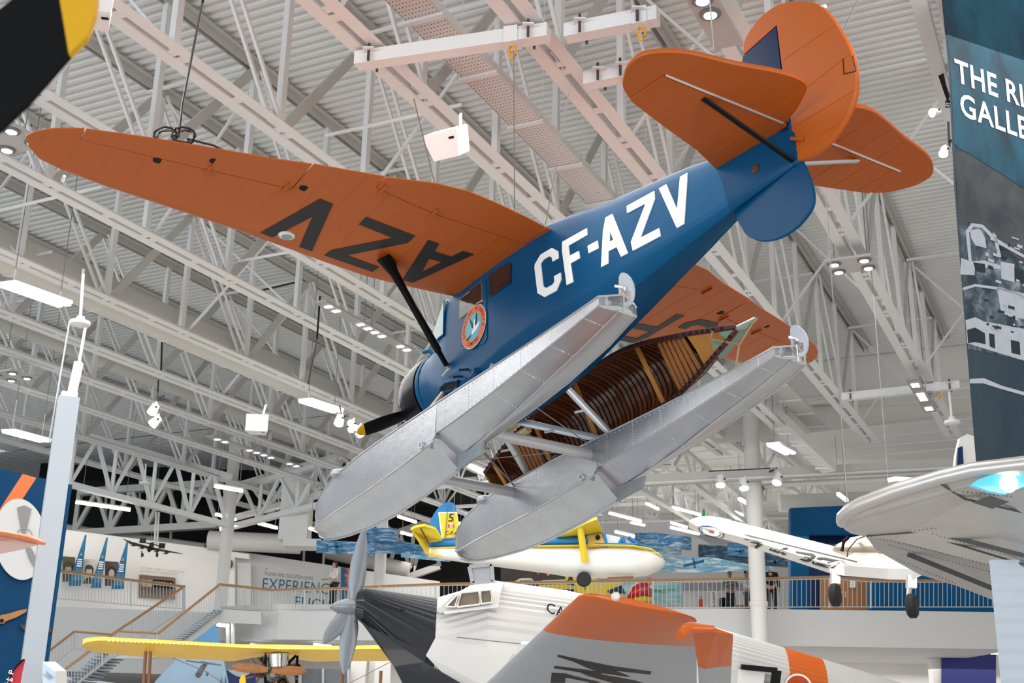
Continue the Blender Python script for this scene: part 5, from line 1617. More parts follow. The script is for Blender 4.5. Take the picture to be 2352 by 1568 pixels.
# ---------------------------------------------------------------- yellow parasol monoplane low on the left
PA = thing('parasol_monoplane', 'low yellow parasol wing monoplane with bare engine near the stairs', 'aircraft', at(630, 1540, 26))
LEp = [(189, 1480), (200, 1474), (230, 1470), (400, 1478), (560, 1487), (640, 1490), (760, 1491), (905, 1489)]
TEp = [(190, 1484), (198, 1492), (230, 1499), (400, 1511), (535, 1518), (610, 1505), (720, 1519), (905, 1517)]
rings = []
for (x0, y0), (x1, y1) in zip(LEp, TEp):
    a, c = at(x0, y0, 25.0), at(x1, y1, 26.3)
    rings.append([a, a.lerp(c, 0.15) + Z * 0.11, a.lerp(c, 0.5) + Z * 0.13, c, a.lerp(c, 0.5) - Z * 0.02, a.lerp(c, 0.12) - Z * 0.03])
pw = B().loft(rings).obj('wing', YELW, PA, True)
bb = B()
for k in range(46):
    x = 250 + k * 10
    y = 1471.5 + (x - 230) * 0.0415 if x < 640 else 1490
    bb.box(at(x, y - 0.5, 24.97), (0.025, 0.02, 0.02))
bb.obj('rib_tips', WHITEB, pw, kind='stuff')
for x0, y0, x1, y1 in ((335, 1488, 328, 1600), (346, 1488, 340, 1600), (790, 1518, 783, 1600), (875, 1540, 872, 1600)):
    B().tube([at(x0, y0, 25.8), at(x1, y1, 25.8)], 0.035, 8).obj('wing_strut', mat('brown strut', (0.28, 0.11, 0.04), 0.4, var=0.2), PA, True)
tk = at(638, 1516, 25.4)
B().lathe(at(640, 1500, 25.4), at(640, 1540, 25.4), [(0, 0.20), (0.02, 0.215), (0.27, 0.185), (0.28, 0.12)], 20).obj('header_tank', ALUB, PA, True)
eng = B()
rng = random.Random(11)
c0 = at(632, 1550, 25.6)
for k in range(5):
    a = 2 * PI * k / 5 + 0.5
    e = c0 + Vector((0.38 * math.cos(a), -0.1, 0.36 * math.sin(a)))
    eng.tube([c0, e], [0.07, 0.09], 8)
    for j in range(4):
        q_ = c0.lerp(e, 0.5 + j * 0.14)
        eng.lathe(q_, e + (e - c0), [(0, 0.11), (0.02, 0.11)], 10)
eng.obj('cylinders', mat('dark engine metal', (0.06, 0.055, 0.05), 0.45, 0.6, var=0.4, scale=10), PA, True)
bb = B()
for k in range(26):
    a = c0 + Vector((rng.uniform(-.4, .4), rng.uniform(-.3, -.1), rng.uniform(-.35, .35)))
    bb.tube([a, a + Vector((rng.uniform(-.2, .2), rng.uniform(-.1, .1), rng.uniform(-.2, .2)))], 0.016, 5)
bb.obj('engine_pipes', mat('brown engine pipes', (0.16, 0.09, 0.06), 0.4, 0.5, var=0.4), PA, kind='stuff')
B().lathe(c0 + Vector((0, 0.1, 0)), c0 - Vector((0, 1, 0)), [(0, 0.17), (0.3, 0.15), (0.38, 0.05)], 14).obj('crankcase', mat('dull crankcase', (0.22, 0.20, 0.18), 0.4, 0.7), PA, True)
for pts in ([(610, 1500), (609, 1600)], [(683, 1505), (680, 1600)], [(600, 1510), (625, 1560)], [(680, 1505), (655, 1530)], [(655, 1530), (690, 1528)]):
    B().tube([at(x, y, 25.5) for x, y in pts], 0.03, 6).obj('engine_mount', BLACKM, PA, True)
for tx, ty in ((532, 1530), (703, 1541)):
    d = at(tx, ty, 25.3)
    h_ = at(620, 1538, 25.3)
    rings = []
    for f_, c_ in ((0.05, 0.05), (0.3, 0.085), (0.6, 0.10), (0.85, 0.085), (1, 0.02)):
        q_ = h_.lerp(d, f_)
        rings.append([q_ + Vector((0, 0.02 * math.cos(a), c_ * math.sin(a))) for a in [2 * PI * k / 8 for k in range(8)]])
    B().loft(rings).obj('propeller_blade', WOODP, PA, True)
for pts in ([(395, 1510), (470, 1540), (560, 1600)], [(900, 1518), (790, 1575)]):
    B().tube([at(x, y, 25.9) for x, y in pts], 0.008, 5).obj('brace_wire', WIRE, PA)
B().prism([at(548, 1600, 25), at(550, 1560, 25), at(556, 1548, 25), at(562, 1552, 25), at(566, 1600, 25)], (0, 0.1, 0)).obj('tail_fin', YELW, PA)

# ---------------------------------------------------------------- near propeller blade, top corner
NP = thing('large_propeller', 'large black propeller blade with yellow tip close to the viewer', 'propeller', at(-420, 480, 3.0))
Yn = 3.0
BLK = [(-200, 170), (0, 20), (25, 0), (95, -55), (124, -80), (158, 124), (60, 235), (0, 292), (-150, 400), (-300, 500), (-380, 420)]
TIPP = [(124, -80), (160, -92), (195, -80), (217, -40), (222, -5), (217, 32), (198, 84), (158, 124)]


def bladeslab(pl, nm, m):
    P0 = [at(x, y, Yn) for x, y in pl]
    c = at(-60, 170, Yn)
    P1 = [c + (p - c) * 0.985 + Vector((0.0, 0.02, 0)) for p in P0]
    b = B().prism(P0, (0, 0.025, 0))
    return b.obj(nm, m, NP)


bladeslab(BLK, 'blade', mat('near blade black', (0.004, 0.004, 0.005), 0.55, var=0.2, spec=0.1))
bladeslab(TIPP, 'blade_tip', mat('near blade yellow', (0.62, 0.34, 0.004), 0.5, var=0.05))
B().lathe(at(-420, 520, 3.1), at(-420, 520, 2.0), [(0, 0.16), (0.2, 0.16), (0.35, 0.08)], 20).obj('hub', BLACKM, NP, True)
# ---------------------------------------------------------------- model bomber over the portrait gallery
MB_ = thing('model_bomber', 'dark four engined model bomber hanging before the portrait gallery wall', 'model', at(346, 1262, 47))
K = mat('model dark green', (0.035, 0.033, 0.025), 0.5, var=0.2)
Ym = 47
hull([(338, 1262, 1264, Ym, 0.05), (342, 1254, 1268, Ym - 0.3, 0.16), (346, 1246, 1266, Ym, 0.18), (352, 1244, 1260, Ym + 0.5, 0.1)], 16).obj('fuselage', K, MB_, True)
B().prism([at(280, 1236, Ym), at(300, 1243, Ym), at(345, 1255, Ym), at(416, 1270, Ym), at(415, 1271, Ym), at(345, 1262, Ym), at(300, 1250, Ym)], (0, 0.3, 0.02)).obj('wing', K, MB_)
for x, y in ((308, 1251), (327, 1257), (361, 1265), (382, 1269)):
    n_ = hull([(x - 3, y - 3, y + 3, Ym - 0.3, 0.06), (x, y - 4, y + 4, Ym - 0.1, 0.08), (x + 3, y - 3, y + 3, Ym + 0.1, 0.06)], 10).obj('engine', K, MB_, True)
    B().bar(at(x - 8, y + 2, Ym - 0.35), at(x + 8, y - 1, Ym - 0.35), 0.03, 0.03).obj('propeller', K, n_)
for x in (325, 359):
    B().lathe(at(x, 1274, Ym - 0.1), at(x + 5, 1274, Ym - 0.1), [(0, 0.08), (0.06, 0.08)], 12).obj('wheel', K, MB_)
    B().bar(at(x + 1, 1264, Ym), at(x, 1273, Ym), 0.03, 0.03).obj('gear_leg', K, MB_)
B().bar(at(326, 1244, Ym + 1), at(370, 1254, Ym + 1), 0.25, 0.03).obj('tailplane', K, MB_)
for x, y in ((327, 1240), (371, 1252)):
    B().bar(at(x + 2, y - 5, Ym + 1), at(x, y + 7, Ym + 1), 0.03, 0.25).obj('tail_fin', K, MB_)
for x in (355, 361):
    B().tube([at(x + 4, 1176, Ym), at(x, 1248, Ym)], 0.04, 6).obj('hanging_rod', WHITE, MB_, True)

# suspension wires of the hung aircraft
for t_, pts in ((FB, ((1040, 1250, 33.9, 13.9), (1385, 1215, 32.9, 13.9))), (TR, ((1948, 1190, 13.9, 14.3), (2055, 1290, 23.3, 14.3))), (MB_, ((346, 1250, 47, 13.3),))):
    for x, y, Y, zz in pts:
        p = at(x, y, Y)
        B().tube([p, Vector((p.x, p.y, zz))], 0.008, 5).obj('suspension_wire', WIRE, t_)
# ================================================================ banner and walls at the sides
def band_mat(name, stops, scale, stretch, dark, light_, thr=(0.42, 0.60), rough=0.65, rot=0.0):
    """two-colour print: stretched noise between a dark and a light ink"""
    if name in MATS:
        return MATS[name]
    M = bpy.data.materials.new(name)
    M.use_nodes = True
    nt = M.node_tree
    b = nt.nodes['Principled BSDF']
    b.inputs['Roughness'].default_value = rough
    tc = nt.nodes.new('ShaderNodeTexCoord')
    mp = nt.nodes.new('ShaderNodeMapping')
    mp.inputs['Scale'].default_value = stretch
    mp.inputs['Rotation'].default_value = (0, rot, 0)
    nt.links.new(tc.outputs['Object'], mp.inputs[0])
    n = nt.nodes.new('ShaderNodeTexNoise')
    n.inputs['Scale'].default_value = scale
    n.inputs['Detail'].default_value = 8
    n.inputs['Roughness'].default_value = 0.65
    n.inputs['Distortion'].default_value = 0.4
    nt.links.new(mp.outputs[0], n.inputs['Vector'])
    r = nt.nodes.new('ShaderNodeValToRGB')
    r.color_ramp.elements[0].position = thr[0]
    r.color_ramp.elements[0].color = (*dark, 1)
    r.color_ramp.elements[1].position = thr[1]
    r.color_ramp.elements[1].color = (*light_, 1)
    for pos, c in stops:
        e = r.color_ramp.elements.new(pos)
        e.color = (*c, 1)
    nt.links.new(n.outputs['Fac'], r.inputs[0])
    nt.links.new(r.outputs[0], b.inputs['Base Color'])
    MATS[name] = M
    return M


TEAL = band_mat('banner teal print', [(0.5, (0.004, 0.07, 0.12))], 1.6, (1, 1, 0.5), (0.002, 0.030, 0.055), (0.004, 0.11, 0.19), (0.35, 0.72))
FIELD = band_mat('banner field print', [], 2.2, (1, 1, 0.8), (0.025, 0.035, 0.045), (0.075, 0.085, 0.095), (0.35, 0.65))
GROUNDP = band_mat('banner ground print', [(0.50, (0.06, 0.09, 0.12))], 3.5, (1, 1, 0.7), (0.012, 0.028, 0.045), (0.30, 0.33, 0.38), (0.40, 0.66))
DARKP = band_mat('banner dark water print', [], 1.3, (1, 1, 0.4), (0.008, 0.030, 0.050), (0.035, 0.060, 0.080), (0.35, 0.7))
YB0, YB1 = 13.6, 15
bn0 = at(2200, 500, YB0)
bdir = Vector((0.905, 0.425, 0)).normalized()
bnrm = Vector((0.425, -0.905, 0)).normalized()


def onb(x, y, off=0.0):
    return onplane(x, y, bn0 + bnrm * off, bnrm)


BN = thing('printed_banner', 'tall printed gallery banner with white lettering over an aerial photograph', 'banner', onb(2250, 1100))
ctr = [(2163, -40), (2182, 150), (2195, 420), (2217, 700), (2238, 1000), (2252, 1130)]


def edge_x(y):
    return interp([(b_, a) for a, b_ in ctr], y)


def bpoly(pts, off, th, nm, m, parent=None):
    return B().prism([onb(x, y, off) for x, y in pts], bnrm * -th).obj(nm, m, parent or BN)


base = bpoly([(edge_x(-40), -40), (2460, -120), (2460, 1180), (edge_x(1130), 1130), (edge_x(700), 700), (edge_x(420), 420), (edge_x(150), 150)], 0.0, 0.03, 'fabric', DARKP)
bpoly([(edge_x(-40) + 1, -40), (2460, -120), (2460, 500), (2352, 432), (2226, 352), (2210, 345), (edge_x(330) + 1, 330), (edge_x(150) + 1, 150)], 0.004, 0.003, 'sky_print', TEAL, base)
bpoly([(edge_x(350) + 1, 350), (2212, 347), (2226, 354), (2352, 434), (2460, 502), (2460, 640), (2352, 610), (2260, 520), (2208, 505), (edge_x(500) + 1, 505)], 0.004, 0.003, 'field_print', FIELD, base)
bpoly([(edge_x(505) + 1, 505), (2208, 505), (2260, 522), (2352, 612), (2460, 640), (2460, 850), (2352, 828), (2225, 800), (edge_x(790) + 1, 795)], 0.004, 0.003, 'town_print', GROUNDP, base)
PRW = mat('print pale ink', (0.42, 0.46, 0.52), 0.65, var=0.15, scale=12)
PRD = mat('print dark ink', (0.010, 0.025, 0.035), 0.65, var=0.2)
rng = random.Random(5)
for pl in ([(2218, 530), (2232, 512), (2258, 516), (2290, 548), (2352, 585), (2352, 592), (2286, 556), (2256, 524), (2236, 520), (2226, 534), (2232, 600), (2225, 600)],
           [(2228, 528), (2252, 526), (2262, 545), (2266, 570), (2240, 563), (2230, 545)], [(2208, 592), (2230, 600), (2262, 598), (2300, 610), (2300, 618), (2240, 612), (2238, 632), (2206, 630)],
           [(2298, 600), (2330, 606), (2330, 648), (2300, 640)], [(2218, 735), (2240, 728), (2260, 738), (2300, 745), (2360, 757), (2360, 830), (2260, 800), (2222, 788)],
           [(2290, 660), (2360, 675), (2360, 735), (2300, 720)], [(2228, 870), (2260, 868), (2300, 885), (2360, 902), (2360, 910), (2300, 893), (2258, 880), (2228, 880)], [(2212, 660), (2240, 652), (2300, 660), (2360, 680), (2360, 684), (2300, 666), (2240, 658), (2212, 667)],
           [(2280, 532), (2288, 540), (2300, 590), (2292, 590)]):
    bpoly(pl, 0.008, 0.003, 'print_patch', PRW, base)
for pl in ([(2222, 757), (2240, 752), (2262, 765), (2264, 790), (2240, 785), (2224, 788)], [(2272, 765), (2284, 768), (2286, 800), (2274, 795)], [(2330, 615), (2352, 620), (2352, 650), (2332, 645)], [(2322, 780), (2342, 785), (2344, 815), (2324, 810)], [(2236, 602), (2262, 606), (2264, 626), (2242, 622)]):
    bpoly(pl, 0.012, 0.003, 'print_patch', PRD, base)
for k in range(40):
    x, y = rng.uniform(2262, 2350), rng.uniform(530, 760)
    w_, h_ = rng.uniform(4, 16), rng.uniform(3, 7)
    bpoly([(x, y), (x + w_, y + w_ * 0.32), (x + w_, y + h_ + w_ * 0.32), (x, y + h_)], 0.014, 0.003, 'print_patch', PRW if k % 3 else PRD, base)
for txt, xa, ya, xb, yb, hpx in (('THE RICHARDSON', 2196, 186, 2345, 243, 52), ('GALLERY', 2206, 263, 2352, 318, 52)):
    o_, e_, t_ = onb(xa, ya, 0.01), onb(xb, yb, 0.01), onb(xa - 4, ya - hpx, 0.01)
    ex_ = (e_ - o_).normalized()
    ey_ = (t_ - o_).normalized()
    sz = (t_ - o_).length / 0.70
    txt2 = 'THE RI' if txt.startswith('THE') else 'GALLERY'
    vs, fs = text_tris(txt2, 1.0, 1.08, bold=0.02)
    mx = max(v[0] for v in vs)
    L_ = (onb(2352 if 'RI' in txt2 else 2430, 245 if 'RI' in txt2 else 350, 0.01) - o_).length / mx
    bb = B().add([o_ + ex_ * (v[0] * L_) + ey_ * (v[1] * sz) for v in vs], fs)
    bb.obj('banner_lettering', LETW, base, fix=False)
# pale ribbed partition below the trainer wing
RP = thing('ribbed_partition', 'pale ribbed partition panel, coloured as if lit blue, below the trainer wing', 'partition', at(2310, 1568, 14))
bb = B()
prof = []
for k in range(90):
    y = 1285 + k * 3.9
    prof.append((y, 0.02 * math.sin(k * 2 * PI / 9)))
r0 = [at(2272 + (y - 1290) * 0.097, y, 14.0 + d_) for y, d_ in prof]
r1 = [at(2420, y, 15.0 + d_) for y, d_ in prof]
bb.loft([r0, r1], cap=False, closed=False)
bb.obj('ribbed_face', mat('blue lit ribs', (0.60, 0.70, 0.82), 0.4, var=0.03), RP, True)  # blue light falling on the ribs is painted into their colour
# deep blue display wall on the left
n_w = Vector((0.5, -1, 0)).normalized()
w0 = at(100, 1300, 33)


def onw(x, y, off=0.0):
    return onplane(x, y, w0 + n_w * off, n_w)


tl_, tr_ = onw(-80, 1058), onw(166, 1113)
br_, bl_ = Vector((tr_.x, tr_.y, 0)), Vector((tl_.x, tl_.y, 0))
b = B().prism([tl_, tr_, br_, bl_], n_w * -0.4)
wb = b.obj('wall_display', WALLB, kind='structure')
B().prism([onw(52, 1088, 0.01), onw(84, 1097, 0.01), onw(18, 1196, 0.01), onw(-60, 1330, 0.01), onw(-60, 1260, 0.01)], n_w * -0.005).obj('orange_stripe', mat('stripe orange', (0.72, 0.16, 0.05), 0.6, var=0.03), wb)
DP = thing('disc_panel', 'round pale disc panel with dark blades on the deep blue wall', 'display panel', onw(48, 1330))
B().prism([onw(47 + 60 * math.cos(a) , 1238 + 93 * math.sin(a) + 8 * math.cos(a), 0.12) for a in [2 * PI * k / 48 for k in range(48)]], n_w * -0.06).obj('disc', mat('pale disc', (0.56, 0.56, 0.55), 0.5, var=0.03), DP)
for pl in ([(52, 1228), (44, 1190), (40, 1165), (56, 1160), (72, 1168), (66, 1195), (58, 1228)], [(56, 1248), (66, 1280), (80, 1305), (88, 1290), (74, 1262), (62, 1246)]):
    B().prism([onw(x, y, 0.16) for x, y in pl], n_w * -0.03).obj('blade', mat('dim blade', (0.22, 0.22, 0.22), 0.5, var=0.1), DP)
bb = B().tube([onw(56 + 18 * math.cos(a), 1230 + 17 * math.sin(a), 0.16) for a in [PI + PI * k / 14 for k in range(15)]], 0.012, 5)
bb.obj('hoop', WIRE, DP)
OW = thing('orange_wing_tip', 'orange and white rounded aircraft wing tip reaching in front of the disc panel', 'aircraft part', at(0, 1260, 22))
hull([(-160, 1222, 1232, 22, 0.8), (0, 1223, 1240, 22, 0.75), (40, 1226, 1242, 22, 0.6), (80, 1232, 1248, 22, 0.4), (96, 1240, 1250, 22, 0.2), (100, 1245, 1248, 22, 0.03)], 20, 2.2).obj('leading_edge', mat('wing tip orange', (0.72, 0.20, 0.06), 0.35, var=0.08, coat=0.4), OW, True)
B().prism([at(-160, 1275, 22.5), at(0, 1272, 22.5), at(50, 1262, 22.4), at(90, 1250, 22.2), at(85, 1243, 22), at(-160, 1236, 22)], (0, 0.1, 0.05)).obj('underside', mat('wing tip pink white', (0.72, 0.48, 0.44), 0.4, var=0.1), OW)
WP = thing('wooden_propeller', 'varnished wooden propeller blade on the deep blue wall', 'propeller', onw(4, 1425))
B().prism([onw(x, y, 0.1) for x, y in [(-60, 1440), (-2, 1420), (2, 1412), (22, 1408), (48, 1400), (62, 1398), (60, 1405), (40, 1416), (14, 1426), (8, 1432), (-4, 1432), (-60, 1455)]], n_w * -0.08).obj('blade', WOODP, WP)
c0 = onw(4, 1425, 0.12)
B().lathe(c0, c0 + n_w, [(0, 0.05), (0.02, 0.05)], 12).obj('hub_hole', BLACKM, WP)
DPp = thing('metal_propeller', 'dark weathered metal propeller blade low on the deep blue wall', 'propeller', onw(80, 1440))
B().prism([onw(x, y, 0.1) for x, y in [(44, 1434), (62, 1434), (66, 1442), (100, 1440), (118, 1438), (118, 1452), (66, 1450), (56, 1448)]], n_w * -0.06).obj('blade', mat('weathered blade', (0.05, 0.05, 0.05), 0.5, 0.4, var=0.6, scale=14), DPp)
# red feather flag and map box
FF = thing('feather_flag', 'red feather flag with white letters at the foot of the steel column', 'flag', at(40, 1600, 17))
fpl = [(8, 1620), (14, 1590), (24, 1555), (38, 1530), (52, 1516), (57, 1514), (50, 1545), (42, 1590), (38, 1620)]
ffo = B().prism([at(x, y, 17) for x, y in fpl], (0, 0.02, 0)).obj('flag_cloth', mat('flag cloth red', (0.55, 0.03, 0.05), 0.6, var=0.12), FF)
B().tube([at(x - 1, y, 16.98) for x, y in fpl[:6]], 0.012, 6).obj('flag_pole', BLACKM, FF)
for s, x, y in (('S', 28, 1566), ('P', 30, 1550), ('H', 22, 1574)):
    o_ = at(x, y, 16.97)
    text_on(B(), s, o_, (0.25, 0, 0.97), (-0.97, 0, 0.25), 0.11, bold=0.01).obj('flag_lettering', LETW, ffo, fix=False)
MBX = thing('map_sign', 'pale box sign reading Canada Mapped near the lower stairs', 'sign', at(120, 1620, 19))
f0 = [at(98, 1520, 19), at(125, 1541, 18.8), at(125, 1640, 18.8), at(95, 1640, 19)]
B().prism(f0, (0.02, 0.02, 0)).obj('sign_face', mat('sign pale face', (0.62, 0.70, 0.76), 0.5, var=0), MBX)
B().prism([at(98, 1519, 19.02), at(125, 1540, 18.82), at(152, 1540, 19.2), at(127, 1519, 19.4)], (0, 0, -0.01)).obj('sign_top', WALLW, MBX)
B().prism([at(126, 1541, 18.83), at(152, 1541, 19.2), at(152, 1640, 19.2), at(126, 1640, 18.83)], (0, 0.03, 0)).obj('sign_side', WALLG, MBX)
exm = (f0[1] - f0[0]).normalized()
for s, x, y in (('CANADA', 104, 1546), ('MAPPED', 98, 1552)):
    text_on(B(), s, at(x, y, 18.93), (at(122, y + 14, 18.78) - at(x, y, 18.93)).normalized(), (0, 0, 1), 0.058).obj('sign_lettering', BLUEB, MBX, fix=False)

# ================================================================ railings and stairs
def railing(name, label, pts, step=0.115, post=2.2, both=False, extra_rail=True, cat='railing', wood=0.04):
    """pts: (px x, px y of handrail, px y of foot, distance)"""
    T = [at(x, y, Y) for x, y, f_, Y in pts]
    F = [at(x, f_, Y) for x, y, f_, Y in pts]
    t = thing(name, label, cat, F[0])
    B().tube(T, wood, 8).obj('handrail', OAK, t, True)
    T2 = [p.lerp(q, 0.06) for p, q in zip(T, F)]
    F2 = [p.lerp(q, 0.96) for p, q in zip(T, F)]
    B().tube(T2, 0.018, 6).obj('top_rail', RAILM, t)
    B().tube(F2, 0.018, 6).obj('bottom_rail', RAILM, t)
    n_tot = 0
    me = None
    for i in range(len(T) - 1):
        L_ = (T[i + 1] - T[i]).length
        n = max(1, int(L_ / step))
        for k in range(n):
            f_ = k / n
            a, c = T2[i].lerp(T2[i + 1], f_), F2[i].lerp(F2[i + 1], f_)
            B().bar(a, c, 0.016, 0.016, (0, 1, 0)).obj('baluster', RAILM, t, fix=False)
            n_tot += 1
        np_ = max(1, int(L_ / post))
        for k in range(np_):
            f_ = k / np_
            B().bar(T[i].lerp(T[i + 1], f_), F[i].lerp(F[i + 1], f_), 0.05, 0.05, (0, 1, 0)).obj('post', RAILM, t, fix=False)
    B().bar(T[-1], F[-1], 0.05, 0.05, (0, 1, 0)).obj('post', RAILM, t, fix=False)
    return t


railing('railing', 'grey railing with oak handrail in front of the portrait gallery', [(120, 1307, 1376, 45.4), (300, 1331, 1391, 46.2), (420, 1346, 1400, 46.7)])
railing('railing', 'pale railing curving along the education centre balcony', [(504, 1341, 1400, 44.4), (560, 1347, 1401, 43.7), (620, 1355, 1402, 43.3), (700, 1352, 1401, 43.0), (800, 1350, 1400, 42.7), (870, 1346, 1399, 42.5)])
railing('railing', 'long pale railing behind the airliner cockpit and under the flying boat', [(872, 1346, 1399, 42.4), (1000, 1341, 1399, 42.3), (1200, 1337, 1398, 42.1), (1500, 1332, 1398, 41.9), (1730, 1328, 1397, 41.7)], step=0.15)
railing('railing', 'pale railing before the blue block, right of the white column', [(1756, 1328, 1397, 41.6), (1905, 1324, 1396, 41.5), (2000, 1332, 1396, 41.4), (2300, 1334, 1396, 41.2)], step=0.15)
ST_ = thing('staircase', 'straight grey staircase rising from the lower left to the upper floor', 'staircase', at(250, 1560, 40))
CONC = mat('stair concrete', (0.58, 0.57, 0.55), 0.7, var=0.05)
TREAD = mat('stair tread blue grey', (0.34, 0.40, 0.47), 0.6, var=0.05)
B().prism([at(505, 1398, 42.6), at(560, 1402, 42.6), at(600, 1404, 42.6), at(600, 1434, 42.6), at(505, 1428, 42.6), at(392, 1506, 40.6), at(345, 1512, 40.6), (at(250, 1512, 40.2)), at(150, 1592, 39), at(120, 1592, 39), at(262, 1489, 40.4), at(362, 1488, 40.6), at(384, 1478, 40.7)], (0, 0.2, 0)).obj('stringer', CONC, ST_)
nst = 16
for k in range(nst):
    a = at(400 + (505 - 400) * k / nst, 1474 + (1398 - 1474) * k / nst, 40.8 + 1.8 * k / nst)
    B().box(a + Vector((0, 1.0, 0.02)), (0.32, 2.0, 0.05)).obj('tread', TREAD, ST_)
for k in range(14):
    a = at(140 + 112 * k / 14, 1585 - 98 * k / 14, 39 + 1.3 * k / 14)
    B().box(a + Vector((0, 1.0, 0.02)), (0.32, 2.0, 0.05)).obj('tread', TREAD, ST_)
B().prism([at(250, 1490, 40.3), at(384, 1488, 40.7), at(380, 1478, 42.9), at(262, 1478, 42.6)], (0, 0, -0.15)).obj('landing', TREAD, ST_)
railing('stair_railing', 'near oak topped stair railing from the balcony corner to the lower flight', [(505, 1341, 1400, 42.5), (362, 1455, 1508, 40.6), (272, 1449, 1500, 40.3), (235, 1473, 1528, 39.9), (150, 1536, 1590, 39.0)], post=1.6)
railing('stair_railing', 'far oak topped stair railing against the grey front wall', [(424, 1345, 1402, 44.6), (300, 1428, 1482, 42.9), (255, 1457, 1510, 42.4), (170, 1450, 1490, 42.2), (95, 1508, 1550, 41.2)], post=1.6)
# lower level: blue mural, piers, lights
BM = thing('mural_panel', 'slanting blue and grey mural panel under the stairs with tree silhouettes', 'mural', at(470, 1568, 38))
B().prism([at(300, 1640, 38), at(360, 1560, 38), at(440, 1478, 38), at(494, 1432, 38), at(510, 1500, 38), at(530, 1600, 38), at(535, 1640, 38)], (0, 0.1, 0)).obj('panel', mat('mural pale blue', (0.30, 0.42, 0.54), 0.7, var=0.08), BM)
B().prism([at(436, 1480, 37.95), at(494, 1432, 37.95), at(507, 1485, 37.95)], (0, 0.02, 0)).obj('mural_top', mat('mural mid blue', (0.10, 0.26, 0.46), 0.7, var=0.05), BM)
for x in (508, 518):
    B().prism([at(x - 5, 1600, 37.9), at(x, 1550, 37.9), at(x + 5, 1600, 37.9)], (0, 0.02, 0)).obj('tree_print', mat('tree print', (0.06, 0.10, 0.10), 0.7), BM)
SM = thing('model_monoplane', 'small grey model monoplane in front of the blue mural', 'model', at(465, 1535, 37))
gm = mat('model grey', (0.12, 0.12, 0.13), 0.5, var=0.2)
B().bar(at(428, 1517, 37), at(507, 1527, 37), 0.12, 0.04).obj('wing', gm, SM)
B().tube([at(455, 1550, 36.6), at(466, 1532, 37), at(476, 1522, 37.5)], [0.09, 0.08, 0.03], 10).obj('fuselage', gm, SM, True)
B().bar(at(462, 1519, 37.5), at(493, 1524, 37.5), 0.1, 0.03).obj('tailplane', gm, SM)
for x, y in ((474, 1547), (457, 1549)):
    B().lathe(at(x, y, 36.8), at(x + 4, y, 36.8), [(0, 0.06), (0.05, 0.06)], 10).obj('wheel', gm, SM)
for i, (x0, x1, y0, m_, lab) in enumerate(((520, 586, 1538, mat('night mural', (0.05, 0.07, 0.22), 0.7, var=0.4, scale=1.5), 'dark blue night mural beside the parasol monoplane engine'),
                                           (690, 800, 1535, mat('grey display glass', (0.16, 0.17, 0.18), 0.3, var=0.3), 'grey glazed display case under the balcony'),
                                           (2165, 2288, 1502, mat('violet mural', (0.035, 0.04, 0.19), 0.7, var=0.25, scale=1.2), 'violet blue mural on the lower wall by the ribbed partition'))):
    t = thing('mural_panel' if i != 1 else 'display_case', lab, 'mural' if i != 1 else 'display case', at(x0, 1640, 46))
    B().prism([at(x0, y0, 46), at(x1, y0, 46), at(x1, 1640, 46), at(x0, 1640, 46)], (0, 0.15, 0)).obj('panel', m_, t)
    if i == 0:
        B().prism([at(522 + 62 * k / 12, 1538 + 16 * math.sin(PI * k / 12), 45.95) for k in range(13)], (0, 0.02, 0)).obj('moon_print', mat('moon print', (0.7, 0.75, 0.8), 0.7), t)
    if i == 1:
        for x in (690, 742, 800):
            B().bar(at(x, 1535, 45.9), at(x, 1640, 45.9), 0.08, 0.05, (0, 1, 0)).obj('case_post', RAILM, t)
for i, x in enumerate((825, 880, 2152)):
    p = at(x, 1520, 46.5)
    c = thing('pier', 'white lower floor pier, the %s one counting across' % ordn(i), 'pier', (p.x, p.y, 0), kind='thing')
    B().box((p.x, p.y, ZB / 2), (0.55, 0.5, ZB - 0.02)).obj('shaft', WALLW, c)
for k, (x0, y0, x1, y1) in enumerate(((523, 1443, 523, 1478), (535, 1443, 535, 1478))):
    t = thing('drain_pipe', 'white drain pipe hanging under the balcony landing, the %s of two' % ordn(k), 'pipe', at(x0, y0, 42.9))
    B().tube([at(x0, 1430, 42.9), at(x1, y1, 42.9)], 0.07, 10).obj('pipe', WALLW, t, True)


# ---------------------------------------------------------------- luminaires
def tube_light(x0, y0, x1, y1, Y0, Y1, lab, r=0.05, double=False, hang=True):
    a, c = at(x0, y0, Y0), at(x1, y1, Y1)
    t = thing('tube_light', lab, 'light', (a + c) / 2, 'tube luminaires')
    d = (c - a).normalized()
    s = d.cross(Z).normalized()
    if double:
        B().bar(a + Z * 0.06, c + Z * 0.06, 0.42, 0.07).obj('housing', WHITE, t)
        for q in (-1, 1):
            B().bar(a + s * (0.11 * q), c + s * (0.11 * q), 0.13, 0.04).obj('lit_tube', EMIT, t)
    else:
        B().bar(a + Z * (r + 0.02), c + Z * (r + 0.02), r * 2.2, 0.05).obj('housing', WHITE, t)
        B().bar(a, c, r * 2, r * 1.6).obj('lit_tube', EMIT, t)
    if hang:
        for f_ in (0.1, 0.9):
            p = a.lerp(c, f_)
            B().tube([p + Z * 0.08, Vector((p.x, p.y, 14.3 if Y0 < 40.5 else 13.02))], 0.010, 5).obj('hanger_wire', WIRE, t)
    return t


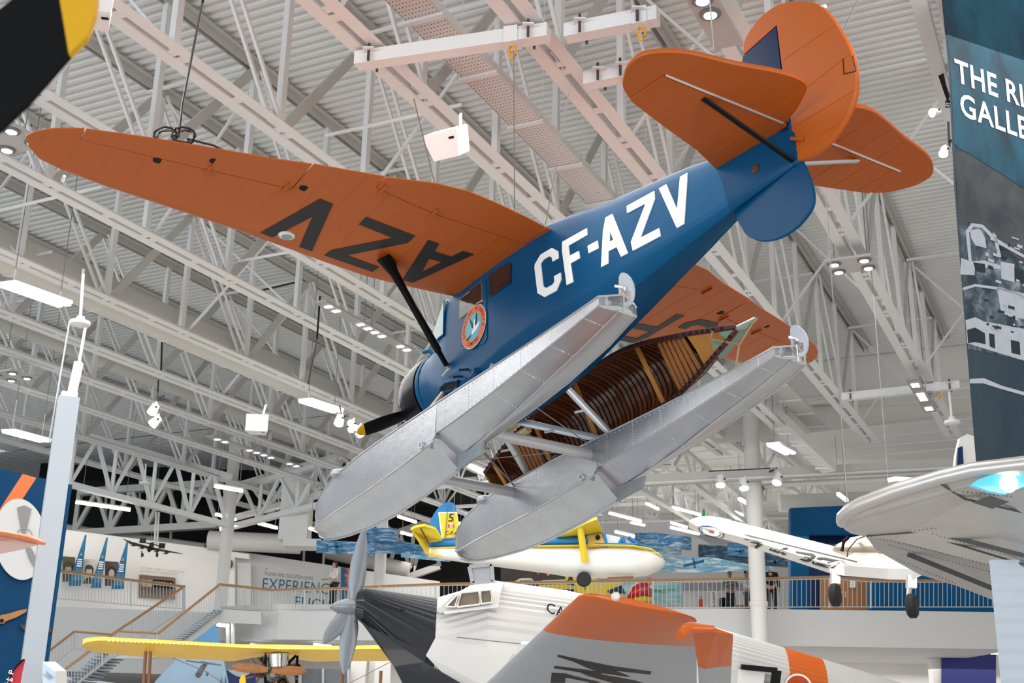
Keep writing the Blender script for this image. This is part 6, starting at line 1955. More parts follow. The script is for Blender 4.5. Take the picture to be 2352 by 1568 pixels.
tube_light(15, 655, 148, 702, 22.6, 24.2, 'bright twin tube luminaire below the fat air duct', double=True)
tube_light(700, 922, 775, 946, 31.6, 33.4, 'twin tube luminaire beside the pair of spotlights near the engine', double=True)
tube_light(18, 992, 103, 1014, 33, 35, 'twin tube luminaire beside the steel column top', double=True)
tube_light(1775, 1022, 1815, 1042, 36, 37.5, 'twin tube luminaire behind the starboard float tail', double=True)
k = 0
for x0, y0, x1, y1, Y, r in ((174, 1153, 299, 1171, 44, .055), (494, 1116, 556, 1127, 42, .06), (496, 1181, 541, 1193, 48, .05), (594, 1202, 636, 1213, 50, .05), (712, 1213, 733, 1221, 46, .05),
                             (915, 1186, 955, 1199, 50, .05), (922, 1223, 945, 1229, 52, .05), (1090, 1180, 1128, 1190, 50, .05), (1054, 1202, 1085, 1206, 54, .05), (1090, 1072, 1116, 1086, 44, .1),
                             (1400, 1178, 1472, 1197, 52, .05), (1540, 1163, 1612, 1183, 50, .05), (1485, 1156, 1512, 1169, 52, .05), (1698, 1145, 1724, 1160, 48, .06), (1414, 1221, 1458, 1232, 52, .05),
                             (1541, 1211, 1605, 1226, 50, .05), (1542, 1200, 1577, 1211, 54, .05), (1678, 1200, 1726, 1214, 52, .05), (1683, 1174, 1724, 1188, 56, .05), (1925, 1134, 1945, 1149, 46, .06),
                             (1450, 1200, 1480, 1206, 60, .05), (1520, 1104, 1640, 1150, 60, .05), (1650, 1190, 1690, 1200, 60, .05)):
    tube_light(x0, y0, x1, y1, Y, Y + (0.8 if x0 < 800 else 1.4), 'slim lit tube of the far galleries, the %s one counted across' % (ordn(k) if k < 15 else ordn(k - 15) + ' of the farther'), r)
    k += 1
for k, (x0, y0, x1, y1) in enumerate(((497, 1434, 526, 1438), (575, 1481, 613, 1486), (720, 1480, 761, 1485), (1822, 1480, 1845, 1487), (2054, 1482, 2072, 1488))):
    tube_light(x0, y0, x1, y1, 42.6 if x0 < 530 else 44, 42.7 if x0 < 530 else 44.05, 'lit tube on the underside of the balcony, the %s one along' % ordn(k), 0.05, hang=False)
tube_light(2150, 1499, 2292, 1499, 44.5, 44.4, 'long lit cove tube over the violet mural', 0.05, hang=False)


def led_panel(lab, ctr, du, dv, lamps, sq=False):
    """flat plate hung level with round or square lit lamps underneath"""
    c = Vector(ctr)
    t = thing('lamp_panel', lab, 'light', c, 'lamp panels under the roof')
    R_ = Matrix.Rotation(-YAW, 3, 'Z')
    B().box(c, (du, dv, 0.05), R_).obj('plate', mat('lamp plate grey', (0.40, 0.38, 0.37), 0.5, var=0.02) if sq else mat('lamp plate pale', (0.52, 0.50, 0.49), 0.5, var=0.02), t)
    for a, b_ in lamps:
        p = c + U * (a * du) + V * (b_ * dv) - Z * 0.03
        if sq:
            B().box(p, (du * 0.55, 0.10, 0.02), R_).obj('lit_lamp', EMITC, t)
        else:
            B().lathe(p, p - Z, [(0, 0.14), (0.02, 0.14), (0.03, 0.10), (0.03, 0.0)], 18).obj('lamp_ring', mat('lamp ring', (0.20, 0.20, 0.20), 0.4, 0.3), t)
            B().lathe(p - Z * 0.031, p - Z, [(0, 0.085), (0.006, 0.085)], 16).obj('lit_lamp', EMITC, t)
    for s in (-1, 1):
        B().tube([c + U * (du * 0.35 * s), Vector((*(c + U * (du * 0.35 * s)).xy, 14.35))], 0.01, 5).obj('hanger_wire', WIRE, t)
    return t


Q4 = [(-.32, -.28), (.32, -.28), (-.32, .28), (.32, .28)]
led_panel('pale square panel of four lit lamps beyond the starboard wing', onz(1955, 607, 10.7), 0.92, 0.80, Q4)
led_panel('pale panel of four lit lamps by the port wing tip', onz(22, 318, 10.6), 0.92, 0.80, Q4)
led_panel('grey panel of four lit lamps above the steel column', onz(28, 862, 10.6), 0.92, 0.9, Q4)
led_panel('pinkish panel of two lit lamps above the tailplane', onz(1633, 30, 10.6), 0.40, 1.7, [(0, -.02), (0, -.22)])
L6 = [(0, -.42), (0, -.34), (0, -.08), (0, 0.0), (0, 0.08), (0, .16), (0, .38), (0, .46)]
led_panel('long grey strip of square lit lamps just ahead of the wing strut', onz(845, 752, 10.6), 0.30, 3.9, L6, True)
led_panel('long grey strip of square lit lamps below the engine spotlights', onz(590, 1038, 10.6), 0.32, 5.0, L6, True)
led_panel('long grey strip of square lit lamps near the printed banner', onz(2117, 908, 10.6), 0.34, 3.6, [(0, -.36), (0, -.30), (0, -.08), (0, -.02), (0, .05), (0, .11), (0, .36), (0, .42)], True)


def spot_pair(lab, heads, Y, hang):
    t = thing('track_spotlight', lab, 'light', at(*heads[0][:2], Y), 'track spotlights')
    for x, y, dx, dy in heads:
        p = at(x, y, Y)
        k_ = Y / 2760
        d = Vector((dx, -0.35, -dy)).normalized()
        n1 = B().lathe(p - d * (15 * k_), p + d, [(0, 5 * k_), (2 * k_, 9 * k_), (14 * k_, 9.5 * k_), (15 * k_, 11 * k_), (26 * k_, 12 * k_), (26 * k_, 10 * k_), (24 * k_, 9 * k_)], 16, cap=True).obj('lamp_body', WHITE, t, True)
        B().lathe(p + d * (11.2 * k_), p + d * 20, [(0, 10.5 * k_), (0.01, 10.5 * k_)], 16).obj('lit_lens', EMITW, n1)
        B().bar(p - d * (6 * k_), p + Vector((0.05, 0.05, 20 * k_)), 0.05, 0.05).obj('yoke', WHITE, t)
        for q in range(3):
            B().box(p + Vector((8 * k_ * (q - 1), -9 * k_, 4 * k_ * (q - 1))), (4 * k_, 3 * k_, 3 * k_)).obj('clamp_knob', BLACKM, t)
    hx, hy, hx2, hy2 = hang
    B().tube([at(hx, hy, Y), at(hx2, hy2, Y)], 0.02, 6).obj('feed_cable', CABLE, t)
    rng2 = random.Random(int(hx))
    bb = B().tube([at(hx2 + rng2.uniform(-6, 18), hy2 + rng2.uniform(-6, 12), Y) for _ in range(12)], 0.012, 5)
    bb.obj('cable_coil', CABLE, t)
    return t


spot_pair('pair of white track spotlights hanging above the balcony stairs', [(353, 940, -0.25, 0.9), (357, 968, -0.6, 0.8)], 32, (364, 872, 362, 910))
spot_pair('group of white track spotlights beside the yellow propeller tip', [(780, 965, -0.1, 0.9), (808, 978, 0.3, 0.9), (824, 990, 0.6, 0.7)], 32, (780, 930, 784, 950))
spot_pair('lit white track spotlight against the upper edge of the banner', [(2148, 258, -0.9, 0.35)], 15.6, (2165, 170, 2178, 235))
spot_pair('unlit white track spotlight lower on the banner edge', [(2168, 348, -0.35, 0.9)], 15.6, (2178, 280, 2180, 325))
spot_pair('row of small track spotlights on the transfer beam', [(1655, 1105, -0.1, 0.9), (1708, 1112, 0.0, 0.9), (1786, 1100, -0.3, 0.8)], 39, (1628, 1082, 1770, 1075))
bb = B().bar(at(2160, 172, 15.2), at(2178, 225, 15.3), 0.05, 0.04)
tag(bb.obj('lighting_track', BLACKM), 'short black toothed lighting track at the banner edge', 'lighting track')

# loudspeakers
def speaker(lab, x, y, Y, sx, sy, sz, rz, rx, grille=None):
    c = at(x, y, Y)
    t = thing('loudspeaker', lab, 'loudspeaker', c, 'white loudspeakers under the roof')
    R_ = Matrix.Rotation(rz, 3, 'Z') @ Matrix.Rotation(rx, 3, 'X')
    bb = B()
    pr_ = [(-sx / 2, -sy / 2), (sx / 2, -sy / 2), (sx * 0.36, sy / 2), (-sx * 0.36, sy / 2)]
    lo = [c + R_ @ Vector((a, b_, -sz / 2)) for a, b_ in pr_]
    bb.prism(lo, R_ @ Vector((0, 0, sz)))
    bb.obj('cabinet', WHITE, t)
    B().box(c + R_ @ Vector((0, -sy / 2 - 0.008, 0)), (sx * 0.96, 0.02, sz * 0.96), R_).obj('grille', mat('speaker grille', (0.74, 0.71, 0.69), 0.6, var=0.02, bump=0.3, bscale=300), t)
    B().box(c + R_ @ Vector((sx * 0.30, -sy * 0.25, -sz / 2 - 0.004)), (0.08, 0.03, 0.01), R_).obj('badge_plate', BLACKM, t)
    B().bar(c + R_ @ Vector((0.1, 0.05, sz / 2)), c + Vector((0.15, 0.1, sz / 2 + 0.35)), 0.06, 0.03).obj('yoke_bracket', WHITE, t)
    return t


speaker('white tilted loudspeaker hanging behind the port wing flap', 1030, 330, 15.2, 0.56, 0.36, 0.36, -0.5, -0.95)
speaker('white loudspeaker box far below the roof, above the port float bow', 592, 975, 31, 0.58, 0.45, 0.46, 0.1, 0.0)
speaker('white loudspeaker box partly hidden by the yellow blade tip', 226, 28, 12.4, 0.34, 0.3, 0.30, 0.2, -0.2)
# lifting wires and roof cables
for k, (x0, y0, x1, y1, Y0, Y1) in enumerate(((1310, 192, 1252, 520, 14.0, 15.2), (950, 225, 998, 420, 13.6, 14.6), (1630, 0, 1640, 112, 11.0, 11.2), (1975, -10, 1935, 75, 11.2, 10.8), (1180, 115, 1182, 480, 13.6, 16))):
    bb = B().tube([at(x0, y0, Y0), at(x1, y1, Y1)], 0.008, 5)
    tag(bb.obj('lifting_wire', WIRE), ['dark lifting wire down to the wing root of the floatplane', 'lifting wire beside the tilted loudspeaker', 'pale lifting wire to the tailplane', 'lifting wire to the top of the rudder', 'thin lifting wire below the yellow shackle'][k], 'wire', 'lifting wires')
for k, (pts, Y) in enumerate((([(735, 680), (728, 780), (708, 882)], 27), ([(595, 668), (680, 648)], 28), ([(373, 760), (370, 850)], 30))):
    bb = B().tube([at(x, y, Y) for x, y in pts], 0.025, 6)
    tag(bb.obj('roof_cable', CABLE), ['black cable hanging below the fat air duct toward the engine', 'black cable strung across the roof below the wing letters', 'black drop cable above the pair of spotlights'][k], 'cable')
for k, (x0, y0, x1, y1, Y) in enumerate(((192, 618, 184, 740, 23), (335, 1065, 333, 1108, 42), (2180, 900, 2187, 968, 30), (1832, 450, 1822, 490, 24))):
    t = thing('ceiling_sensor', ['white pendant sensor under the fat air duct', 'white pendant sensor above the portrait gallery', 'white pendant sensor by the banner', 'white junction fitting on the truss above the ventral fin'][k], 'sensor', at(x1, y1, Y))
    B().tube([at(x0, y0, Y), at(x1, y1, Y)], 0.03, 6).obj('pendant_rod', WHITE, t)
    c = at(x1, y1, Y)
    B().lathe(c + Z * 0.12, c - Z, [(0, 0.08), (0.1, 0.08), (0.1, 0.2), (0.17, 0.2), (0.2, 0.12), (0.2, 0)], 14).obj('sensor_body', WHITE, t, True)

# ================================================================ banners with sky waves and aircraft silhouettes
WAVE = band_mat('wave print blue', [(0.50, (0.08, 0.26, 0.48))], 3.0, (0.35, 1, 5.0), (0.015, 0.13, 0.29), (0.60, 0.70, 0.76), (0.30, 0.62))
WAVEL = band_mat('wave print light', [(0.50, (0.26, 0.50, 0.66))], 2.4, (0.3, 1, 4.5), (0.07, 0.36, 0.58), (0.80, 0.84, 0.85), (0.28, 0.56))
WAVED = band_mat('wave print dark', [(0.52, (0.05, 0.12, 0.20))], 3.0, (0.3, 1, 5.0), (0.020, 0.06, 0.11), (0.42, 0.48, 0.54), (0.34, 0.66), rot=0.15)
SIL = mat('silhouette blue', (0.012, 0.13, 0.28), 0.6, var=0.05)
SILD = mat('silhouette navy', (0.006, 0.06, 0.14), 0.6, var=0.05)


def wave_banner(lab, top, bot, Y, m_, bulge=0.25):
    n = 18
    t = thing('wave_banner', lab, 'banner', at(*bot[0], Y), 'printed sky banners')
    r = [[], [], [], []]
    for k in range(n + 1):
        f_ = k / n
        xt, xb = top[0][0] + (top[-1][0] - top[0][0]) * f_, bot[0][0] + (bot[-1][0] - bot[0][0]) * f_
        yt, yb = interp(top, xt), interp(bot, xb)
        YY = Y + bulge * math.sin(f_ * 2 * PI)
        a, c = at(xt, yt, YY), at(xb, yb, YY)
        r[0].append(a), r[1].append(c)
    bb = B()
    rings = [[a, c, c + Vector((0, 0.03, 0)), a + Vector((0, 0.03, 0))] for a, c in zip(r[0], r[1])]
    bb.loft(rings)
    bb.obj('printed_sheet', m_, t)
    return t


def silh(t, polys, Y, m_):
    bb = B()
    for pl in polys:
        bb.prism([at(x, y, Y) for x, y in pl], (0, 0.01, 0))
    return bb.obj('aircraft_silhouette', m_, t)


t = wave_banner('blue wave banner with plane silhouette just under the port float bow', [(727, 1240), (800, 1243), (860, 1246)], [(726, 1269), (800, 1272), (860, 1276)], 44, WAVE)
silh(t, [[(748, 1249), (753, 1249), (753, 1265), (748, 1265)], [(753, 1253), (788, 1250), (788, 1256), (753, 1258)], [(768, 1243), (776, 1243), (779, 1271), (771, 1271)]], 43.6, SIL)
t = wave_banner('blue wave banner partly behind the round white column, upper one', [(828, 1211), (870, 1212), (911, 1213)], [(826, 1242), (870, 1242), (911, 1243)], 45, WAVE)
silh(t, [[(812 + 14, 1218), (850, 1226), (846, 1230), (828, 1226)]], 44.6, SIL)
t = wave_banner('long blue wave banner behind the yellow tailplane', [(840, 1240), (920, 1240), (1000, 1262), (1040, 1266)], [(840, 1268), (920, 1272), (1000, 1280), (1040, 1283)], 45.5, WAVE, 0.4)
silh(t, [[(926, 1252), (962, 1262), (960, 1266), (928, 1258)]], 44.9, SIL)
wave_banner('low blue wave banner at the tail of the flying boat', [(921, 1269), (1034, 1282)], [(921, 1279), (1034, 1290)], 44.5, WAVEL)
wave_banner('blue wave banner directly behind the flying boat fin', [(1055, 1214), (1100, 1214)], [(1055, 1250), (1100, 1247)], 46, WAVE)
t = wave_banner('narrow light wave banner under the flying boat hull', [(1115, 1291), (1180, 1297), (1245, 1306)], [(1115, 1298), (1180, 1305), (1245, 1311)], 44, WAVEL)
wave_banner('curving blue wave banner right of the flying boat nose', [(1458, 1224), (1500, 1222), (1540, 1227), (1588, 1233)], [(1458, 1257), (1500, 1254), (1540, 1258), (1588, 1264)], 44, WAVE, 0.5)
wave_banner('short pale wave banner just beyond the flying boat nose', [(1495, 1257), (1565, 1262)], [(1495, 1270), (1565, 1275)], 45, WAVEL)
t = wave_banner('long light blue wave banner with cross shaped plane silhouette', [(1522, 1278), (1640, 1280), (1727, 1298), (1776, 1300)], [(1522, 1314), (1640, 1314), (1727, 1308), (1776, 1310)], 43.5, WAVEL, 0.5)
silh(t, [[(1569, 1296), (1617, 1284), (1618, 1291), (1571, 1303)], [(1590, 1281), (1594, 1281), (1599, 1305), (1594, 1305)]], 42.9, SIL)
t = wave_banner('dark wave banner left of the white column', [(1604, 1250), (1650, 1252), (1726, 1262)], [(1604, 1278), (1650, 1286), (1726, 1295)], 44.5, WAVED, 0.4)
t2 = wave_banner('grey blue banner with small plane silhouette left of the white column', [(1671, 1245), (1727, 1250)], [(1671, 1275), (1727, 1279)], 43.8, WAVE, 0.05)
silh(t2, [[(1687, 1262), (1692, 1262), (1697, 1264), (1708, 1261), (1711, 1265), (1700, 1269), (1690, 1267)], [(1697, 1264), (1701, 1264), (1704, 1271), (1700, 1271)]], 43.6, SIL)
t = wave_banner('dark blue wave banner with plane silhouette right of the white column', [(1755, 1268), (1810, 1276)], [(1755, 1298), (1810, 1303)], 44, WAVED, 0.1)
silh(t, [[(1758, 1297), (1800, 1283), (1801, 1286), (1760, 1300)], [(1776, 1286), (1782, 1285), (1783, 1296), (1778, 1297)]], 43.7, SILD)

# ================================================================ displays on the upper floor
for k, (tip_, base_l, base_r, yb) in enumerate((((197, 1228), 156, 184, 1345), ((246, 1234), 207, 231, 1350), ((293, 1242), 255, 283, 1352))):
    t = thing('pennant_panel', 'tall blue triangular panel in the portrait gallery, the %s of three' % ordn(k), 'display panel', at(base_l, yb, 50.2), 'blue pennant panels')
    pp = B().prism([at(tip_[0] - 2, tip_[1], 50.4), at(tip_[0] + 1, tip_[1], 50.4), at(base_r, yb, 50.4), at(base_l, yb, 50.4)], (0, 0.06, 0)).obj('panel', mat('pennant blue', (0.006, 0.14, 0.28), 0.6, var=0.05), t)
    cx_ = tip_[0] - 11
    B().prism([at(cx_ - 3, 1275 + 6 * k, 50.3), at(cx_ + 4, 1275 + 6 * k, 50.3), at(cx_ + 1, 1268 + 6 * k, 50.3)], (0, 0.02, 0)).obj('crest', mat('crest tan', (0.45, 0.28, 0.18), 0.6), pp)
    for j in range(4):
        B().bar(at(cx_ - 7 - j, 1284 + 5 * j + 6 * k, 50.3), at(cx_ + 3 - j * 0.6, 1285 + 5 * j + 6 * k, 50.3), 0.02, 0.05).obj('text_line', LETW, pp)
    for j in range(7):
        B().bar(at(cx_ - 12 - j, 1306 + 4 * j + 6 * k, 50.3), at(cx_ + 3 - j * 0.4, 1307 + 4 * j + 6 * k, 50.3), 0.02, 0.02).obj('text_line', mat('dim print', (0.30, 0.42, 0.50), 0.6), pp)
for k, (x0, x1, y0, y1, bg, sk) in enumerate(((143, 172, 1277, 1335, (0.10, 0.09, 0.045), (0.40, 0.33, 0.22)), (188, 222, 1283, 1340, (0.62, 0.56, 0.50), (0.62, 0.50, 0.42)), (241, 272, 1288, 1345, (0.10, 0.075, 0.07), (0.55, 0.44, 0.40)))):
    t = thing('portrait_print', ['olive portrait print of a man in a peaked cap', 'pale portrait print of a woman in uniform with dark hair', 'dark portrait print of a bareheaded man'][k], 'portrait', at(x0, y1, 50.6), 'gallery portraits')
    Yp = 50.75
    bgm = B().prism([at(x0, y0, Yp), at(x1, y0 + 2, Yp), at(x1, y1, Yp), at(x0, y1, Yp)], (0, 0.03, 0)).obj('print_ground', mat('portrait ground %s' % ordn(k), bg, 0.7, var=0.05), t)
    cx_, cy_ = (x0 + x1) / 2, y0 + 26
    el = lambda a_, b_, dx=0, dy=0: [at(cx_ + dx + a_ * math.cos(q_), cy_ + dy + b_ * math.sin(q_), Yp - 0.03) for q_ in [2 * PI * j / 20 for j in range(20)]]
    B().prism([at(cx_ - 14, y1, Yp - 0.02), at(cx_ - 10, cy_ + 20, Yp - 0.02), at(cx_, cy_ + 15, Yp - 0.02), at(cx_ + 10, cy_ + 20, Yp - 0.02), at(cx_ + 14, y1, Yp - 0.02)], (0, 0.01, 0)).obj('printed_jacket', mat('portrait jacket', (0.10, 0.08, 0.075), 0.7, var=0.1), bgm)
    B().prism(el(9.5, 12, 0, -2 if k != 1 else 0), (0, 0.005, 0)).obj('printed_hair', mat('portrait hair', (0.035, 0.03, 0.028), 0.7), bgm)
    B().prism([p - Vector((0, 0.02, 0)) for p in el(7, 10, 0, 3)], (0, 0.005, 0)).obj('printed_face', mat('portrait skin %s' % ordn(k), sk, 0.7, var=0.05), bgm)
    if k < 2:
        B().prism([p - Vector((0, 0.04, 0)) for p in el(11 if k == 0 else 8, 5, 0, -7)], (0, 0.005, 0)).obj('printed_cap', mat('portrait cap', (0.06, 0.055, 0.03), 0.7), bgm)
t = thing('display_case', 'brown wall display case with small printed panels in the portrait gallery', 'display case', at(320, 1380, 52))
B().prism([at(320, 1319, 52.0), at(401, 1326, 52.4), at(401, 1376, 52.4), at(318, 1372, 52.0)], (0, 0.15, 0)).obj('case', mat('case brown', (0.20, 0.14, 0.10), 0.6, var=0.1), t)
B().prism([at(352, 1330, 51.9), at(398, 1334, 52.1), at(398, 1352, 52.1), at(352, 1348, 51.9)], (0, 0.02, 0)).obj('dark_panel', BLACKM, t)
for j in range(6):
    B().prism([at(355 + j * 7, 1334 + j * 0.7, 51.85), at(360 + j * 7, 1334.5 + j * 0.7, 51.85), at(360 + j * 7, 1343 + j * 0.7, 51.85), at(355 + j * 7, 1342.5 + j * 0.7, 51.85)], (0, 0.01, 0)).obj('small_print', mat('small print %s' % ordn(j), ((0.5, 0.2, 0.2), (0.3, 0.35, 0.5), (0.6, 0.4, 0.35), (0.5, 0.3, 0.3), (0.4, 0.12, 0.1), (0.1, 0.45, 0.2))[j], 0.6, var=0), t)
for j in range(2):
    B().prism([at(325 + j * 13, 1330 + j, 51.9), at(336 + j * 13, 1331 + j, 51.9), at(336 + j * 13, 1347 + j, 51.9), at(325 + j * 13, 1346 + j, 51.9)], (0, 0.02, 0)).obj('tan_print', mat('tan print', (0.42, 0.32, 0.22), 0.6), t)


def wall_text(name, s, x0, y0, x1, y1, Y0, Y1, hpx, m_, lab, bold=0.0, slant=0.0):
    o_, e_ = at(x0, y0, Y0), at(x1, y1, Y1)
    vs, fs = text_tris(s, 1.0, 1.05, bold=bold)
    mx = max(v[0] for v in vs)
    my = max(v[1] for v in vs)
    up_ = at(x0, y0 - hpx, Y0) - o_
    bb = B().add([o_ + (e_ - o_) * ((v[0] + slant * v[1]) / mx) + up_ * (v[1] / my) for v in vs], fs)
    return bb.obj(name, m_, None, False, lab, 'lettering', fix=False)


INK = mat('wall lettering blue', (0.010, 0.10, 0.19), 0.6, var=0)
INKD = mat('wall lettering dark', (0.03, 0.05, 0.07), 0.6, var=0)
TANI = mat('wall lettering tan', (0.42, 0.33, 0.24), 0.6, var=0)
wall_text('wall_lettering', 'TALLMAN FAMILY EDUCATION CENTRE', 607, 1320, 719, 1332, 53.6, 54.4, 8, INKD, 'dark line reading Tallman Family Education Centre on the balcony wall', 0.0)
wall_text('wall_lettering', 'EXPERIENCE', 600, 1352, 770, 1366, 53.5, 54.7, 26, INK, 'large blue slanted word Experience on the balcony wall', 0.0, 0.12)
wall_text('wall_lettering', 'FLIGHT', 674, 1392, 778, 1404, 54.0, 54.8, 24, INK, 'large blue slanted word Flight behind the balcony railing', 0.01, 0.12)
wall_text('wall_lettering', 'LIEUTENANT GENERAL D. ALLAN MACKENZIE', 322, 1306, 424, 1316, 51.6, 52.5, 5, TANI, 'upper line of tan lettering on the portrait gallery wall', 0.0)
wall_text('wall_lettering', 'RCAF PROFILES IN COURAGE GALLERY', 322, 1313, 409, 1321, 51.6, 52.4, 5, TANI, 'lower line of tan lettering on the portrait gallery wall', 0.0)
bb = B().lathe(at(612, 1306, 53.5), at(612, 1306, 52), [(0, 0.06), (0.02, 0.06)], 12)
tag(bb.obj('maple_mark', mat('pink mark', (0.62, 0.25, 0.28), 0.6, var=0)), 'small pink leaf mark above the education centre line', 'mark')
bb = B().prism([at(524, 1282, 52.8)] + [at(524 + 9 * math.sin(PI * j / 12), 1293 - 11 * math.cos(PI * j / 12), 52.8) for j in range(13)], (0, 0.2, 0))
tag(bb.obj('wall_clock', mat('dark half disc', (0.07, 0.06, 0.05), 0.5, var=0.2)), 'dark half round wall plaque beside the gallery column', 'plaque')
t = thing('fire_mural', 'purple and orange sunset picture panel beside the word Experience', 'mural', at(800, 1390, 54.5))
FIRE = band_mat('sunset print', [(0.52, (0.35, 0.12, 0.12))], 1.6, (1, 1, 1.5), (0.09, 0.05, 0.14), (0.95, 0.38, 0.06), (0.40, 0.68))
B().prism([at(785, 1302, 54.8), at(820, 1306, 55), at(820, 1400, 55), at(785, 1398, 54.8)], (0, 0.05, 0)).obj('picture', FIRE, t)
B().prism([at(783, 1302, 54.7), at(790, 1303, 54.75), at(796, 1400, 54.8), at(782, 1398, 54.7)], (0, 0.03, 0)).obj('blue_edge', INK, t)
t = thing('balloon_mural', 'dark landscape mural with hot air balloons behind the airliner hatch', 'mural', at(1155, 1335, 52))
B().prism([at(1150, 1296, 52), at(1330, 1303, 52), at(1330, 1345, 52), at(1150, 1345, 52)], (0, 0.1, 0)).obj('picture', DARKG, t)
for x, y, c_ in ((1259, 1312, (0.62, 0.16, 0.03)), (1236, 1310, (0.22, 0.03, 0.06)), (1302, 1322, (0.5, 0.3, 0.05))):
    B().prism([at(x + 8 * math.cos(q_) * (1 if math.sin(q_) < 0 else 0.55), y + 10 * math.sin(q_), 51.95) for q_ in [2 * PI * j / 18 for j in range(18)]], (0, 0.02, 0)).obj('balloon_print', mat('balloon ' + str(x), c_, 0.6, var=0.3, scale=8), t)
t = thing('landscape_screen', 'bright green and blue landscape picture behind the railing near the red sculpture', 'mural', at(1510, 1390, 47))
LAND = band_mat('landscape print', [(0.5, (0.30, 0.55, 0.58))], 0.9, (0.4, 1, 3), (0.10, 0.26, 0.12), (0.55, 0.75, 0.80), (0.40, 0.62))
B().prism([at(1420, 1338, 47), at(1568, 1338, 47), at(1568, 1385, 47), at(1420, 1385, 47)], (0, 0.1, 0)).obj('picture', LAND, t)
t = thing('red_toy_aircraft', 'glossy red and yellow play aircraft behind the railing', 'toy', at(1470, 1390, 44))
hull([(1440, 1366, 1376, 44, 0.2), (1452, 1345, 1378, 44, 0.4), (1470, 1335, 1378, 44, 0.45), (1488, 1332, 1375, 44, 0.4), (1496, 1345, 1372, 44, 0.15)], 16, 2.4).obj('body', mat('toy red', (0.55, 0.015, 0.02), 0.3, var=0.05, coat=0.4), t, True)
hull([(1455, 1372, 1388, 43.8, 0.3), (1480, 1368, 1388, 43.8, 0.4), (1496, 1372, 1386, 43.8, 0.25)], 14, 2.4).obj('float', YELP, t, True)
B().prism([at(1478, 1333, 43.6), at(1490, 1325, 43.6), at(1500, 1328, 43.6), at(1494, 1345, 43.6)], (0, 0.1, 0)).obj('fin', mat('toy red', (0.55, 0.015, 0.02), 0.3), t)
t = thing('yellow_play_frame', 'yellow and grey play frame behind the airliner spine', 'play frame', at(1290, 1385, 45))
B().prism([at(1238, 1343, 45), at(1300, 1341, 45), at(1330, 1348, 45), at(1240, 1350, 45)], (0, 0.6, 0)).obj('roof', YELP, t)
for x in (1245, 1272, 1280, 1322):
    B().bar(at(x, 1346, 45), at(x, 1395, 45), 0.12, 0.12, (0, 1, 0)).obj('post', YELP, t)
for a, c in (((1182, 1338), (1196, 1330)), ((1196, 1330), (1222, 1330)), ((1222, 1330), (1222, 1338)), ((1245, 1335), (1300, 1333))):
    B().bar(at(a[0], a[1], 45.5), at(c[0], c[1], 45.5), 0.08, 0.08).obj('grey_bar', WHITE, t)
B().prism([at(1325, 1350, 45.6), at(1355, 1350, 45.6), at(1355, 1395, 45.6), at(1325, 1395, 45.6)], (0, 0.1, 0)).obj('curtain', mat('maroon curtain', (0.16, 0.02, 0.035), 0.7, var=0.3, scale=10), t)
t = thing('display_counter', 'grey display counter with vertical banner behind the railing', 'counter', at(1660, 1395, 45.5))
B().prism([at(1568, 1338, 45.8), at(1720, 1338, 45.8), at(1720, 1356, 45.8), at(1568, 1356, 45.8)], (0, 0.1, 0)).obj('upper_panel', mat('grey printed panel', (0.34, 0.35, 0.36), 0.6, var=0.35, scale=6), t)
B().prism([at(1570, 1360, 45.9), at(1640, 1360, 45.9), at(1640, 1396, 45.9), at(1570, 1396, 45.9)], (0, 0.1, 0)).obj('lower_panel', WALLG, t)
vb = B().prism([at(1632, 1357, 45.2), at(1645, 1357, 45.2), at(1645, 1398, 45.2), at(1632, 1398, 45.2)], (0, 0.05, 0)).obj('vertical_banner', WALLW, t)
text_on(B(), 'IN FLIGHT', at(1643, 1396, 45.15), (0, 0, 1), (-1, 0, 0), 0.13, bold=0.01).obj('banner_lettering', LETB, vb, fix=False)
B().prism([at(1655, 1372, 45.4), at(1690, 1372, 45.4), at(1690, 1396, 45.4), at(1655, 1396, 45.4)], (0, 0.3, 0)).obj('dark_cabinet', BLACKM, t)
B().prism([at(1690, 1390, 44.9), at(1715, 1388, 44.9), at(1715, 1398, 44.9), at(1690, 1398, 44.9)], (0, 0.3, 0)).obj('timber_box', HONEY, t)
t = thing('kneeling_figure_sign', 'small cut-out of a child in red behind the railing', 'cut-out', at(1609, 1397, 43.5))
B().prism([at(1604, 1375, 43.5), at(1614, 1375, 43.5), at(1616, 1398, 43.5), at(1603, 1398, 43.5)], (0, 0.08, 0)).obj('red_shape', mat('cutout red', (0.42, 0.05, 0.04), 0.6, var=0.1), t)
B().lathe(at(1609, 1372, 43.5), at(1609, 1372, 42), [(0, 0.07), (0.06, 0.07)], 12).obj('head_shape', mat('cutout skin', (0.45, 0.26, 0.18), 0.6), t)
t = thing('exit_sign', 'small green exit sign beside the far gallery tube lights', 'sign', at(1615, 1182, 49))
B().box(at(1615, 1180, 49), (0.12, 0.3, 0.28)).obj('sign_box', mat('sign green', (0.02, 0.22, 0.10), 0.5, var=0, emit=(0.02, 0.25, 0.1), estr=0.5), t)
B().tube([at(1615, 1165, 49), at(1615, 1174, 49)], 0.02, 5).obj('hanger_rod', WHITE, t)


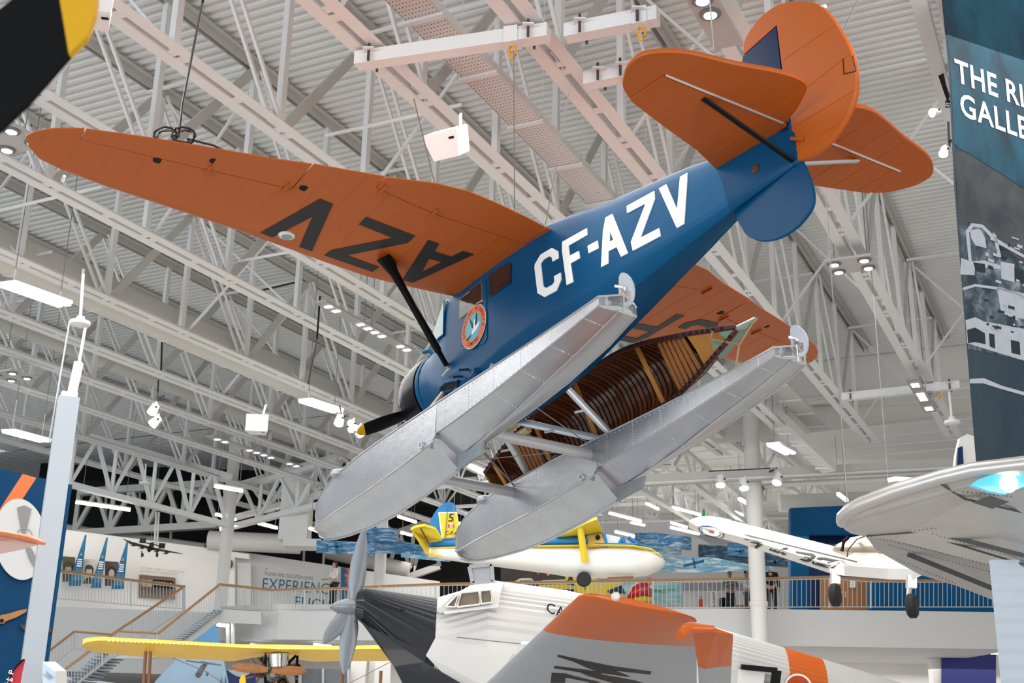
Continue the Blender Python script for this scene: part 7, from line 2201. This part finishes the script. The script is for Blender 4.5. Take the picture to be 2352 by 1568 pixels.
# ================================================================ people on the upper floor
def skin_mesh(name, verts, edges, radii, m_, parent, lvl=2):
    me = bpy.data.meshes.new(name)
    me.from_pydata(verts, edges, [])
    o = bpy.data.objects.new(name, me)
    COL.objects.link(o)
    md = o.modifiers.new('skin', 'SKIN')
    md.use_smooth_shade = True
    for i, r_ in enumerate(radii):
        me.skin_vertices[0].data[i].radius = (r_, r_) if not isinstance(r_, tuple) else r_
    me.skin_vertices[0].data[0].use_root = True
    sb = o.modifiers.new('sub', 'SUBSURF')
    sb.levels = sb.render_levels = lvl
    dg = bpy.context.evaluated_depsgraph_get()
    me2 = bpy.data.meshes.new_from_object(o.evaluated_get(dg))
    bpy.data.objects.remove(o)
    me2.name = name
    me2.materials.append(m_)
    for p in me2.polygons:
        p.use_smooth = True
    o2 = bpy.data.objects.new(name, me2)
    COL.objects.link(o2)
    o2.parent = parent
    WM[o2.name] = WM[parent.name].copy()
    return o2


def person(lab, x, Y, h, shirt, trousers, hair, skin, rz, long_hair=False, arms='down'):
    base = at(x, 1397, Y)
    t = thing('person', lab, 'person', (base.x, base.y, ZM), mw=Matrix.Translation((base.x, base.y, ZM)) @ Matrix.Rotation(rz, 4, 'Z') @ Matrix.Scale(h / 1.75, 4))
    sk = mat('skin ' + skin[0], skin[1], 0.5, var=0.05)
    V_, E_, R2 = [], [], []

    def ch(pts, start=None):
        prev = start
        for p in pts:
            V_.append(p[:3])
            R2.append(p[3])
            if prev is not None:
                E_.append((prev, len(V_) - 1))
            prev = len(V_) - 1
        return prev
    ch([(0, 0, 0.95, (0.15, 0.11)), (0, 0, 1.12, (0.14, 0.10)), (0, 0, 1.32, (0.17, 0.11)), (0, 0, 1.45, (0.10, 0.08)), (0, 0, 1.52, 0.055), (0, -0.015, 1.60, (0.075, 0.09)), (0, -0.01, 1.70, (0.07, 0.085))])
    hands = []
    for s in (-1, 1):
        ch([(s * 0.10, 0, 0.86, 0.09), (s * 0.11, -0.01, 0.50, 0.062), (s * 0.11, 0.02, 0.10, 0.042), (s * 0.12, -0.12, 0.04, 0.035)], 0)
        if arms == 'rail':
            aa = [(s * 0.20, 0, 1.40, 0.06), (s * 0.25, -0.05, 1.14, 0.045), (s * 0.20, -0.28, 1.05, 0.034), (s * 0.19, -0.34, 1.04, 0.03)]
        elif arms == 'chest':
            aa = [(s * 0.20, 0, 1.40, 0.06), (s * 0.26, -0.06, 1.14, 0.045), (s * 0.12, -0.24, 1.20, 0.034), (s * 0.07, -0.27, 1.22, 0.03)]
        else:
            aa = [(s * 0.20, 0, 1.40, 0.06), (s * 0.25, 0.02, 1.12, 0.045), (s * 0.26, -0.04, 0.88, 0.034), (s * 0.26, -0.05, 0.83, 0.03)]
        e = ch(aa, 2)
        hx, hy, hz = V_[e]
        d_ = Vector(V_[e]) - Vector(V_[e - 1])
        d_.normalize()
        pm = Vector((hx, hy, hz)) + d_ * 0.045
        pi_ = ch([(pm.x, pm.y, pm.z, 0.026)], e)
        for j in range(4):
            o_ = Vector((0, 0.024 * (j - 1.5), 0)) if arms == 'down' else Vector((0.024 * (j - 1.5), 0, 0))
            f1 = pm + o_ + d_ * 0.03
            f2 = pm + o_ + d_ * (0.07 + 0.012 * (1.5 - abs(j - 1.5))) + Vector((-s * 0.012, 0, -0.006))
            ch([(*f1, 0.010), (*f2, 0.008)], pi_)
        th = Vector((hx, hy, hz)) + Vector((-s * 0.01, -0.045, 0.0)) + d_ * 0.02
        ch([(*th, 0.011), (*(th + d_ * 0.03 + Vector((0, -0.012, 0))), 0.009)], e)
    body = skin_mesh('body', V_, E_, R2, sk, t)
    sv = [(0, 0, 0.93, (0.17, 0.13)), (0, 0, 1.12, (0.16, 0.12)), (0, 0, 1.32, (0.19, 0.13)), (0, 0, 1.46, (0.10, 0.08))]
    V2, E2, R3 = [p[:3] for p in sv], [(0, 1), (1, 2), (2, 3)], [p[3] for p in sv]
    for s in (-1, 1):
        i0 = 2
        src = {'rail': [(s * 0.20, 0, 1.40, 0.075), (s * 0.25, -0.05, 1.14, 0.06), (s * 0.205, -0.25, 1.06, 0.048)], 'chest': [(s * 0.20, 0, 1.40, 0.075), (s * 0.26, -0.06, 1.14, 0.06), (s * 0.14, -0.21, 1.19, 0.048)], 'down': [(s * 0.20, 0, 1.40, 0.075), (s * 0.25, 0.02, 1.12, 0.06), (s * 0.26, -0.03, 0.92, 0.048)]}[arms]
        for p in src:
            V2.append(p[:3])
            R3.append(p[3])
            E2.append((i0, len(V2) - 1))
            i0 = len(V2) - 1
    skin_mesh('top', V2, E2, R3, mat(shirt[0], shirt[1], 0.8, var=0.1), t)
    V3, E3, R4 = [(0, 0, 0.97)], [], [(0.16, 0.125)]
    for s in (-1, 1):
        i0 = 0
        for p in ((s * 0.10, 0, 0.86, 0.105), (s * 0.11, -0.01, 0.50, 0.078), (s * 0.11, 0.02, 0.10, 0.06)):
            V3.append(p[:3])
            R4.append(p[3])
            E3.append((i0, len(V3) - 1))
            i0 = len(V3) - 1
    skin_mesh('trousers', V3, E3, R4, mat(trousers[0], trousers[1], 0.8, var=0.1), t)
    for s in (-1, 1):
        B().tube([Vector((s * 0.11, 0.05, 0.045)), Vector((s * 0.115, -0.06, 0.045)), Vector((s * 0.12, -0.17, 0.035))], [0.042, 0.045, 0.03], 10).obj('shoe', BLACKM, t, True, local=True)
    hm = mat(hair[0], hair[1], 0.7, var=0.2)
    hp = [(0, 0.02, 1.58, (0.05, 0.06)), (0, 0.02, 1.68, (0.088, 0.09)), (0, 0.01, 1.745, (0.06, 0.065))]
    if long_hair:
        hp = [(0, 0.05, 1.46, (0.09, 0.05)), (0, 0.04, 1.58, (0.10, 0.075)), (0, 0.02, 1.68, (0.092, 0.095)), (0, 0.01, 1.75, (0.06, 0.065))]
    skin_mesh('hair', [p[:3] for p in hp], [(i, i + 1) for i in range(len(hp) - 1)], [p[3] for p in hp], hm, t)
    b_ = B()
    for s in (-1, 1):
        b_.box((s * 0.03, -0.098, 1.655), (0.022, 0.012, 0.010))
    b_.box((0, -0.097, 1.585), (0.045, 0.012, 0.010))
    b_.obj('face_features', mat('feature dark', (0.06, 0.03, 0.025), 0.6), t, local=True, kind='stuff')
    B().prism([Vector((-0.012, -0.095, 1.615)), Vector((0.012, -0.095, 1.615)), Vector((0, -0.118, 1.612)), ], (0, 0.004, 0.035)).obj('nose', sk, t, local=True)
    for s in (-1, 1):
        B().tube([Vector((s * 0.078, 0.0, 1.60)), Vector((s * 0.084, 0.01, 1.635)), Vector((s * 0.078, 0.005, 1.655))], 0.012, 6).obj('ear', sk, t, True, local=True)
    return t


person('woman with long dark hair and white top leaning on the balcony rail', 763, 44.2, 1.68, ('white top cloth', (0.72, 0.68, 0.66)), ('dark slacks', (0.02, 0.018, 0.02)), ('dark brown hair', (0.05, 0.022, 0.012)), ('fair', (0.50, 0.28, 0.20)), -0.9, True, 'rail')
person('man in a black hooded jacket behind the rail next to the white column', 1773, 44.0, 1.86, ('black jacket cloth', (0.010, 0.010, 0.012)), ('black jeans', (0.012, 0.012, 0.014)), ('short black hair', (0.012, 0.010, 0.010)), ('fair', (0.50, 0.28, 0.20)), -0.2, False, 'down')
person('person in a pale grey sweatshirt partly behind the white column', 1717, 44.2, 1.62, ('grey sweatshirt cloth', (0.52, 0.52, 0.52)), ('dark grey slacks', (0.05, 0.05, 0.055)), ('dark hair', (0.03, 0.02, 0.016)), ('tan', (0.36, 0.19, 0.12)), 1.0, False, 'rail')
person('person in a black and white top with hands raised at the chest', 1679, 44.6, 1.66, ('black white top cloth', (0.16, 0.15, 0.15)), ('black slacks', (0.012, 0.012, 0.014)), ('black hair', (0.015, 0.012, 0.012)), ('tan', (0.36, 0.19, 0.12)), 0.1, False, 'chest')
